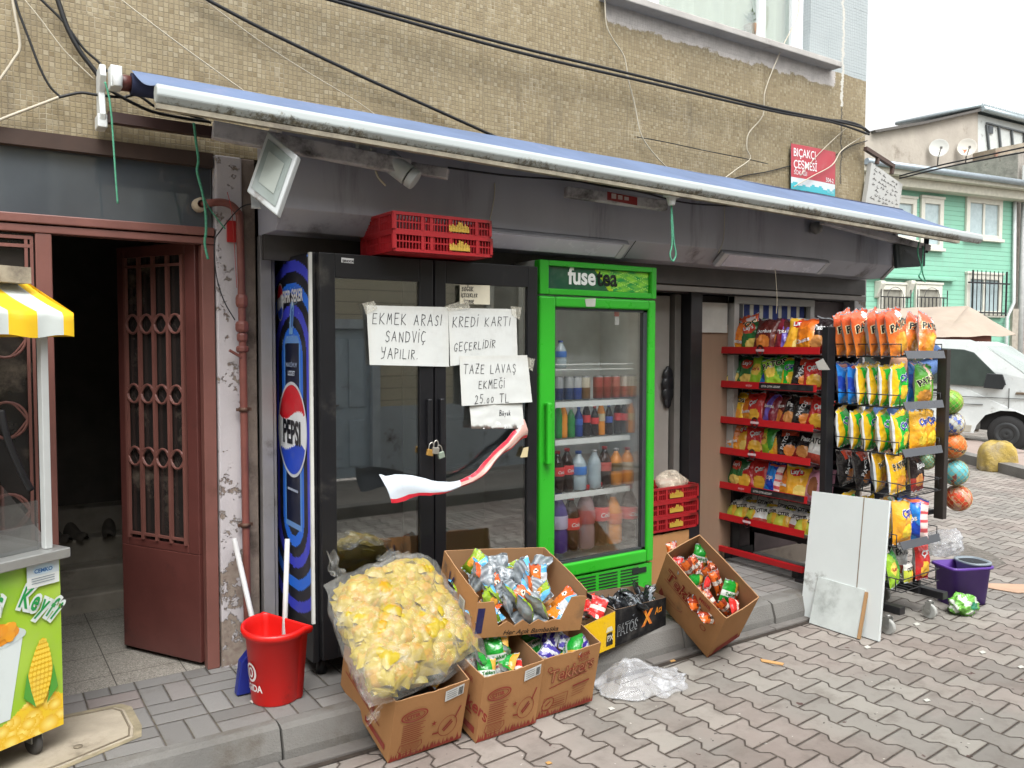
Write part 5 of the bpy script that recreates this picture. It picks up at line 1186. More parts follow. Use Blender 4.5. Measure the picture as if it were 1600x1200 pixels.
m = MB(); m.bar(ony(1352, 232, 3.93), ony(1396, 260, 3.93), .03, .03).bar(ony(1395, 259, 3.93), ony(1393, 272, 3.93), .025).bar(ony(1372, 245, 3.93), ony(1370, 256, 3.93), .025); m.build('bracket', mat('brown bracket', '#4a3a33', .6), t, world=True)

# ---- cables, cords and ropes
cb = mat('black cable', '#141517', .5); cc_ = mat('cream cable', '#b2aa98'); gp = mat('green rope', '#4a8f72', .8, var=.25, vs=90)
def cable(label, pts, r, m_, Y=3.955, cat='cable', group='cables on the mosaic wall', name='cable', sm=6):
    P = bez([ony(p[0], p[1], p[2] if len(p) > 2 else Y) for p in pts], sm); o = MB().tube(P, r, 6).build(name, m_, loc=P[0], world=True); return tag(o, label, cat, group)
cable('upper of two thick black cables crossing the whole mosaic wall', [(400, -36), (537, 0), (800, 71), (1000, 119), (1200, 168), (1310, 190), (1352, 201)], .0085, cb, 3.90)
cable('lower of two thick black cables crossing the whole mosaic wall', [(380, -36), (517, 0), (800, 79), (1000, 126), (1200, 172), (1300, 191), (1358, 210)], .0085, cb, 3.90)
cable('black cable running down the wall from the top left to the awning middle', [(290, -20), (325, 0), (420, 50), (560, 117), (700, 180), (808, 229)], .0085, cb)
cable('thick black cable coming down to the white awning bracket', [(84, -20), (92, 5), (106, 45), (125, 80), (147, 109), (156, 122)], .010, cb)
cable('thin black cable beside the thick one above the awning bracket', [(50, -15), (65, 0), (100, 35), (130, 75), (152, 95), (168, 112)], .0055, cb)
cable('thin black cable sagging at the far left of the wall', [(20, -15), (28, 15), (45, 60), (62, 105), (78, 135), (95, 152)], .005, cb)
cable('cream cable bending at the top left edge of the wall', [(15, -25), (23, 20), (31, 72), (20, 95), (0, 124), (-30, 165)], .006, cc_)
cable('cream cable rising from the left edge to meet the black loop', [(-30, 200), (8, 184), (50, 168), (92, 152)], .006, cc_)
cable('black cable looping behind the awning bracket', [(92, 152), (125, 145), (150, 148), (190, 152), (215, 149), (245, 168), (275, 175), (310, 184), (330, 192)], .006, cb, 3.93)
cable('second black cable running under the awning roll to the fascia', [(170, 140), (200, 157), (240, 175), (290, 185), (325, 190)], .007, cb, 3.92)
cable('thin pale wire crossing diagonally over the awning left end', [(165, -20), (190, 0), (255, 50), (320, 98), (395, 152)], .003, cc_)
cable('thin pale wire slanting down to the white awning bracket', [(30, -10), (62, 28), (100, 78), (147, 124)], .0025, cc_)
cable('thin pale wire running from the top down to the awning middle', [(300, -15), (400, 60), (480, 112), (560, 160), (600, 190)], .002, cc_)
cable('cream cable wandering down from the window sill left end', [(945, -15), (947, 35), (957, 60), (975, 88), (982, 125), (992, 165), (1000, 205), (1012, 228), (1035, 255), (1053, 270)], .0045, cc_)
cable('cream cable looping down right of the wall middle', [(1248, -10), (1246, 25), (1222, 75), (1196, 140), (1192, 180), (1170, 208), (1167, 232), (1172, 248), (1150, 265), (1125, 284)], .004, cc_)
cable('thin black wire along the wall crack towards the sign', [(995, 214), (1040, 222), (1100, 235), (1170, 249), (1200, 256)], .003, cb)
cable('thin black wire drooping left of the red street sign', [(1130, 285), (1160, 275), (1200, 268), (1240, 258), (1290, 250), (1330, 228), (1355, 220)], .004, cb, 3.99)
cable('cream cable crossing the red street sign diagonally', [(1240, 292), (1270, 275), (1300, 258), (1315, 235), (1340, 218), (1358, 207)], .0045, cc_, 3.94)
cable('thin cream wire running over the top of the street sign', [(1250, 275), (1275, 245), (1300, 220), (1322, 200)], .003, cc_, 3.945)
cable('bundle of black cable turning round the building corner', [(1290, 188), (1320, 190), (1342, 196), (1358, 207)], .012, cb, 3.92)
cable('black cable dangling under the awning bar towards the right', [(870, 275), (950, 292), (1050, 305), (1150, 317), (1250, 332), (1320, 345), (1395, 352)], .006, cb, 3.52)
cable('second black cable under the awning bar, slightly lower', [(700, 262), (800, 275), (900, 283), (1000, 300), (1080, 318), (1200, 326), (1290, 345)], .005, cb, 3.56)
cable('upper of two black cables spanning from the corner across the street', [(1405, 275, 3.9), (1470, 258, 3.6), (1540, 243, 3.3), (1610, 228, 3.0)], .006, cb)
cable('lower of two black cables spanning from the corner across the street', [(1405, 279, 3.9), (1470, 263, 3.6), (1540, 249, 3.3), (1610, 236, 3.0)], .006, cb)
cable('thin pale flex hanging down to the hidden light behind the crates', [(773, 286), (772, 310), (764, 350)], .003, cc_, 3.59)
cable('thin pale flex feeding the right hand flat light', [(1131, 288), (1132, 340), (1130, 375), (1122, 396)], .003, cc_, 3.585)
cable('pale flex hanging from the right hand flat light', [(1211, 418), (1213, 445), (1214, 470), (1213, 490)], .003, cc_, 3.64)
cable('black wire sagging from the floodlight along the peeling pillar', [(398, 318), (375, 325), (345, 360), (335, 380), (338, 430), (350, 470), (367, 500)], .003, cb, 3.90)
cable('thin red thread hanging over the peeling pillar', [(355, 300), (362, 330), (366, 380), (370, 450)], .0015, mat('red thread', '#a33a35', .8), 3.905, 'thread', None, 'thread')
rope = lambda la, pts, r=.0035, Y=3.80: cable(la, pts, r, gp, Y, 'rope', 'green ropes on the awning', 'rope')
rope('green rope hanging straight from the white awning bracket with a frayed end', [(164, 128), (170, 150), (174, 180), (177, 220), (181, 280), (184, 318)], .004)
rope('thick tangle of green rope hanging left of the peeling pillar', [(303, 192), (306, 220), (310, 250), (308, 268), (316, 300), (321, 330), (322, 360), (320, 380), (325, 405)], .0055, 3.78)
rope('thin green rope end trailing over the peeling pillar', [(316, 300), (325, 322), (338, 340), (352, 358)], .003, 3.79)
rope('pale green rope loop hanging from the front bar of the awning', [(1049, 318), (1049, 345), (1050, 380), (1047, 398), (1051, 408), (1056, 398), (1053, 378), (1051, 350), (1049, 320)], .005, 3.25)
rope('green rope tied round the right end of the awning arm', [(1436, 378), (1434, 395), (1440, 420), (1436, 432), (1446, 440), (1441, 422), (1443, 385)], .005, 3.30)
m = MB(); a_ = ony(1049, 312, 3.24); m.box((a_.x-.045, 3.21, a_.z+.012), (a_.x+.05, 3.26, a_.z+.03)).tube([a_+Vector((0, 0, .02)), a_+Vector((0, 0, -.03))], [.03, .018], 12); tag(m.build('awning_eyelet', wp, loc=a_, world=True, bevel=.003), 'white eyelet under the awning bar holding the rope loop', 'fitting')
# ================================================================== CARTONS AT THE KERB
def where(u, v): return ('left' if u < .36 else 'right' if u > .66 else 'middle')+(' front' if v < .4 else ' rear' if v > .7 else ' centre')
def namer(box):
    seen = {}
    def f(k, i, u, v):
        k2 = DES[k][6]; w = where(u, v); n = seen.get((k2, w), 0); seen[(k2, w)] = n+1
        return '%s%s at the %s of the %s' % ('' if n == 0 else ORD[n]+' ', k2, w, box)
    return f
CG = 'open cartons of snacks at the kerb'
b1 = ((1.3844, 2.9632, .002), (.3188, -.0334, .0093), (.3365, .50, .3057))
b2 = ((1.7657, 2.9116, .002), (.2294, -.0109, .0207), (.312, .26, .316))
b3 = ((2.0931, 2.9491, .002), (.2621, -.0422, -.0216), (.325, .235, .3186))
b4 = ((1.8008, 3.0018, .4154), (.2176, .0523, -.1665), (.5355, .455, .20))
b5 = ((3.3012, 3.0413, .002), (.6354, -.3388, .0218), (.2397, .4557, .4033))
_, M1 = carton('cardboard_box', 'tilted brown carton at the kerb under the big bag of yellow packs', *b1, print_face_a, CG)
_, M2 = carton('cardboard_box', 'brown carton of green packs in the middle of the front row', *b2, print_face_a, CG)
_, M3 = carton('cardboard_box', 'brown carton with Tekkers front and green packs beside the clear plastic', *b3, print_face_t, CG)
cut = lambda a: (.03 if a < .17 else .145 if a < .80 else .03)*(.95+.1*math.sin(a*40))
_, M4 = carton('cardboard_box', 'wide open carton marked 16 resting on top of two smaller cartons', *b4, print_16, CG, front_cut=cut)
_, M5 = carton('cardboard_box', 'tall carton toppled against the kerb with orange snack sticks', *b5, print_long, CG)
fill(['sgreen', 'swhite', 'sgreen', 'sred', 'swhite', 'sgreen'], 12, M2, b2[0], b2[2], .20, .24, namer('middle front carton'), 'packs in the middle front carton', 11)
fill(['sgreen', 'spurple', 'sgreen', 'spurple', 'sgreen', 'spurple'], 11, M3, b3[0], b3[2], .20, .26, namer('Tekkers front carton'), 'packs in the Tekkers front carton', 12)
fill(['kidsg', 'kidsg', 'silver', 'kidsg', 'silver', 'kidsg', 'kids', 'silver', 'kidsg', 'silver', 'kids', 'kids', 'silver', 'kids', 'kids', 'silver'], 36, M4, b4[0], b4[2], .02, .115, namer('carton marked 16'), 'packs in the carton marked 16', 13, ymax=.9)
fill(['sorange', 'sorange', 'sred', 'sorange', 'sgreen', 'sorange', 'sorange', 'sorange'], 22, M5, b5[0], b5[2], .27, .24, namer('toppled carton'), 'packs in the toppled carton', 14, tilt=.5)
fill(['silver', 'sgreen', 'silver', 'sred'], 4, M1, b1[0], b1[2], .18, .2, namer('carton under the big bag'), 'packs in the carton under the big bag', 15)
# big clear bag of yellow packs lying over the first carton
SA, SB, SC, SD = ony(500, 912, 3.33), ony(662, 862, 3.42), ony(766, 1024, 2.98), ony(574, 1113, 2.81)      # corners of the sack
BC = (SA+SB+SC+SD)/4; nx = ((SC+SB)-(SA+SD)).normalized(); nz = nx.cross((SA+SB)-(SC+SD)).normalized(); ny = nz.cross(nx)
if nz.z < 0: nz = -nz
def bagsurf(u, v, k=1.0, n=.02, ox=0.0, side=1, th=.125):
    """u, v from -1 to 1 across the pillow-shaped sack; side +1 is the upper face"""
    x, y = u*k, v*k; rc = 1-.07*(u*u*v*v)                       # corners pulled in
    p = (SD.lerp(SC, .5+.5*x*rc)).lerp(SA.lerp(SB, .5+.5*x*rc), .5+.5*y*rc)
    t = th*max(0, 1-abs(u)**3.0)**.55*max(0, 1-abs(v)**3.0)**.55*k
    d = mnoise.noise(Vector((u*2.1+ox, v*2.3, side)))*.035*t/th+mnoise.noise(Vector((u*6+ox, v*6, side)))*n*t/th-abs(mnoise.noise(Vector((u*3.5-v*2+ox, v*3, 4))))*n*1.2*t/th
    return p+nz*(side*t*(1.0 if side > 0 else .75)+d)+nx*(.02*mnoise.noise(Vector((v*3, u, 1))))+ny*(.02*mnoise.noise(Vector((u*3, v, 2))))
sb = thing('snack_sack', 'big clear plastic sack stuffed with small yellow snack packs on the tilted carton', 'sack', BC)
m = MB(); rs = random.Random(21); pk = bag_mb(.098, .105, .058, lambda u, v: C('#a08a10') if not (.3 < v < .6 and u > .35) else C('#ac8206'), C('#8a780f'), 5, [], 9, 10)
pk2 = bag_mb(.098, .105, .058, lambda u, v: C('#a8931c') if not (.3 < v < .5) else C('#5a6f1a') if v < .335 else C('#b08a08'), C('#8f8230'), 9, [], 9, 10)
for s_ in (1, -1): m.grid(lambda u, v: bagsurf(2*u-1, 2*v-1, .90, .012, side=s_, th=.10), 40, 40, c=C('#a08a2e'), flip=s_ < 0)
for i in range(230):
    u, v = rs.uniform(-.93, .93), rs.uniform(-.93, .93); s_ = 1 if i % 4 else -1
    p = bagsurf(u, v, .90, .012, side=s_, th=.102); q1 = bagsurf(u+.03, v, .90, .012, side=s_, th=.102); q2 = bagsurf(u, v+.03, .90, .012, side=s_, th=.102); nrm = (q1-p).cross(q2-p).normalized()*s_
    if nrm.length < .5: nrm = nz
    E = nrm.to_track_quat('-Y', 'Z').to_matrix().to_4x4() @ Matrix.Rotation(rs.uniform(-3, 3), 4, 'Y') @ Matrix.Rotation(rs.uniform(-.35, .35), 4, 'X') @ Matrix.Rotation(rs.uniform(-.3, .3), 4, 'Z') @ Matrix.Scale(rs.uniform(.8, 1.05), 4)
    m.merge(pk if i % 3 else pk2, Matrix.Translation(p-nrm*.006) @ E @ Matrix.Translation((0, 0, -.052)))
y_ = m.build('yellow_packs', printmat('yellow foil', .4, .004, 30, dirt=.0), sb, world=True); y_['kind'] = 'stuff'
m = MB()
for s_ in (1, -1): m.grid(lambda u, v: bagsurf(2*u-1, 2*v-1, 1.03, .030, 3.0, s_, .135), 90, 90, flip=s_ < 0)
a_ = ony(532, 900, 3.30)
def tail(P, D, L, w0, w1, seed): m.grid(lambda u, v: P+D*(v*L)+nx*((u-.5)*(w0+(w1-w0)*v)+.01*math.sin(v*9+seed))+nz*(.02*math.sin(u*9+seed)+.01*math.sin(v*14)), 10, 12)
tail(SA.lerp(SB, .16), Vector((-.05, .05, .22)).normalized(), .11, .075, .05, 1); tail(SA.lerp(SB, .7), (SB-SC).normalized(), .05, .25, .12, 3)
tail(SD.lerp(SC, .06), Vector((-.25, -.25, -.3)).normalized(), .06, .07, .05, 2)
m.build('film', film('sack film', (.72, .72, .68), .24, .14, 9, .03), sb, world=True)
# display boxes on the kerb
ex = Vector((.451, .094, 0)).normalized(); ez = Vector((0, 0, 1)); ey = ez.cross(ex)
def tray(name, label, o, w_, d_, hl, hr, c, inner, deco=None):
    o = Vector(o); t = thing(name, label, 'display box', o, math.atan2(ex.y, ex.x)); m = MB(); k = .004
    for (p0, p1, h0, h1) in (((0, 0), (w_, 0), hl, hr), ((w_, 0), (w_, d_), hr, hr+.03), ((w_, d_), (0, d_), hr+.03, hl+.05), ((0, d_), (0, 0), hl+.05, hl)):
        a, b = Vector((*p0, 0)), Vector((*p1, 0)); n = Vector((-(b-a).y, (b-a).x, 0)).normalized()*k
        m.add([a, b, b+ez*h1, a+ez*h0], [(0, 1, 2, 3)], c); m.add([a+n, b+n, b+n+ez*h1, a+n+ez*h0], [(3, 2, 1, 0)], inner); m.add([a+ez*h0, b+ez*h1, b+n+ez*h1, a+n+ez*h0], [(0, 1, 2, 3)], inner)
    m.box((.002, .002, 0), (w_-.002, d_-.002, .004), inner)
    if deco: deco(m, w_)
    m.build('body', BOARD, t); return t
def deco_x(m, w_):
    fn = lambda x, z: Vector((x, -.002, z)); f2 = lambda x, z: Vector((x, -.0035, z))
    m.text('PATOS', fn, .078, (.012, .050), C('#9a9da0'), bold=.045, shear=.15, sx=.74); m.text('PATOS', f2, .078, (.014, .052), K, bold=.008, shear=.15, sx=.75)
    m.text('X', fn, .105, (.225, .050), C('#d9772a'), bold=.05, shear=.12); m.text('X', f2, .08, (.238, .060), C('#e8a23a'), bold=.0, shear=.12)
    m.text('Acı', fn, .048, (.345, .085), C('#d98a2a'), bold=.02, shear=.3, rot=.12)
def deco_y(m, w_):
    fn = lambda x, z: Vector((x, -.002, z))
    m.add([fn(w_-.075, .02), fn(w_-.02, .02), fn(w_-.025, .085), fn(w_-.07, .085)], [(0, 1, 2, 3)], K); m.add([fn(w_-.078, .09), fn(w_-.018, .09), fn(w_-.03, .115), fn(w_-.066, .115)], [(0, 1, 2, 3)], C('#c9c4a0'))
    m.text('PX', lambda x, z: Vector((x, -.0035, z)), .04, (w_-.068, .045), C('#b9b5a6'), bold=.03)
DP = Vector((2.744, 3.150, .143))
tray('display_box', 'black and orange display box of shiny black packs on the kerb', DP, .455, .19, .19, .155, C('#151517'), C('#7d6550'), deco_x)
tray('display_box', 'yellow display box of red packs between the cartons and the black box', DP-ex*.30-ez*.0, .297, .19, .165, .185, C('#d9ae12'), C('#86694c'), deco_y)
MD = Matrix((ex, ey, ez)).transposed()
fill(['sblack'], 26, MD, DP, (.455, .19, .2), .13, .145, namer('black display box'), 'packs in the black display box', 16)
fill(['sred'], 6, MD, DP-ex*.16, (.16, .19, .2), .14, .15, namer('yellow display box'), 'packs in the yellow display box', 17)
# crumpled clear plastic on the street
cb0 = onz(1000, 1070, 0); tx = MB()
def crump(u, v):
    P = [onz(928, 1085, 0), onz(1080, 1092, 0), onz(1000, 1010, 0)]
    x = (u-.5)*.54; y = (v-.5)*.38*(1-.5*max(0, u-.45)); r_ = math.hypot(x/.27, y/.19)
    x += .05*mnoise.noise(Vector((u*5, v*5, 9))); y += .05*mnoise.noise(Vector((u*5, v*5, 4)))
    h = .105*math.exp(-((x+.13)/.12)**2-((y-.03)/.15)**2)+.05*math.exp(-((x-.02)/.06)**2-((y-.10)/.10)**2)+.03*max(0, 1-r_)+.035*abs(mnoise.noise(Vector((u*6, v*6, 2))))+.009*abs(mnoise.noise(Vector((u*11, v*11, 7))))
    w_ = 1.0 if r_ < 1 else .9/r_
    return Vector((cb0.x+x*w_+.02, cb0.y+y*w_+x*w_*-.35*0, max(.006, h*(1.05-min(1, r_)**3)+.006)))
tx.grid(crump, 90, 70)
tag(tx.build('clear_plastic_bag', film('clear bag film', (.74, .76, .79), .5, .16, 5, .015), loc=cb0, world=True), 'crumpled clear plastic bag lying on the street beside the cartons', 'plastic bag')

# ================================================================== BIN, BROOMS, HATCH
t = thing('waste_bin', 'red D-shaped plastic bin with white ring logo beside the black fridge', 'bin', (1.105, 3.505, .142), R(-6))
redb = mat('red bin plastic', '#c81712', .38, var=.05, vs=4, dirt=.08, dc='#7a2018')
def Dp(a, r):                    # D-shaped outline: round to the street and left, flat at the back right
    x, y = r*math.cos(a), r*math.sin(a)
    fx = math.cos(a-R(35)); lim = .42
    if fx > lim: s = lim/fx; x *= s*1.18; y *= s*1.18
    return x, y
m = MB(); pr = [(.096, .0), (.102, .012), (.122, .29), (.138, .300), (.143, .315), (.141, .328), (.130, .330), (.126, .322), (.118, .29), (.096, .02), (.0, .02)]
n = 48; vs = [];
for r_, z in pr:
    for k in range(n): x, y = Dp(2*PI*k/n, r_); vs.append((x, y, z+(.012*y/.14 if z > .28 else 0)))
m.add(vs, [(i*n+k, i*n+(k+1) % n, (i+1)*n+(k+1) % n, (i+1)*n+k) for i in range(len(pr)-1) for k in range(n)], sm=True)
m.build('body', redb, t)
def bp(X, Y, d=.0025):
    a = R(187)+X/.112; x, y = Dp(a, .1015+(.122-.1015)*Y/.29+d); return Vector((x, y, Y))
m = MB(); W1 = C('#d5c9c6')
ring(m, bp, .020, .145, .030, .036, .010, W1); ring(m, bp, .020, .145, .012, .018, .008, W1); m.text('ALGIDA', bp, .042, (-.055, .065), W1, bold=.03, sx=.9)
m.build('logo', printmat('bin print', .4), t)
bl = mat('blue plastic', '#1d2a7c', .4, var=.08); wh = mat('white handle', '#b9b8b6', .4, var=.05)
t = thing('broom', 'broom with white handle and blue head leaning behind the red bin', 'broom', (1.02, 3.70, .142))
p0, p1 = ony(398, 990, 3.62), ony(366, 842, 3.90); MB().tube([Vector((1.075, 3.58, .26)), p1], .0125, 12).build('handle', wh, t, world=True)
m = MB(); m.prism([(.965, .145), (1.075, .145), (1.085, .27), (1.03, .34), (.985, .29)], 'y', 3.60, 3.65); m.build('head', bl, t, world=True, bevel=.006)
t = thing('mop_stick', 'white stick standing in the red bin against the blue fridge graphic', 'stick', (1.14, 3.53, .165))
MB().tube([Vector((1.135, 3.50, .165)), ony(449, 842, 3.60)], .0115, 12).build('handle', wh, t, world=True)
q = [onz(*p, .146) for p in ((60, 1210), (95, 1197), (208, 1150), (209, 1135), (195, 1108), (180, 1104), (100, 1120), (-40, 1160), (-90, 1230))]
m = MB(); nq = len(q); cc_0 = sum(q, Vector())/nq
m.add(q+[p-Vector((0, 0, .02)) for p in q], [tuple(range(nq))]+[((i+1) % nq, i, nq+i, nq+(i+1) % nq) for i in range(nq)])
h0 = thing('manhole_cover', 'worn rounded concrete hatch cover set in the pavement by the corn cart', 'hatch', (cc_0.x, cc_0.y, .141))
m.build('slab', mat('worn hatch stone', '#a09684', .85, var=.2, vs=6, bmp=.004, bs=50, dirt=.3, dc='#6d6455'), h0, world=True, bevel=.006)
m = MB(); qi = [cc_0+(p-cc_0)*.93+Vector((0, 0, .0015)) for p in q]; m.tube(qi+[qi[0]], .004, 6); m.lathe([(0, 0), (.016, 0), (.016, .003), (0, .003)], onz(122, 1167, .147), 12); m.build('rim', mat('hatch rim', '#756b5a', .8), h0, world=True)
MB().add([cc_0+(p-cc_0)*1.13+Vector((0, 0, -.0035)) for p in q], [tuple(range(nq))]).build('mortar_patch', mat('yellowish mortar', '#8a8068', .9, var=.25, vs=20, bmp=.004))['kind'] = 'structure'

# ================================================================== CORN CART
t = thing('corn_cart', 'corn vendor cart with yellow striped canopy and green printed front', 'cart', (.29, 3.50, .142), R(28))
alu = mat('white aluminium post', '#b9bcba', .4, .1, var=.05); stl = mat('brushed steel deck', '#a5a6a3', .35, .6, var=.12, vs=9, dirt=.12)
CWD, CDP = .95, .46
MB().box((-CWD, .004, .094), (-.002, CDP, .735)).build('body', mat('cart side white', '#b9bdb6', .5), t)
MB().box((-CWD-.03, -.035, .737), (.022, CDP+.02, .775)).build('deck', stl, t, bevel=.004)
for i, (x, y) in enumerate(((-.035, .02), (-.035, CDP-.05), (-CWD+.03, .02), (-CWD+.03, CDP-.05))): MB().box((x-.014, y-.014, .776), (x+.014, y+.014, 1.58)).build('post', alu, t, bevel=.003)
for i, x in enumerate((-.07, -CWD+.08)):
    for y in (.06, CDP-.06):
        w_ = MB(); w_.lathe([(0, -.014), (.036, -.014), (.045, -.008), (.045, .008), (.036, .014), (0, .014)], (x-.01, y, .045), 18, axis='x').build('wheel', mat('grey rubber wheel', '#4a4846', .6, var=.1), t)
        MB().box((x-.032, y-.022, .05), (x-.027, y+.022, .093)).box((x+.008, y-.022, .05), (x+.013, y+.022, .093)).box((x-.032, y-.024, .086), (x+.013, y+.024, .094)).build('caster_fork', stl, t)
MB().box((-.55, .03, .776), (-.06, .036, .96)).build('splash_glass', glass('cart acrylic', (.8, .82, .82), .10, .05, .5), t)
m = MB(); m.add([(-.036, .05, .776), (-.036, .40, .776), (-.036, .40, .99), (-.036, .30, .99), (-.036, .05, .83)], [(0, 1, 2, 3, 4)]); m.build('side_glass', glass('cart acrylic'), t)
m = MB(); NB_ = 10; ST = .098
def roofp(u, s):                 # s: 0 ridge .. 0.7 eave .. 1 valance hem
    if s < .7: k = s/.7; return Vector((.045-u*(CWD+.08)-.035*(1-k), .24-.29*k, 1.805-.15*k-.012*math.sin(PI*k)))
    k = (s-.7)/.3; return Vector((.045-u*(CWD+.08), -.05-.004*math.sin(u*44), 1.655-.088*k+.006*math.sin(u*32)*k))
m.grid(roofp, 120, 16, cf=lambda u, v: C('#e9bd18') if int((u*(CWD+.08)+.055)/ST) % 2 == 0 else C('#c3cac6'))
m.grid(lambda u, s: Vector((roofp(u, s).x, .48-roofp(u, s).y, roofp(u, s).z)), 60, 10, cf=lambda u, v: C('#e9bd18') if int((u*(CWD+.08)+.055)/ST) % 2 == 0 else C('#c3cac6'), flip=True)
m.add([(.01, .24, 1.805), (.045, -.05, 1.655), (.045, -.05, 1.567), (.045, .53, 1.567), (.045, .53, 1.655)], [(0, 1, 2, 3, 4)], C('#e0b316')); m.build('canopy', printmat('striped canvas', .7, .003, 8), t)
tray_ = MB(); tray_.box((-.16, .1, 1.81), (.0, .3, 1.87)); tb = tray_.build('cream_box', mat('cream plastic box', '#a89f8c', .6, var=.1, dirt=.3), None, loc=(0, 0, 0))
a_ = ony(0, 430, 3.62); tb.data.transform(Matrix.Translation((.08, -.2, -1.84))); tb.location = a_+Vector((-.02, 0, .0)); tb.rotation_euler = (0, 0, R(28))
tag(tb, 'cream plastic box lying on top of the striped cart canopy', 'box')
FW, FH = CWD, .64
KR = random.Random(8); kern = [(KR.uniform(0, .5), KR.uniform(-.02, .16), KR.uniform(.02, .04)) for _ in range(70)]
def front(u, v):
    x, z = u*FW, v*FH
    top = .10+.035*math.sin(x*19)
    if z < top+.02:
        for kx, kz, kr in kern:
            d = math.hypot(x-kx, (z-kz)*1.25)
            if d < kr: return blend(C('#f6e27a'), C('#e3b11c'), d/kr)
        return C('#e8c22c')
    gl = mnoise.noise(Vector((x*6, z*5, 1)))
    c_ = blend(C('#97bf2e'), C('#a9c94a'), gl+.4)
    if z > .45+.5*max(0, .30-x) and x > .12: c_ = blend(c_, C('#3f9a3a'), (z-.45)*7*(x-.10)*3)
    return c_
fr_ = lambda X, Z, d=0.0: Vector((-X, .0-d, .094+Z))           # X measured leftwards from the right edge
m = MB(); m.grid(lambda u, v: fr_(u*FW, v*FH), 190, 120, sm=False, cf=front, flip=True)
def blob(pts, c_, d): m.add([fr_(*p, d) for p in pts], [tuple(range(len(pts)))[::-1]], c_)
def ov(cx, cz, rx, rz, a, c_, d, n=24): blob([(cx+rx*math.cos(t_)*math.cos(a)-rz*math.sin(t_)*math.sin(a), cz+rx*math.cos(t_)*math.sin(a)+rz*math.sin(t_)*math.cos(a)) for t_ in [2*PI*i/n for i in range(n)]], c_, d)
# paper cup of corn
blob([(.145, .40), (.43, .40), (.38, .10), (.20, .10)], C('#d3dcda'), .002); ov(.285, .40, .15, .04, 0, C('#c3cecb'), .003); ov(.285, .415, .125, .045, 0, C('#e08f22'), .004)
for i in range(26): ov(.17+.23*KR.random(), .40+.055*KR.random(), .022, .018, KR.random()*3, blend(C('#f3c23a'), C('#e28a1c'), KR.random()), .005+.0001*i, 10)
# plain corn cob
cob = lambda a, b_: (.088+a*.046*(1-.35*max(0, b_))+(-.012)*b_, .235+b_*.125)
blob([cob(math.cos(a), math.sin(a)) for a in [2*PI*i/26 for i in range(26)]], C('#e0b21e'), .006)
for j in range(13):
    bz_ = -.9+1.8*j/12; hw = math.sqrt(max(0, 1-bz_*bz_))
    for i in range(6):
        ax_ = (-1+2*(i+.5)/6)*hw; p = cob(ax_, bz_); ov(p[0], p[1], .0062*hw+.001, .0075, 0, C('#f0cf4a'), .007, 8)
for s in (-1, 1): blob([(.088+s*.02, .11), (.088+s*.065, .16), (.088+s*.05, .25), (.088+s*.035, .17)], C('#4f9a35'), .0075)
# arched lettering
def letters(word, x0, z0, sz, step, a0, da, sx=.62):
    x, z, a = x0, z0, a0
    for ch in word:
        if ch == ' ': x -= .03; continue
        cz_, cx_ = math.sin(a), math.cos(a); wv = glyphs(ch, .02)[2]*sz*sx
        fnp = lambda X, Y, x=x, z=z, d=0: fr_(x-X*cx_-Y*(-cz_)*-1, z+X*cz_+Y*cx_, d)
        for bd, cc2, d in ((.13, C('#d5dcd8'), .008), (.02, C('#1f8f46'), .0095)):
            vs_, fs_, _ = glyphs(ch, bd); off = .09*sz*sx if bd > .1 else 0
            m.add([fr_(x-((X*sz*sx-off)*cx_-(Y*sz)*cz_), z+(X*sz*sx-off)*cz_+Y*sz*cx_, d) for X, Y in vs_], fs_, cc2)
        x -= (wv+step)*cx_; z += (wv+step)*cz_; a += da
letters('Mısır', .374, .475, .120, .009, .22, -.06); letters('Keyfi', .166, .502, .104, .007, -.45, -.09, .56)
blob([(.010, .595), (.132, .595), (.132, .640), (.010, .640)], C('#c3ced2'), .010); blob([(.010, .555), (.132, .555), (.132, .5955), (.010, .5955)], C('#d5d9d6'), .010)
m.text('CEMKO', lambda X, Y: fr_(.105-X, .607+Y, .012), .020, c=C('#2d6aa8'), bold=.03); ov(.07, .618, .04, .018, 0, C('#bcd3e0'), .011)
for i in range(3): m.strokes([[(.03, .588-i*.009), (.115, .588-i*.009)]], lambda X, Y: fr_(X, Y, .012), .0025, C('#6a7c88'))
m.build('front_print', printmat('cart vinyl', .35), t)
hs_ = MB().tube(bez([ony(2, 640, 3.55), ony(10, 680, 3.55), ony(30, 730, 3.58), ony(48, 765, 3.62)], 6), .012, 8).build('hose', mat('black hose', '#1c1c1e', .5), loc=ony(2, 640, 3.55), world=True); tag(hs_, 'black hose curving down behind the cart posts', 'hose')

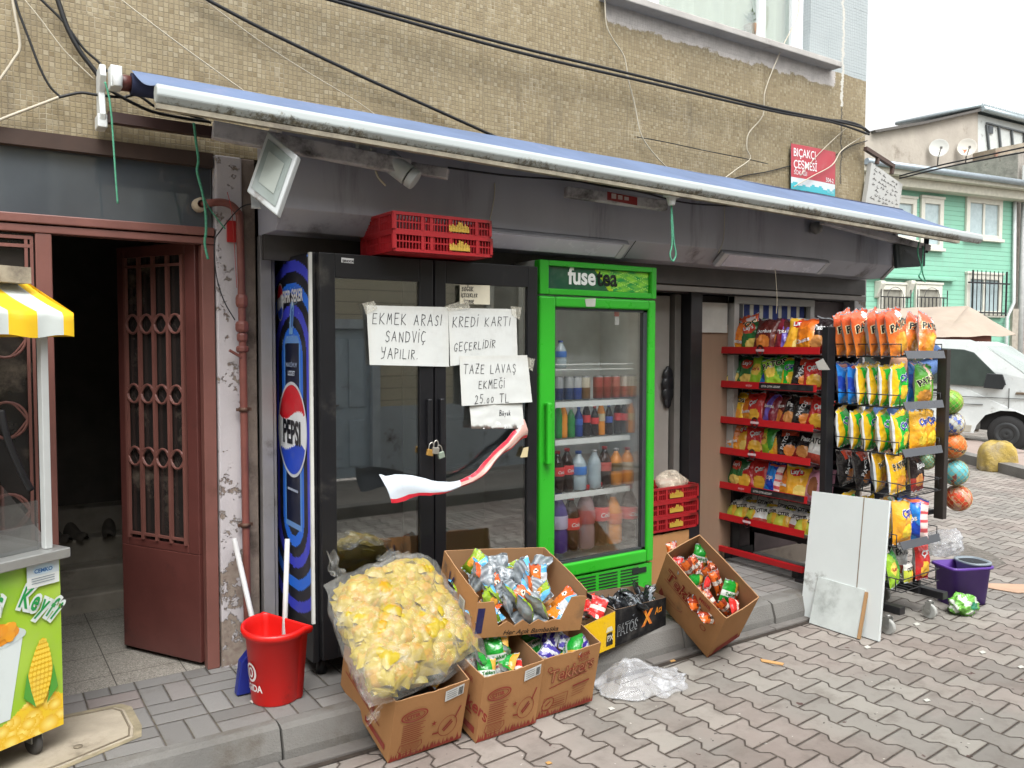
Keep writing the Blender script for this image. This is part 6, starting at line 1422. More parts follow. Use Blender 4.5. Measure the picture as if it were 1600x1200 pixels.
# ================================================================== RACKS OF CHIPS
def onR(px, py): return onx(px, py, 4.5)
rr_ = thing('snack_rack', 'red shelved snack rack standing in the shop entrance', 'display rack', (4.68, 3.66, .14), 0)
redm = mat('red rack enamel', '#a8161c', .35, var=.06, dirt=.06, dc='#4d1512')
YN, YFAR = 3.215, 4.10
lipz = [1.672, 1.432, 1.178, .958, .71, .485]
MB().box((4.525, YN-.015, .142), (4.60, YN+.03, 1.80)).build('upright', black, rr_, world=True, bevel=.003)
MB().box((4.84, YFAR-.04, .142), (4.90, YFAR, 1.80)).build('upright', black, rr_, world=True, bevel=.003)
MB().box((4.86, YN+.03, .30), (4.88, YFAR-.04, 1.80)).build('back_panel', mat('rack back', '#26262a', .6, var=.2), rr_, world=True)
for i, z in enumerate(lipz):
    yn = YN+.03+.018*i; m = MB(); m.box((4.515, yn, z-.055), (4.86, YFAR, z-.047)); sh = m.build('shelf', mat('dark rack shelf', '#3a2326', .5), rr_, world=True)
    m = MB()
    m.prism([(4.497, z-.045), (4.503, z-.047), (4.508, z), (4.502, z+.002)], 'y', yn+.0, YFAR+.01)
    lp = m.build('lip', redm, sh, world=True, bevel=.001)
    m = MB()
    if i in (1, 4):
        m.add([(4.4965, yn+.02, z-.042), (4.4965, yn+.45, z-.042), (4.5, yn+.45, z-.002), (4.5, yn+.02, z-.002)], [(0, 1, 2, 3)][::1], C('#17161a')); f2 = lambda X, Y: Vector((4.4955+Y*.05, yn+.43-X, z-.03+Y))
        m.text('ÇITIR ÇITIR LEZZET', f2, .018, c=C('#b9b5b0'), bold=.02)
        m.text('atıştır', lambda X, Y: Vector((4.4955, yn+.56-X, z-.03+Y)), .022, c=C('#d9a5a5'), bold=.02)
    else:
        ring(m, lambda X, Y: Vector((4.4935, yn+.46-X, z-.022+Y)), 0, 0, .024, .032, .012, C('#c9a4a8')); m.add([(4.4930, yn+.425, z-.03), (4.4930, yn+.495, z-.03), (4.4932, yn+.495, z-.014), (4.4932, yn+.425, z-.014)], [(0, 1, 2, 3)], C('#d3b5b8'))
    m.build('price_badge', PLASTIC, lp, world=True)
MB().box((4.50, YN+.13, .205), (4.53, YFAR+.04, .245)).build('base_rail', redm, rr_, world=True, bevel=.003)
for y in (YN+.2, YFAR-.06): MB().box((4.56, y, .142), (4.86, y+.05, .204)).build('foot', black, rr_, world=True)
SHN = ['top', 'second', 'third', 'fourth', 'fifth', 'lowest']
rackrows = [[('cheet', ''), ('patos_o', ''), ('green', ''), ('brown', ''), ('brown', ''), ('purple', ''), ('lays', ''), ('cheet', ''), ('blackred', '')], [('green', ''), ('green', ''), ('lime', ''), ('blue', ''), ('patos_lime', ''), ('cips_g', ''), ('black_o', ''), ('red', '')],
 [('patos_y', ''), ('cheet', ''), ('red', ''), ('purple', ''), ('brown', ''), ('blackred', ''), ('black_o', ''), ('red', '')], [('cheet', ''), ('lays', ''), ('red', ''), ('lime', ''), ('patos_y', ''), ('black_o', ''), ('blackred', ''), ('white', '')],
 [('green', ''), ('red', ''), ('red', ''), ('blue', ''), ('cheet', ''), ('lays', ''), ('pink', '')], [('mini', ''), ('mini', ''), ('mini', ''), ('mini_red', ''), ('mini', ''), ('mini', ''), ('mini_red', ''), ('mini', ''), ('mini', '')]]
for i, row in enumerate(rackrows):
    n_ = len(row); cnt = {}; z = lipz[i]-.046; rs = random.Random(40+i)
    for j, (k, _) in enumerate(row):
        y = YFAR-.05-(YFAR-YN-.12)*(j+.5)/n_; cnt[k] = cnt.get(k, 0)+1
        tot = sum(1 for a, _b in row if a == k)
        H = DES[k][1]; gap = .235 if i else .5; s = min(1.0, (gap*.96)/H) if k != 'mini' and k != 'mini_red' else 1.12
        la = '%s%s%s, %s shelf of the red rack' % ((ORD[cnt[k]-1]+' ') if tot > 1 else '', DES[k][6], ' from the door' if tot > 1 else '', SHN[i])
        lean = -.28 if i < 5 else -.5
        bag(k, (4.585+rs.uniform(-.01, .015), y, z+.002), (lean+rs.uniform(-.10, .06), rs.uniform(-.2, .2)+(.4 if (i == 0 and j == 0) else 0), R(-90)+rs.uniform(-.35, .35)+.12), la, 'snack bags on the red rack', s, var=j % 2)
        if i == 5:
            k2 = ('cheet', 'mini_red', 'lime')[j % 3]
            bag('mini' if j % 2 else 'mini_red', (4.70, y+.03, z+.03), (lean, rs.uniform(-.3, .3), R(-90)+rs.uniform(-.3, .3)), '%s small pack from the door, rear row of the lowest red rack shelf' % ORD[j], 'snack bags on the red rack', 1.15)
        elif j % 2 == 0 and i not in (0,):
            bag(k, (4.70, y+.02, z+.002), (lean, rs.uniform(-.1, .1), R(-90)+rs.uniform(-.2, .2)), '%s hidden behind, %s from the door, red rack %s shelf' % (DES[k][6], ORD[j], SHN[i]), 'snack bags on the red rack', s)
pc = MB(); pq = [onx(*q, 4.49) for q in ((1274, 566), (1286, 560), (1297, 578), (1279, 578))]; pc.add(pq+[p+Vector((.001, 0, 0)) for p in pq], [(0, 1, 2, 3), (7, 6, 5, 4)]); tag(pc.build('white_card', mat('white card', '#b9b7b1'), loc=pq[0], world=True), 'white card flapping off the top lip of the red rack', 'card')
# black wheeled rack
BX0, BX1, BY0, BY1 = 4.615, 5.055, 2.75, 3.24
kr_ = thing('wheeled_rack', 'black wheeled wire rack of chip bags on the street by the kerb', 'display rack', (4.84, 3.0, .0))
MB().box((5.065, 2.74, .60), (5.11, 2.80, 1.66)).build('upright', mat('brown black upright', '#2b2623', .4, var=.15), kr_, world=True, bevel=.003)
MB().box((4.86, 3.21, .13), (4.91, 3.26, 1.70)).build('upright', black, kr_, world=True, bevel=.003)
MB().box((4.95, 2.82, .13), (4.98, 2.86, .62)).box((4.95, 2.81, .62), (5.10, 2.85, .65)).build('post', black, kr_, world=True, bevel=.003)
for i, (x, yf) in enumerate(((4.50, 2.70), (5.0, 2.72))):
    MB().box((x, yf-.03, .115), (x+.055, 3.40, .16)).build('foot_beam', black, kr_, world=True, bevel=.003)
MB().box((4.555, 3.0, .121), (5.0, 3.05, .164)).build('cross_beam', black, kr_, world=True, bevel=.003)
for i, q in enumerate((onz(1387, 991, 0), onz(1452, 966, 0), Vector((4.53, 3.36, 0)), Vector((5.03, 3.38, 0)))):
    if i > 1 : q = Vector((q.x, 3.10, 0))
    m = MB(); m.lathe([(0, -.012), (.041, -.012), (.046, -.008), (.046, .008), (.041, .012), (0, .012)], (q.x, q.y, .046), 22, axis='x', sm=False); m.build('castor_wheel', mat('grey castor', '#a7a8a4', .5, var=.08, dirt=.15), kr_, world=True)
    m = MB(); m.box((q.x-.022, q.y-.018, .04), (q.x-.018, q.y+.018, .105)).box((q.x+.018, q.y-.018, .04), (q.x+.022, q.y+.018, .105)).lathe([(0, .10), (.014, .10), (.014, .116), (0, .116)], (q.x, q.y, 0), 12).lathe([(0, -.0245), (.012, -.0245), (.012, .0245), (0, .0245)], (q.x, q.y, .046), 10, axis='x', sm=False); m.build('castor_fork', mat('zinc fork', '#9a9a96', .4, .5), kr_, world=True)
strip_m = mat('grey price strip', '#585b60', .3, .2, var=.06); wb_ = mat('black wire', '#17171a', .5)
srow = [1.607, 1.303, 1.022, .775, .468, .205]
for i, z in enumerate(srow):
    m = MB()
    for zz in (z+.012, z+.085):
        m.tube([(BX0, BY0+.02, zz), (BX0, BY1, zz)], .0035, 6).tube([(BX1, BY0+.02, zz), (BX1, BY1, zz)], .0035, 6)
        if i in (3, 5): m.tube([(BX0, BY0+.02, zz), (BX0+.03, BY0, zz-.01), (BX1, BY0, zz)], .0035, 6)
    for y in (BY0+.02, BY0+.25, BY1): m.tube([(BX0, y, z+.008), (BX0, y, z+.088)], .003, 6).tube([(BX1, y, z+.008), (BX1, y, z+.088)], .003, 6)
    for k in range(9): m.tube([(BX0+.005+k*.054, BY0+.01, z+.008), (BX0+.005+k*.054, BY1, z+.008)], .0025, 5)
    m.tube([(BX0, BY1, z+.012), (BX1, BY1, z+.012)], .004, 6)
    s_ = m.build('wire_shelf', wb_, kr_, world=True)
    if i not in (3, 5):
        h_ = .046; m = MB(); m.add([(BX0+.015, BY0-.012, z), (BX1-.01, BY0-.012, z), (BX1-.01, BY0+.0, z+h_), (BX0+.0, BY0+.0, z+h_), (BX0+.015, BY0-.008, z), (BX1-.01, BY0-.008, z), (BX1-.01, BY0+.004, z+h_), (BX0, BY0+.004, z+h_)], [(0, 1, 2, 3), (7, 6, 5, 4), (3, 2, 6, 7), (1, 0, 4, 5), (0, 3, 7, 4), (2, 1, 5, 6)]); m.build('price_strip', strip_m, s_, world=True)
BR = 'chip bags on the black wheeled rack'
def file_(row, col_x, kinds, y0, y1, tilt, nm, yaw=0.0, s=1.0, roll=None):
    n_ = len(kinds); cnt = {}; rs = random.Random(row*10+int(col_x*100)); z = srow[row]+.014
    for j, k in enumerate(kinds):
        tot = kinds.count(k); cnt[k] = cnt.get(k, 0)+1
        y = y1+(y0-y1)*(j/(n_-1) if n_ > 1 else 1)
        la = (('%s %s from the front' % (ORD[tot-cnt[k]], DES[k][6])) if tot > 1 else DES[k][6])+', %s, black rack' % nm
        bag(k, (col_x+rs.uniform(-.008, .008), y, z), (tilt+rs.uniform(-.05, .05), (roll if roll is not None else rs.uniform(-.10, .05)), yaw+rs.uniform(-.12, .12)), la, BR, s, var=j % 3)
file_(0, 4.715, ['patos_o']*6, 2.84, 3.20, -.10, 'top row left file', .10, 1.0, -.17)
file_(0, 4.925, ['patos_o']*2, 2.80, 2.90, -.12, 'top row right side', .05, .98, .30)
file_(1, 4.715, ['blue', 'blue', 'cips_g', 'cips_g', 'cips_g', 'cips_g'], 2.84, 3.20, -.06, 'second row left file', .12, .93, -.03)
file_(1, 4.92, ['patos_g'], 2.80, 2.80, -.06, 'second row right side', 0, .93, .08)
file_(1, 5.02, ['blue'], 2.90, 2.90, -.06, 'second row far right', 0, .95, .12)
file_(2, 4.705, ['cips_g']*5, 2.82, 3.20, -.04, 'third row left file', .15, .93, -.12)
file_(2, 4.87, ['cips_g', 'cips_o'], 2.80, 2.90, -.05, 'third row right side', 0, .93, .05)
file_(2, 4.99, ['cips_o'], 2.81, 2.81, -.05, 'third row far right', 0, .93, .03)
file_(3, 4.715, ['black_o', 'black_o', 'patos_y', 'patos_y'], 2.83, 3.18, -.05, 'fourth row left file', .12, .84, -.12)
file_(3, 4.88, ['black_o', 'blackred'], 2.80, 2.92, -.08, 'fourth row right side', .05, .92, .0)
file_(3, 5.0, ['patos_y'], 2.95, 2.95, -.08, 'fourth row far right', 0, .9, .05)
file_(4, 4.715, ['cips_g', 'cips_g', 'cips_o', 'cips_o'], 2.80, 3.15, -.03, 'fifth row left side', .05, .95, .0)
file_(4, 4.99, ['patos_g', 'cips_g'], 2.90, 3.05, -.05, 'fifth row far right', .1, .9, .0)
file_(4, 4.86, ['blue'], 2.82, 2.82, -.03, 'fifth row right side', -.9, .95, .0)
file_(5, 4.70, ['cheet', 'mini', 'patos_lime', 'lime'], 2.82, 3.10, -.2, 'bottom basket left side', .1, .88, -.1)
file_(5, 4.84, ['lays', 'green', 'mini_red', 'mini'], 2.82, 3.10, -.15, 'bottom basket middle', .15, .95, .05)
file_(5, 4.97, ['white', 'red'], 2.81, 2.95, -.1, 'bottom basket right side', .1, 1.0, .1)
t = MB(); t.box((4.78, 2.84, .80), (5.02, 2.98, .815)).box((4.78, 2.84, .815), (5.02, 2.846, .90)).box((4.78, 2.974, .815), (5.02, 2.98, .90)).box((4.78, 2.846, .815), (4.786, 2.974, .90)).box((5.014, 2.846, .815), (5.02, 2.974, .90)).box((4.77, 2.83, .895), (5.03, 2.84, .91)); tb2 = t.build('blue_tray', mat('blue tray plastic', '#1f357c', .4, var=.08), loc=(4.9, 2.9, .8), world=True, bevel=.003); tb2.location.z -= .0; tb2.location = Vector((4.95, 3.05, .80)); tag(tb2, 'dark blue plastic tray behind the bags in the fourth row of the black rack', 'tray')
# boards leaning on the racks
def board(label, P, th, m_, edge=None):
    t = thing('white_board', label, 'board', P[0]); n = (P[1]-P[0]).cross(P[3]-P[0]).normalized()
    if n.x > 0: n = -n
    m = MB(); m.add(P+[p-n*th for p in P], [(0, 1, 2, 3), (7, 6, 5, 4), (0, 4, 5, 1), (1, 5, 6, 2), (2, 6, 7, 3), (3, 7, 4, 0)]); m.build('panel', m_, t, world=True, bevel=.001); return t, n
whb = mat('white laminate board', '#d3d9d8', .4, var=.04, vs=3, dirt=.06, dc='#8d8f8b')
A0, A1, A2, A3 = Vector((4.285, 2.665, .006)), Vector((4.285, 3.19, .006)), Vector((4.400, 3.205, .775)), Vector((4.400, 2.69, .795))
t, n = board('tall white laminate board with one groove leaning on the racks', [A0, A1, A2, A3], .018, whb)
m = MB(); f3 = lambda u, v: (A0.lerp(A1, u)).lerp(A3.lerp(A2, u), v)+n*.0015
m.add([f3(.30, 0), f3(.312, 0), f3(.312, 1), f3(.30, 1)], [(0, 1, 2, 3)]); m.build('groove', mat('groove brown', '#8b7d6c', .7), t, world=True)
D0 = f3(.19, 0)+Vector((-.055, 0, 0)); D1 = f3(.80, 0)+Vector((-.055, 0, 0)); D0.z = D1.z = .006
D2 = f3(.80, .345)+n*.006; D3 = f3(.20, .335)+n*.006
board('smaller scuffed grey board leaning on the tall white board', [D0, D1, D2, D3], .014, mat('scuffed grey board', '#bcc2bf', .6, var=.10, vs=9, dirt=.3, dc='#8c918e'))
D4 = D0+Vector((-.004, -.002, 0)); tq = MB(); tq.bar(D0+Vector((.002, -.012, 0)), D3+Vector((.002, -.012, -.01)), .016, .016); tag(tq.build('wood_batten', mat('raw wood batten', '#9d7a52', .7, var=.15), loc=D0, world=True), 'thin raw wood batten along the edge of the small grey board', 'batten')
# mop bucket and bags beside the rack
bk = onz(1505, 948, 0); t = thing('mop_bucket', 'purple mop bucket with a grey wringer beside the wheeled rack', 'bucket', (5.43, 2.80, 0), R(-22)); t.scale = (.86, .9, .95)
prp = mat('purple plastic', '#57348c', .4, var=.05, dirt=.06); gry = mat('grey wringer plastic', '#7f8a92', .45, var=.05)
def rrect(w_, d_, z, n=40, e=.35): return [(math.copysign(abs(math.cos(a))**e, math.cos(a))*w_/2, math.copysign(abs(math.sin(a))**e, math.sin(a))*d_/2, z) for a in [2*PI*i/n for i in range(n)]]
def loft(m, rings_):
    n = len(rings_[0]); vs = [p for r_ in rings_ for p in r_]
    m.add(vs, [(i*n+k, i*n+(k+1) % n, (i+1)*n+(k+1) % n, (i+1)*n+k) for i in range(len(rings_)-1) for k in range(n)], sm=True)
m = MB(); loft(m, [rrect(.02, .02, .002), rrect(.30, .19, .0), rrect(.345, .235, .25), rrect(.38, .265, .252), rrect(.38, .265, .268), rrect(.34, .23, .27), rrect(.29, .18, .02), rrect(.02, .02, .02)]); m.build('body', prp, t)
m = MB(); w2 = [[(x*.62+.09, y*1.0, z) for x, y, z in r_] for r_ in (rrect(.02, .02, .17), rrect(.24, .16, .18), rrect(.33, .22, .272, e=.8), rrect(.36, .25, .278, e=.8), rrect(.36, .25, .29, e=.8), rrect(.31, .2, .29, e=.8), rrect(.22, .14, .20), rrect(.02, .02, .20))]; loft(m, w2); m.build('wringer', gry, t)
m = MB(); loft(m, [[(x*.62+.09, y, z) for x, y, z in r_] for r_ in (rrect(.29, .19, .2815, e=.8), rrect(.02, .02, .2815))]); m.build('wringer_opening', mat('wringer dark', '#1d2126', .7), t)
def puff(name, label, c_, sz, m_, seed, cat='plastic bag'):
    m = MB(); ox = seed*3.1
    def f(u, v):
        a, b_ = 2*PI*u, PI*(v-.5); d = Vector((math.cos(a)*math.cos(b_), math.sin(a)*math.cos(b_), math.sin(b_)))
        k = 1+.28*mnoise.noise(d*2.2+Vector((ox, 0, 0)))+.16*mnoise.noise(d*6+Vector((0, ox, 0)))+.08*abs(mnoise.noise(d*14))
        p = Vector((d.x*sz[0]*k, d.y*sz[1]*k, d.z*sz[2]*k)); p.z = max(p.z, -sz[2]*.85); return Vector(c_)+p
    m.grid(f, 56, 36, cf=lambda u, v: (C('#6fae4a') if mnoise.noise(Vector((u*9, v*7, seed))) > -.12 else C('#c5cdc0')) if not ell(u, v, .74, .55, .06, .13) else C('#1f7a55')); return tag(m.build(name, m_, loc=c_, world=True), label, cat)
pb = onz(1505, 958, 0); puff('crisp_packet', 'crumpled clear and green printed bag lying in front of the purple bucket', (pb.x, pb.y, .055), (.105, .075, .065), printmat('green film print', .2, .006, 22), 4)
pz = ony(1500, 868, 3.0); puff('clear_plastic_bag', 'crumpled clear plastic bag stuffed behind the purple bucket', (5.58, 3.0, .33), (.15, .10, .09), film('clear bag film'), 7)
# balls hanging in nets on the rack upright
def ball(label, px, py, r_, cf):
    p = ony(px, py, 2.86); t = thing('toy_ball', label, 'ball', p, group='toy balls hanging in nets on the wheeled rack'); m = MB()
    m.grid(lambda u, v: Vector((math.cos(2*PI*u)*math.sin(PI*v), math.sin(2*PI*u)*math.sin(PI*v), -math.cos(PI*v)))*r_, 40, 24, cf=cf); m.build('body', printmat('ball vinyl', .4), t)
    n = MB(); N_ = 12
    for s in (-1, 1):
        for k in range(N_): n.tube([Vector((math.cos(a)*math.sin(b_), math.sin(a)*math.sin(b_), -math.cos(b_)))*r_*1.03 for a, b_ in [(2*PI*k/N_+s*PI*j/10, PI*j/10) for j in range(11)]], .0012, 4, cap=False)
    n.tube([(0, 0, r_), (-.02, 0, r_+.05)], .003, 5); n.build('net', mat('yellow net', '#b9a56a', .7), t); return t
nz_ = lambda u, v, s: mnoise.noise(Vector((math.cos(u*6.28)*2, math.sin(u*6.28)*2, v*4+s)))
ball('lime green toy ball, topmost of the hanging balls', 1484, 628, .078, lambda u, v: blend(C('#8fb53a'), C('#4fae3a'), nz_(u, v, 1)+.5))
ball('white and blue patterned toy ball under the lime ball', 1487, 662, .078, lambda u, v: C('#c5c8c4') if nz_(u*1.5, v*2, 3) > -.05 else C('#4a63b5'))
ball('bright orange toy ball with a dark stripe in the hanging row', 1488, 696, .084, lambda u, v: C('#5d5450') if abs(v-.5-.12*math.sin(u*6.28)) < .03 else C('#e0702c'))
ball('turquoise toy ball between the orange and red balls', 1492, 738, .084, lambda u, v: C('#5fb3bd') if nz_(u, v, 8) > -.35 else C('#8b4a4a'))
ball('red and cream swirled toy ball, lowest of the hanging balls', 1497, 778, .084, lambda u, v: C('#d0482a') if nz_(u, v, 5) > .0 else C('#cf9a86'))
ball('pale green toy ball inside the rack behind the black chip bag', 1447, 720, .055, lambda u, v: C('#8fbfa0'))
# litter
def flat(name, label, pts, z, c_, cat, th=.004):
    q = [onz(x, y, z) for x, y in pts]; m = MB(); n = len(q); m.add(q+[p+Vector((0, 0, th)) for p in q], [tuple(range(n))[::-1], tuple(range(n, 2*n))]+[(i, (i+1) % n, n+(i+1) % n, n+i) for i in range(n)]); return tag(m.build(name, mat(*c_), loc=q[0], world=True), label, cat)
flat('flat_cardboard', 'flattened pale cardboard lying on the street right of the bucket', ((1544, 912), (1610, 914), (1610, 926), (1590, 927), (1544, 919)), .004, ('pale cardboard', '#b3947c', .85), 'cardboard')
flat('wood_sliver', 'thin orange wood sliver on the pavers before the boards', ((1188, 1030), (1225, 1037), (1223, 1040), (1190, 1034)), .002, ('wood sliver', '#b98f5c', .8), 'litter')
for i, (x, y, la) in enumerate(((1355, 1012, 'white paper scrap near the foot of the boards'), (1432, 976, 'white paper scrap beside the castor of the rack'), (1448, 1095, 'round pale chewing gum spot on the pavers'), (955, 1108, 'cigarette end beside the crumpled clear bag'), (1535, 1020, 'white scrap on the pavers at the right'), (1595, 1043, 'white scrap at the right edge of the street'), (1050, 1033, 'tan scrap in the gutter beside the toppled carton'), (857, 1193, 'orange scrap at the bottom edge of the street'), (395, 1097, 'small white pebble at the foot of the red bin'))):
    zz = .144 if x == 395 else .003; flat('scrap', la, ((x-5, y-1), (x+1, y-3), (x+6, y), (x-1, y+2)), zz, (('paper scrap', '#b9b8b0', .8) if i not in (6, 7) else ('orange scrap', '#b0874f', .8)), 'litter', .003)

# ================================================================== PERSON BEHIND THE RACK
pz_ = Vector((5.66, 3.45, 0)); t = thing('person', 'person with dark hair in a blue denim jacket reaching up behind the wheeled rack', 'person', pz_, R(180))
def skin(name, pts, edges, m_, parent, root=0, sub=2):
    me = bpy.data.meshes.new(name); me.from_pydata([p[:3] for p in pts], edges, []); o = bpy.data.objects.new(name, me); col.objects.link(o); o.parent = parent; me.materials.append(m_)
    s_ = o.modifiers.new('skin', 'SKIN'); s_.use_smooth_shade = True
    for v, p in zip(me.skin_vertices[0].data, pts): v.radius = (p[3], p[4] if len(p) > 4 else p[3])
    me.skin_vertices[0].data[root].use_root = True
    ss = o.modifiers.new('subsurf', 'SUBSURF'); ss.levels = sub; ss.render_levels = sub; return o
skn = mat('skin', '#b08468', .55, var=.06); den = mat('blue denim', '#4b6796', .85, var=.22, vs=14, bmp=.002, bs=200); jean = mat('dark trousers', '#23252d', .85, var=.1); hair = mat('dark hair', '#15120f', .5, var=.3, vs=60)
EL = ony(1484, 551, 3.42)-pz_; EL = Vector((-EL.x, -EL.y, EL.z)); SHL = Vector((-.20, .0, 1.43)); 
HD = ony(1405, 512, 3.40)-pz_; HD = Vector((-HD.x, -HD.y, HD.z))
EL2 = SHL+(EL-SHL)*min(1, .42/(EL-SHL).length)
B_ = [(0, 0, .94, .13, .10), (0, 0, 1.15, .13, .095), (0, 0, 1.36, .15, .09), (0, 0, 1.47, .055), (0, .015, 1.55, .075, .085), (0, .015, 1.63, .075, .09), (.10, 0, .90, .085), (.11, .0, .48, .058), (.11, -.02, .09, .04), (.11, .10, .035, .035, .028), (-.10, 0, .90, .085), (-.11, 0, .48, .058), (-.11, -.02, .09, .04), (-.11, .10, .035, .035, .028),
      (.18, 0, 1.40, .055), (.25, .0, 1.13, .042), (.24, .10, .90, .03), (*SHL, .055), (*EL2, .045), (*(EL2+(HD-EL2)*.9), .03)]
skin('body', B_, [(0, 1), (1, 2), (2, 3), (3, 4), (4, 5), (0, 6), (6, 7), (7, 8), (8, 9), (0, 10), (10, 11), (11, 12), (12, 13), (2, 14), (14, 15), (15, 16), (2, 17), (17, 18), (18, 19)], skn, t)
skin('jacket', [(0, 0, .92, .165, .125), (0, 0, 1.15, .155, .12), (0, 0, 1.37, .17, .11), (.19, 0, 1.40, .075), (.255, 0, 1.13, .062), (.245, .09, .93, .05), (*SHL, .078), (*EL2, .075), (*(EL2+(HD-EL2)*.85), .055), (0, 0, 1.455, .075)], [(0, 1), (1, 2), (2, 3), (3, 4), (4, 5), (2, 6), (6, 7), (7, 8), (2, 9)], den, t)
skin('trousers', [(0, 0, .95, .15, .115), (.10, 0, .86, .10), (.115, 0, .48, .075), (.115, -.02, .11, .065), (-.10, 0, .86, .10), (-.115, 0, .48, .075), (-.115, -.02, .11, .065)], [(0, 1), (1, 2), (2, 3), (0, 4), (4, 5), (5, 6)], jean, t)
skin('hair', [(0, -.01, 1.60, .088, .09), (0, -.005, 1.66, .08, .092), (0, -.05, 1.56, .07)], [(0, 1), (0, 2)], hair, t)
HP = EL2+(HD-EL2)*.95
for k in range(5):
    dx = (k-2)*.018; d_ = (HD-EL2).normalized(); L = (.055, .075, .08, .075, .06)[k]; base = HP+d_*.03+Vector((dx, 0, 0)) if k else HP+Vector((-.04, 0, 0))
    skin('finger', [(*base, .009), (*(base+d_*L*.5+Vector((0, .01, 0))), .008), (*(base+d_*L*.8+Vector((0, .035, 0))), .007)], [(0, 1), (1, 2)], skn, t, 0, 1)
# ================================================================== FAR SIDE OF THE CROSS STREET
GD = Vector((.985, -.17, 0)).normalized(); GN = Vector((-.17, -.985, 0)).normalized()      # along and out of the green facade
def ray_plane(px, py, P0, n): d = ray(px, py); return CAM + d*((P0-CAM).dot(n)/d.dot(n))
G0P = CAM + ray(1500, 560)*28.0; G0P.z = 0
gpt = lambda px, py, out=0.0: ray_plane(px, py, G0P+GN*out, GN)
def gx(p): return (p-G0P).dot(GD)
MG = Matrix(((GD.x, -GN.x, 0, G0P.x), (GD.y, -GN.y, 0, G0P.y), (0, 0, 1, 0), (0, 0, 0, 1)))      # local: x along, y into the house
gh = thing('green_house', 'mint green clapboard house with white framed windows across the street', 'house', G0P, math.atan2(GD.y, GD.x))
def m_siding(name, c, step, depth=.012):
    m, g, b, vec = start(name); x, y, z = g.xyz(vec); f = g.m('FRACT', g.m('DIVIDE', z, step)); n = g.noise(g.comb(g.m('MULTIPLY', x, .25), y, z), 5, 4)
    cc = g.ramp(n, [(.3, tuple(k*.9 for k in hx(c))), (.7, hx(c))])
    g.put(b.inputs['Base Color'], g.mix(g.smooth(f, .04, .12), tuple(k*.55 for k in hx(c)), cc)); b.inputs['Roughness'].default_value = .6; bump(g, b, g.m('SUBTRACT', 1.0, f), depth)
    st = g.smooth(g.noise(g.comb(g.m('MULTIPLY', x, 2.2), y, g.m('MULTIPLY', z, .22)), 2.5, 6, .7), .48, .72)
    rd = g.white(g.comb(0.0, g.m('FLOOR', g.m('DIVIDE', z, step)), g.m('FLOOR', g.m('DIVIDE', x, 2.3))))
    g.put(b.inputs['Base Color'], g.mix(g.m('MULTIPLY', st, .35), g.mix(g.m('MULTIPLY', rd, .18), g.mix(g.smooth(f, .04, .12), tuple(k*.55 for k in hx(c)), cc), tuple(k*.7 for k in hx(c))), tuple(.5*k+.10 for k in hx(c))))
    return m
gsid = m_siding('mint clapboard', '#7cb29a', .155); trim = mat('white painted trim', '#c3c2b6', .55, var=.05)
xl, xr = gx(gpt(1330, 450)), gx(gpt(1581, 450)); zg = gpt(1500, 272).z
m = MB(); m.box((xl, 0, 0), (xr, 8, zg)); m.build('wall', gsid, gh)
bay0, bay1, bz0 = gx(gpt(1330, 437)), gx(gpt(1488, 437)), gpt(1440, 437).z
MB().box((bay0, -.35, bz0), (bay1-.05, 0, zg)).build('bay', gsid, gh) if False else MB().box((bay0, -.16, bz0-.02), (bay1, -.002, bz0+.10)).build('ledge', gsid, gh, bevel=.01)
zc = gpt(1500, 270, .78).z-.26; m = MB(); m.box((xl-.3, -.7, zc), (xr+.5, .0, zc+.18)).box((xl-.3, -.45, zc-.28), (xr+.35, -.002, zc-.002)); m.build('cornice', mat('cornice cream', '#b3b1a2', .6), gh, bevel=.02)
m = MB(); m.tube([(xl-.3, -.78, zc+.26), (xr+.6, -.78, zc+.18)], .10, 10); m.box((xl-.3, -.74, zc+.181), (xr+.5, 7.5, zc+.30)); m.build('gutter_pipe', mat('zinc gutter', '#8f9aa0', .4, .4), gh)
m = MB(); px_ = xr-.10; m.tube([(px_, -.08, zc-.2), (px_+.05, -.12, 3.2), (px_-.3, -.14, 2.7), (px_-.3, -.14, .2)], .06, 8); m.build('downpipe', mat('white downpipe', '#b4bab8', .5), gh)
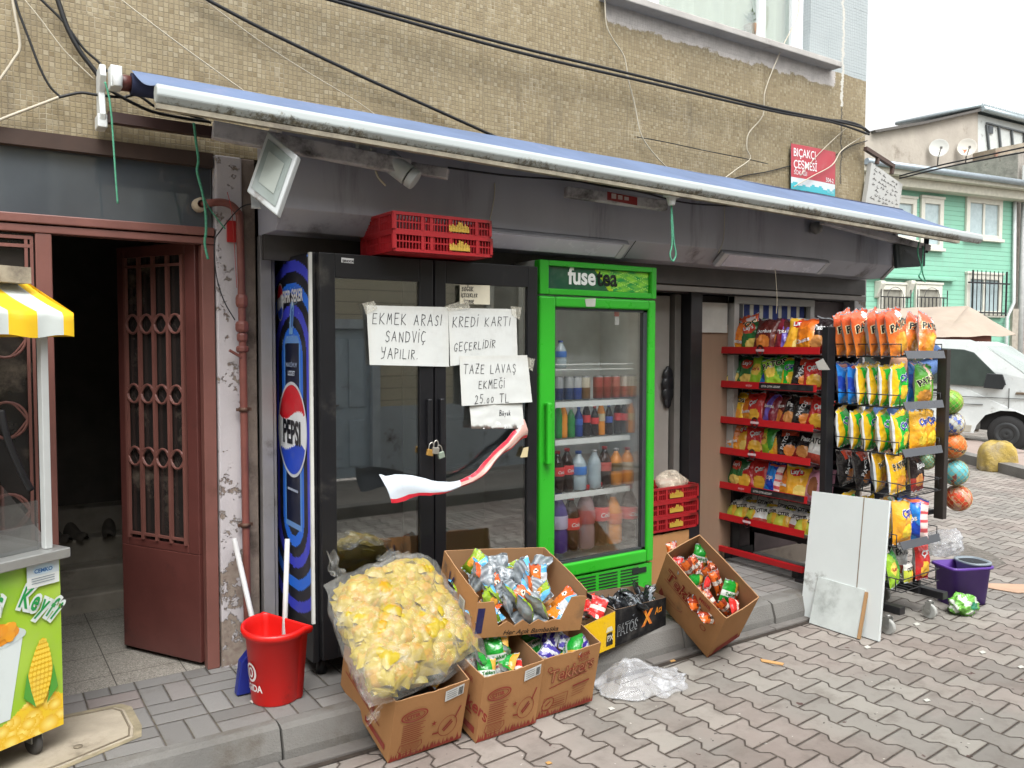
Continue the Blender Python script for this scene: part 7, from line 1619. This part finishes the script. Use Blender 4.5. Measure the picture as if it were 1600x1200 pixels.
def win_(a, b, c_, d, out=.03, bars=False, mull=True, guard=False):
    """window between photo corners (a,b) top left and (c,d) bottom right on the facade"""
    A, B = gpt(a, b), gpt(c_, d); x0, x1, z1, z0 = gx(A), gx(B), A.z, B.z; f = .17; m = MB()
    m.box((x0, -.09, z0), (x0+f, -.003, z1)).box((x1-f, -.09, z0), (x1, -.003, z1)).box((x0+f, -.09, z1-f), (x1-f, -.003, z1)).box((x0+f, -.09, z0), (x1-f, -.003, z0+f*.7)).box((x0-.06, -.15, z0-.10), (x1+.06, -.003, z0-.001)).box((x0-.03, -.12, z1+.001), (x1+.03, -.003, z1+.08))
    if mull: m.box(((x0+x1)/2-.05, -.06, z0+f*.7), ((x0+x1)/2+.05, -.02, z1-f))
    w_ = m.build('window', trim, gh, bevel=.01)
    MB().box((x0+f, -.016, z0+f*.6), (x1-f, -.006, z1-f)).build('pane', mat('net curtained glass', '#9fb0b2', .12, var=.12, vs=6, spec=.8) if not guard else mat('warm grey glass', '#8d8b80', .15, var=.2, vs=5), w_)  # guarded windows get a warmer grey pane
    if bars:
        m = MB(); n = 9
        for i in range(n): xx = x0+.1+(x1-x0-.1)*i/(n-1); m.bar((xx, -.22, z0-.05), (xx, -.22, z1+.12), .045 if i in (0, n-1) else .022)
        m.bar((x0-.1, -.22, z1-.3), (x1+.15, -.22, z1-.3), .05).bar((x0, -.22, z0+.05), (x1, -.22, z0+.05), .05); m.build('bars', black, w_)
    if guard:
        zz = z0+.55; m = MB(); m.bar((x0-.05, -.2, zz), (x1+.1, -.2, zz), .035).bar((x0-.05, -.2, z0+.05), (x1+.1, -.2, z0+.05), .035)
        for i in range(9): xx = x0-.05+(x1-x0+.15)*i/8; m.bar((xx, -.2, z0+.05), (xx, -.2, zz+(.25 if i in (0, 8) else 0)), .022)
        m.tube([((x0+x1)/2+.35*math.cos(a), -.2, zz+.32*math.sin(a)) for a in [PI*i/10 for i in range(11)]], .009, 6); m.build('window_guard', black, w_)
win_(1390, 308, 1428, 376, mull=False); win_(1437, 309, 1470, 389, mull=False); win_(1508, 308, 1562, 375)
win_(1371, 444, 1411, 492, guard=True, mull=False); win_(1428, 444, 1468, 492, guard=True, mull=False); win_(1508, 428, 1562, 492, bars=True)
for px_ in (1366, 1413):
    A = gpt(px_, 439); m = MB(); m.prism([(-.003, A.z-.55), (-.10, A.z-.5), (-.28, A.z-.1), (-.28, A.z), (-.003, A.z)], 'x', gx(A), gx(A)+.2); m.build('bracket', trim, gh, bevel=.02)
# ochre rendered building behind, with roof room
hb = thing('rendered_house', 'taller beige rendered house with metal roof behind the green house', 'house', G0P+Vector((0, 0, 0))-GN*9, math.atan2(GD.y, GD.x))
render_m = mat('stained beige render', '#a19a8f', .9, var=.10, vs=1.2, bmp=.01, bs=8, dirt=.22, dc='#7d7468', ds=.8)
hp2 = lambda px, py, o=0.0: ray_plane(px, py, G0P-GN*(9+o), GN)
hx2 = lambda p: (p-(G0P-GN*9)).dot(GD)
def poly2(pts): return [(hx2(hp2(*p)), hp2(*p).z) for p in pts]
m = MB(); m.prism(poly2([(1340, 330), (1340, 212), (1366, 205), (1440, 192), (1528, 172), (1528, 330)]), 'y', 0, 5); m.build('wall', render_m, hb)
m = MB(); m.prism(poly2([(1360, 205), (1440, 191), (1528, 171), (1528, 175), (1440, 195), (1362, 209)]), 'y', -.25, 5.2); m.build('roof_edge', mat('dark roof felt', '#55524e', .8), hb)
m = MB(); m.prism(poly2([(1529, 330), (1529, 178), (1640, 205), (1640, 330)]), 'y', .05, 5); m.build('roof_room', mat('white metal cladding', '#b9bebb', .5, var=.06, dirt=.12), hb)
m = MB()
for a_, b_ in (((1541, 195), (1545, 234)), ((1560, 199), (1563, 231)), ((1580, 204), (1582, 228)), ((1600, 208), (1600, 226))): A, B = hp2(*a_), hp2(*b_); m.bar((hx2(A), -.02, A.z), (hx2(B), -.02, B.z), .09)
A, B = hp2(1541, 192), hp2(1605, 209); m.bar((hx2(A), -.02, A.z), (hx2(B), -.02, B.z), .07); m.build('glazing_bar', mat('dark glazing bar', '#4d5254', .5), hb)
A, B = hp2(1545, 196), hp2(1551, 209); MB().box((hx2(A), -.03, B.z), (hx2(B), .02, A.z)).build('window', mat('dark small window', '#3b4145', .2), hb)
m = MB(); A, B = hp2(1526, 172), hp2(1640, 202)
m.tube([(hx2(A), -.3, A.z+.0), (hx2(B), -.3, B.z)], .14, 10)
for i in range(34): t_ = i/33; m.tube([(hx2(A)+(hx2(B)-hx2(A))*t_, -.3, A.z+(B.z-A.z)*t_+.16), (hx2(A)+(hx2(B)-hx2(A))*t_, 4.8, A.z+(B.z-A.z)*t_+.5)], .10, 6)
m.build('metal_roof', mat('zinc roof', '#9aa5a8', .4, .5), hb)
m = MB(); m.prism(poly2([(1520, 340), (1520, 240), (1590, 226), (1640, 226), (1640, 340)]), 'y', -1.2, .0); m.build('parapet', mat('broken parapet', '#8d8474', .9, var=.25, vs=2, dirt=.3, dc='#8a5a48', ds=1.2, bmp=.01, bs=10), hb)
for i, (x, y, la, rust_) in enumerate(((1467, 231, 'white satellite dish, the clean one of the two on the beige house', False), (1511, 230, 'white satellite dish streaked with orange rust', True))):
    p = hp2(x, y, -.5); t = thing('satellite_dish', la, 'satellite dish', p, math.atan2(GD.y, GD.x)-.80, 'satellite dishes on the beige house'); m = MB(); rr2 = .42; T_ = Matrix.Rotation(R(82), 4, 'X')
    m.lathe([(.0, -.06), (rr2*.5, -.045), (rr2*.85, -.012), (rr2, .012), (rr2*1.02, .012), (rr2*1.02, -.005), (rr2*.5, -.07), (0, -.085)], n=28); m.xf(T_ @ Matrix.Scale(1.0, 4))
    mm, g, b, vec = start('dish paint rusty' if rust_ else 'dish paint'); 
    g.put(b.inputs['Base Color'], g.mix(g.smooth(g.noise(vec, 3.2, 5, .6), .60, .66), hx('#b9b6ac'), hx('#a8562a')) if rust_ else hx('#b5b6b0')); b.inputs['Roughness'].default_value = .5
    m.build('dish', mm, t)
    MB().bar((0, .05, -.1), (0, .45, -.75), .05).bar((0, -.02, -.38), (.05, -.5, -.12), .03).box((.0, -.56, -.16), (.10, -.46, -.06)).build('feed_arm', mat('galvanised arm', '#5e5c58', .5, .4), t)
# stone house at the right edge
st_ = thing('stone_house', 'grey stone house wall right of the green house', 'house', G0P+GD*(xr+.05), math.atan2(GD.y, GD.x))
MB().box((.22, .1, 0), (6, 6, 8.5)).build('wall', mat('grey stone blocks', '#8f8a82', .9, var=.3, vs=3, bmp=.03, bs=5, dirt=.25), st_)
MB().tube([(.30, -.1, 0), (.34, -.1, 8)], .10, 10).build('pole', mat('pale pole', '#a9aca9', .6), st_)
MB().box((-.1, -.1, 0), (.21, .2, 3.0)).build('pier', mat('block pier', '#979084', .9, var=.2), st_)
# van
VH = Vector((.17, -.985, 0)).normalized(); VW = onz(1575, 706, 0)
van = thing('white_van', 'small white panel van parked across the cross street', 'van', VW, math.atan2(VH.y, VH.x))
vpaint = mat('white van paint', '#d3d9d8', .25, var=.05, coat=.5, dirt=.16, dc='#8a8880')
# local x forward, y left (the visible side faces the camera on +y or -y), z up; front wheel at x=0
side = -1 if (VH.cross(Vector((0, 0, 1)))).dot(CAM-VW) > 0 else 1
prof_ = [(-2.55, .32), (-.50, .30), (-.46, .42), (-.33, .60), (-.10, .69), (.12, .69), (.34, .60), (.47, .42), (.50, .34), (.72, .36), (.77, .55), (.75, .86), (.66, 1.02), (.34, 1.12), (-.44, 1.70), (-.60, 1.76), (-2.50, 1.80), (-2.62, 1.65), (-2.62, .40)]
Wv = 1.45; yo = -side*.0
m = MB()
def vy(z): return .0 if z < 1.05 else .10*(z-1.05)/.7
nP = len(prof_)
for s in (0, 1):
    m.add([(x, -side*(-.0) + ((side*(.11-vy(z))) if s == 0 else (-side*Wv+side*(-.11+vy(z)))), z) for x, z in prof_], [tuple(range(nP))])
m.add([], [])
o_ = 0
for i in range(nP): j = (i+1) % nP; m.f.append((i, j, nP+j, nP+i)); m.c.append(None); m.mi.append(0); m.sm.append(False)
m.build('body', vpaint, van, bevel=.03, seg=3)
ysd = side*.115
def vquad(pts, d): return [(x, side*(.112+d-vy(z)), z) for x, z in pts]
dkg = mat('van glass', '#3c4643', .08, var=.25, vs=2, spec=.8)
def vplate(name, pts, d, m_, par=None, b=.01): q = vquad(pts, d); q2 = vquad(pts, d-.02); n = len(pts); m = MB(); m.add(q+q2, [tuple(range(n)), tuple(range(2*n-1, n-1, -1))]+[(i, n+i, n+(i+1) % n, (i+1) % n) for i in range(n)]); return m.build(name, m_, par or van, bevel=b)
vplate('side_window', [(-1.18, 1.06), (-.10, 1.02), (-.02, 1.08), (-.52, 1.58), (-.68, 1.63), (-1.18, 1.66)], .006, dkg)
vplate('rear_side_window', [(-2.4, 1.08), (-1.30, 1.07), (-1.30, 1.67), (-2.4, 1.68)], .006, dkg)
seam = mat('panel gap', '#5a5d5b', .8)
m = MB(); q = vquad([(.02, .70), (.02, 1.02)], .002); m.bar(q[0], q[1], .012)
for pts in ([(-2.5, .86), (.70, .86)], [(-2.5, .74), (-.35, .74)], [(-1.24, .33), (-1.24, 1.70)]): q = vquad(pts, .002); m.bar(q[0], q[1], .012)
m.build('panel_gap', seam, van)
vplate('side_repeater', [(.10, .925), (.27, .925), (.29, .965), (.12, .965)], .012, mat('amber grey lens', '#6d6152', .3))
vplate('sill', [(-2.5, .30), (-.52, .28), (-.50, .40), (-2.5, .41)], .004, mat('cream sill', '#a9a69a', .5))
vplate('door_handle', [(-1.14, .93), (-1.0, .93), (-1.0, .97), (-1.14, .97)], .014, mat('handle black', '#222324', .4))
mi_ = vplate('wing_mirror', [(-.32, 1.02), (-.04, 1.0), (.0, 1.10), (-.05, 1.24), (-.28, 1.25)], .12, mat('mirror black', '#26292b', .4), b=.02)
A_, B_2 = Vector((.31, 0, 1.14)), Vector((-.40, 0, 1.67)); m = MB(); off = Vector((.016, 0, .022))
m.add([A_+off+Vector((0, side*.02, 0)), A_+off+Vector((0, -side*(Wv-.02), 0)), B_2+off+Vector((0, -side*(Wv-.08), 0)), B_2+off+Vector((0, -side*.02, 0))], [(0, 1, 2, 3)]); m.build('windscreen', mat('windscreen glass', '#87938c', .08, var=.25, vs=2, spec=.9), van)
m = MB(); m.bar(A_+off*2+Vector((-.02, -side*.1, .02)), A_+off*2+Vector((-.12, -side*.7, .10)), .02); m.build('wiper', black, van)
tyre = mat('tyre rubber', '#242424', .85, var=.2); hub = mat('steel wheel', '#3a3c3d', .6, .3, var=.15)
for x in (0, -1.85):
    for ys, nm in ((side*.02, 1), (-side*(Wv-.15), 0)):
        m = MB(); m.lathe([(.0, -.08), (.19, -.085), (.26, -.08), (.29, -.05), (.29, .05), (.26, .08), (.19, .085), (0, .08)], (x, ys, .29), 30, axis='y'); w_ = m.build('wheel', tyre, van)
        m = MB(); sgn = side; m.lathe([(.0, .075), (.05, .095), (.07, .085), (.11, .082), (.14, .098), (.165, .10), (.185, .088)] if sgn > 0 else [(.0, -.075), (.05, -.095), (.07, -.085), (.11, -.082), (.14, -.098), (.165, -.10), (.185, -.088)], (x, ys, .29), 26, axis='y'); m.build('rim', hub, w_)
        m = MB(); m.lathe([(.30, -.10), (.42, -.10), (.42, .02), (.30, .02)], (x, ys, .30), 30, axis='y') if False else m.box((x-.40, ys-.02, .33), (x+.40, ys+.01, .66)); m.build('wheel_arch', mat('arch black', '#141414', .9), van)
# cream canvas canopy of a street stall behind the van
cnv = lambda px, py, d_: CAM+ray(px, py)*d_
cs_ = thing('canvas_canopy', 'cream canvas canopy over a wooden street stall behind the van', 'canopy', Vector((cnv(1510, 530, 17).x, cnv(1510, 530, 17).y, 0)))
P_ = {k: cnv(*v) for k, v in dict(l=(1290, 512, 17.5), r=(1588, 524, 16.2), f=(1472, 527, 15.4), b=(1420, 505, 19), top1=(1512, 478, 17), top0=(1350, 483, 18.2), fl=(1290, 520, 16.5)).items()}
m = MB()
def can_(u, v):
    e0, e1 = P_['fl'], P_['f']; r0, r1 = P_['top0'], P_['top1']; p = (e0.lerp(e1, u)).lerp(r0.lerp(r1, u), v); return p+Vector((0, 0, .07*math.sin(PI*v)*(1-u**6)+.012*math.sin(u*30+v*5)*(1-u)))
m.grid(can_, 40, 10); m.grid(lambda u, v: (P_['f'].lerp(P_['r'], u)).lerp(P_['top1'], v)+Vector((0, 0, .12*math.sin(PI*v)*math.sin(PI*u)+.02*math.sin(u*14+v*3)*(1-v)*u)), 30, 12); m.grid(lambda u, v: (P_['r'].lerp(P_['b'], u)).lerp(P_['top1'].lerp(P_['top0'], u), v), 20, 8)
m.build('canvas', mat('cream canvas', '#988b7d', .9, var=.10, vs=2, bmp=.01, bs=4, dirt=.15, dc='#8f8474', ds=1.5), cs_, world=True)
m = MB(); A, B = cnv(1470, 529, 16.2), cnv(1541, 529, 16.2); m.bar(A-Vector((0, 0, .0)), B, .35, .22); m.build('beam', mat('dark red timber', '#6b3b2c', .7), cs_, world=True)
m = MB()
for p in (cnv(1480, 530, 16.2), cnv(1530, 530, 16.2), cnv(1400, 530, 17), cnv(1330, 530, 17)): m.tube([(p.x, p.y, 0), (p.x, p.y, p.z)], .04, 8)
m.build('pole', mat('stall pole', '#7d7468', .7), cs_, world=True)
m = MB(); A, B = cnv(1345, 560, 17), cnv(1470, 560, 17); m.bar(Vector((A.x, A.y, .8)), Vector((B.x, B.y, .8)), .8, .08); m.build('counter', mat('stall timber', '#7c6248', .8, var=.2), cs_, world=True)
# yellow painted stone and the far kerb
sp = onz(1560, 735, .0); st2 = thing('painted_stone', 'rough stone block with worn yellow paint on the far kerb', 'stone', sp)
m = MB(); bm_ = mat('worn yellow stone', '#a38c45', .9, var=.2, vs=6, bmp=.02, bs=14, dirt=.75, dc='#8d8472', ds=4)
def stf(u, v):
    a, b_ = 2*PI*u, PI*(v-.5); e = .5; c_, s_ = math.cos(a), math.sin(a); cb_, sb_ = max(0, math.cos(b_)), math.sin(b_)
    f = lambda q: math.copysign(abs(q)**e, q); k = 1+.16*mnoise.noise(Vector((c_*1.7, s_*1.7, sb_*1.5)))
    q = Vector((.24*f(c_)*cb_**.4*(1-.25*max(0, sb_)), .20*f(s_)*cb_**.4, .27*f(sb_)))*k; ex_ = Vector((.55, -.83, 0)).normalized(); ey_ = Vector((.83, .55, 0)).normalized(); return sp+ex_*q.x+ey_*q.y+Vector((0, 0, max(0, q.z+.12)))
m.grid(stf, 40, 24); m.build('block', bm_, st2, world=True)
ka, kb_ = onz(1478, 716, 0), onz(1640, 760, 0); kd = (kb_-ka).normalized(); kn = Vector((-kd.y, kd.x, 0)); 
if kn.dot(ka-CAM) < 0: kn = -kn
m = MB(); A = ka-kd*8; B = kb_+kd*8; m.add([A, B, B+kn*.0+Vector((0, 0, .13)), A+Vector((0, 0, .13)), A+kn*.15+Vector((0, 0, .14)), B+kn*.15+Vector((0, 0, .14))], [(0, 1, 2, 3), (3, 2, 5, 4)]); m.build('far_kerb', concrete)['kind'] = 'structure'
m = MB(); m.quad(A+kn*.15+Vector((0, 0, .138)), B+kn*.15+Vector((0, 0, .138)), B+kn*1.1+Vector((0, 0, .138)), A+kn*1.1+Vector((0, 0, .138))); m.quad(A+kn*1.1+Vector((0, 0, .138)), B+kn*1.1+Vector((0, 0, .138)), B+kn*1.14+Vector((0, 0, 0)), A+kn*1.14+Vector((0, 0, 0))); m.build('far_pavement', mat('far pavement pink', '#94857d', .85, var=.12, vs=3, dirt=.2))['kind'] = 'structure'
q = onz(1500, 858, .0); m = MB(); m.add([onz(*p, .0035) for p in ((1455, 845), (1500, 848), (1545, 862), (1572, 880), (1548, 888), (1500, 868), (1460, 856))], [tuple(range(7))[::-1]]); m.build('street_patch', mat('broken asphalt patch', '#69645d', .95, var=.35, vs=25, bmp=.01, bs=60))['kind'] = 'structure'

# ================================================================== HOUSE ACROSS THE STREET (seen in the glass of the fridges)
oh = thing('clapboard_house', 'beige clapboard house with a grey door facing the shop', 'house', (1.5, -1.85, 0))
osid = m_siding('beige clapboard', '#b5ad98', .145, .008); plinth = mat('grey plinth', '#a3aaaf', .85, var=.10, vs=2, bmp=.003, dirt=.2)
DX0, DX1 = 3.42, 4.02
m = MB(); m.box((-7, -2.1, .95), (DX0-.1, -1.85, 4.5)).box((DX1+.1, -2.1, .95), (9, -1.85, 4.5)).box((DX0-.1, -2.1, 1.98), (DX1+.1, -1.85, 4.5)); m.build('wall', osid, oh, world=True)
m = MB(); m.box((-7, -2.1, 0), (DX0-.1, -1.84, .949)).box((DX1+.1, -2.1, 0), (9, -1.84, .949)); m.build('plinth', plinth, oh, world=True)
gd_ = mat('grey blue door paint', '#a9b6c0', .5, var=.06, dirt=.1)
m = MB(); m.box((DX0-.1, -2.0, .0), (DX0, -1.82, 1.979)).box((DX1, -2.0, .0), (DX1+.1, -1.82, 1.979)).box((DX0, -2.0, 1.87), (DX1, -1.82, 1.979)); m.build('door_frame', mat('pale door frame', '#aab2b8', .5), oh, world=True)
m = MB(); m.box((DX0, -1.95, .12), (DX1, -1.90, 1.868))
for z0, z1 in ((.25, .80), (.95, 1.75)):
    for x0, x1 in ((DX0+.08, DX0+.27), (DX0+.33, DX1-.08)): m.box((x0, -1.899, z0), (x1, -1.885, z1))
d_ = m.build('door', gd_, oh, world=True, bevel=.006); MB().bar((DX0+.07, -1.87, .98), (DX0+.20, -1.87, .98), .02).build('handle', mat('door steel', '#8f8d88', .3, .8), d_, world=True)
for x0, dz in ((-4.5, 0), (-2.2, 0), (.2, 0), (5.6, 0), (-2.0, 2.0), (-.2, 2.0), (1.6, 2.0), (3.6, 2.0)):
    m = MB(); m.box((x0, -1.849, 1.3), (x0+.1, -1.80, 3.0)).box((x0+1.0, -1.849, 1.3), (x0+1.1, -1.80, 3.0)).box((x0+.1, -1.849, 2.9), (x0+1.0, -1.80, 3.0)).box((x0+.1, -1.849, 1.3), (x0+1.0, -1.80, 1.38)).box((x0+.5, -1.849, 1.38), (x0+.6, -1.81, 2.9)); m.xf(Matrix.Translation((0, 0, dz*.7)) ); w_ = m.build('window', trim, oh, world=True)
    m2 = MB().box((x0+.1, -1.848, 1.38), (x0+1.0, -1.84, 2.9)); m2.xf(Matrix.Translation((0, 0, dz*.7))); m2.build('pane', mat('warm grey glass'  if 'warm grey glass' in MATS else 'warm grey glass', '#8d8b80', .15), w_, world=True)
MB().box((-7, -1.86, -.02), (9, -.45, .1)).build('opposite_pavement', mat('opposite pavement', '#7f7a74', .85, var=.12))['kind'] = 'structure'
MB().box((-7, -.449, -.02), (9, -.30, .115)).build('opposite_kerb', concrete, bevel=.01)['kind'] = 'structure'
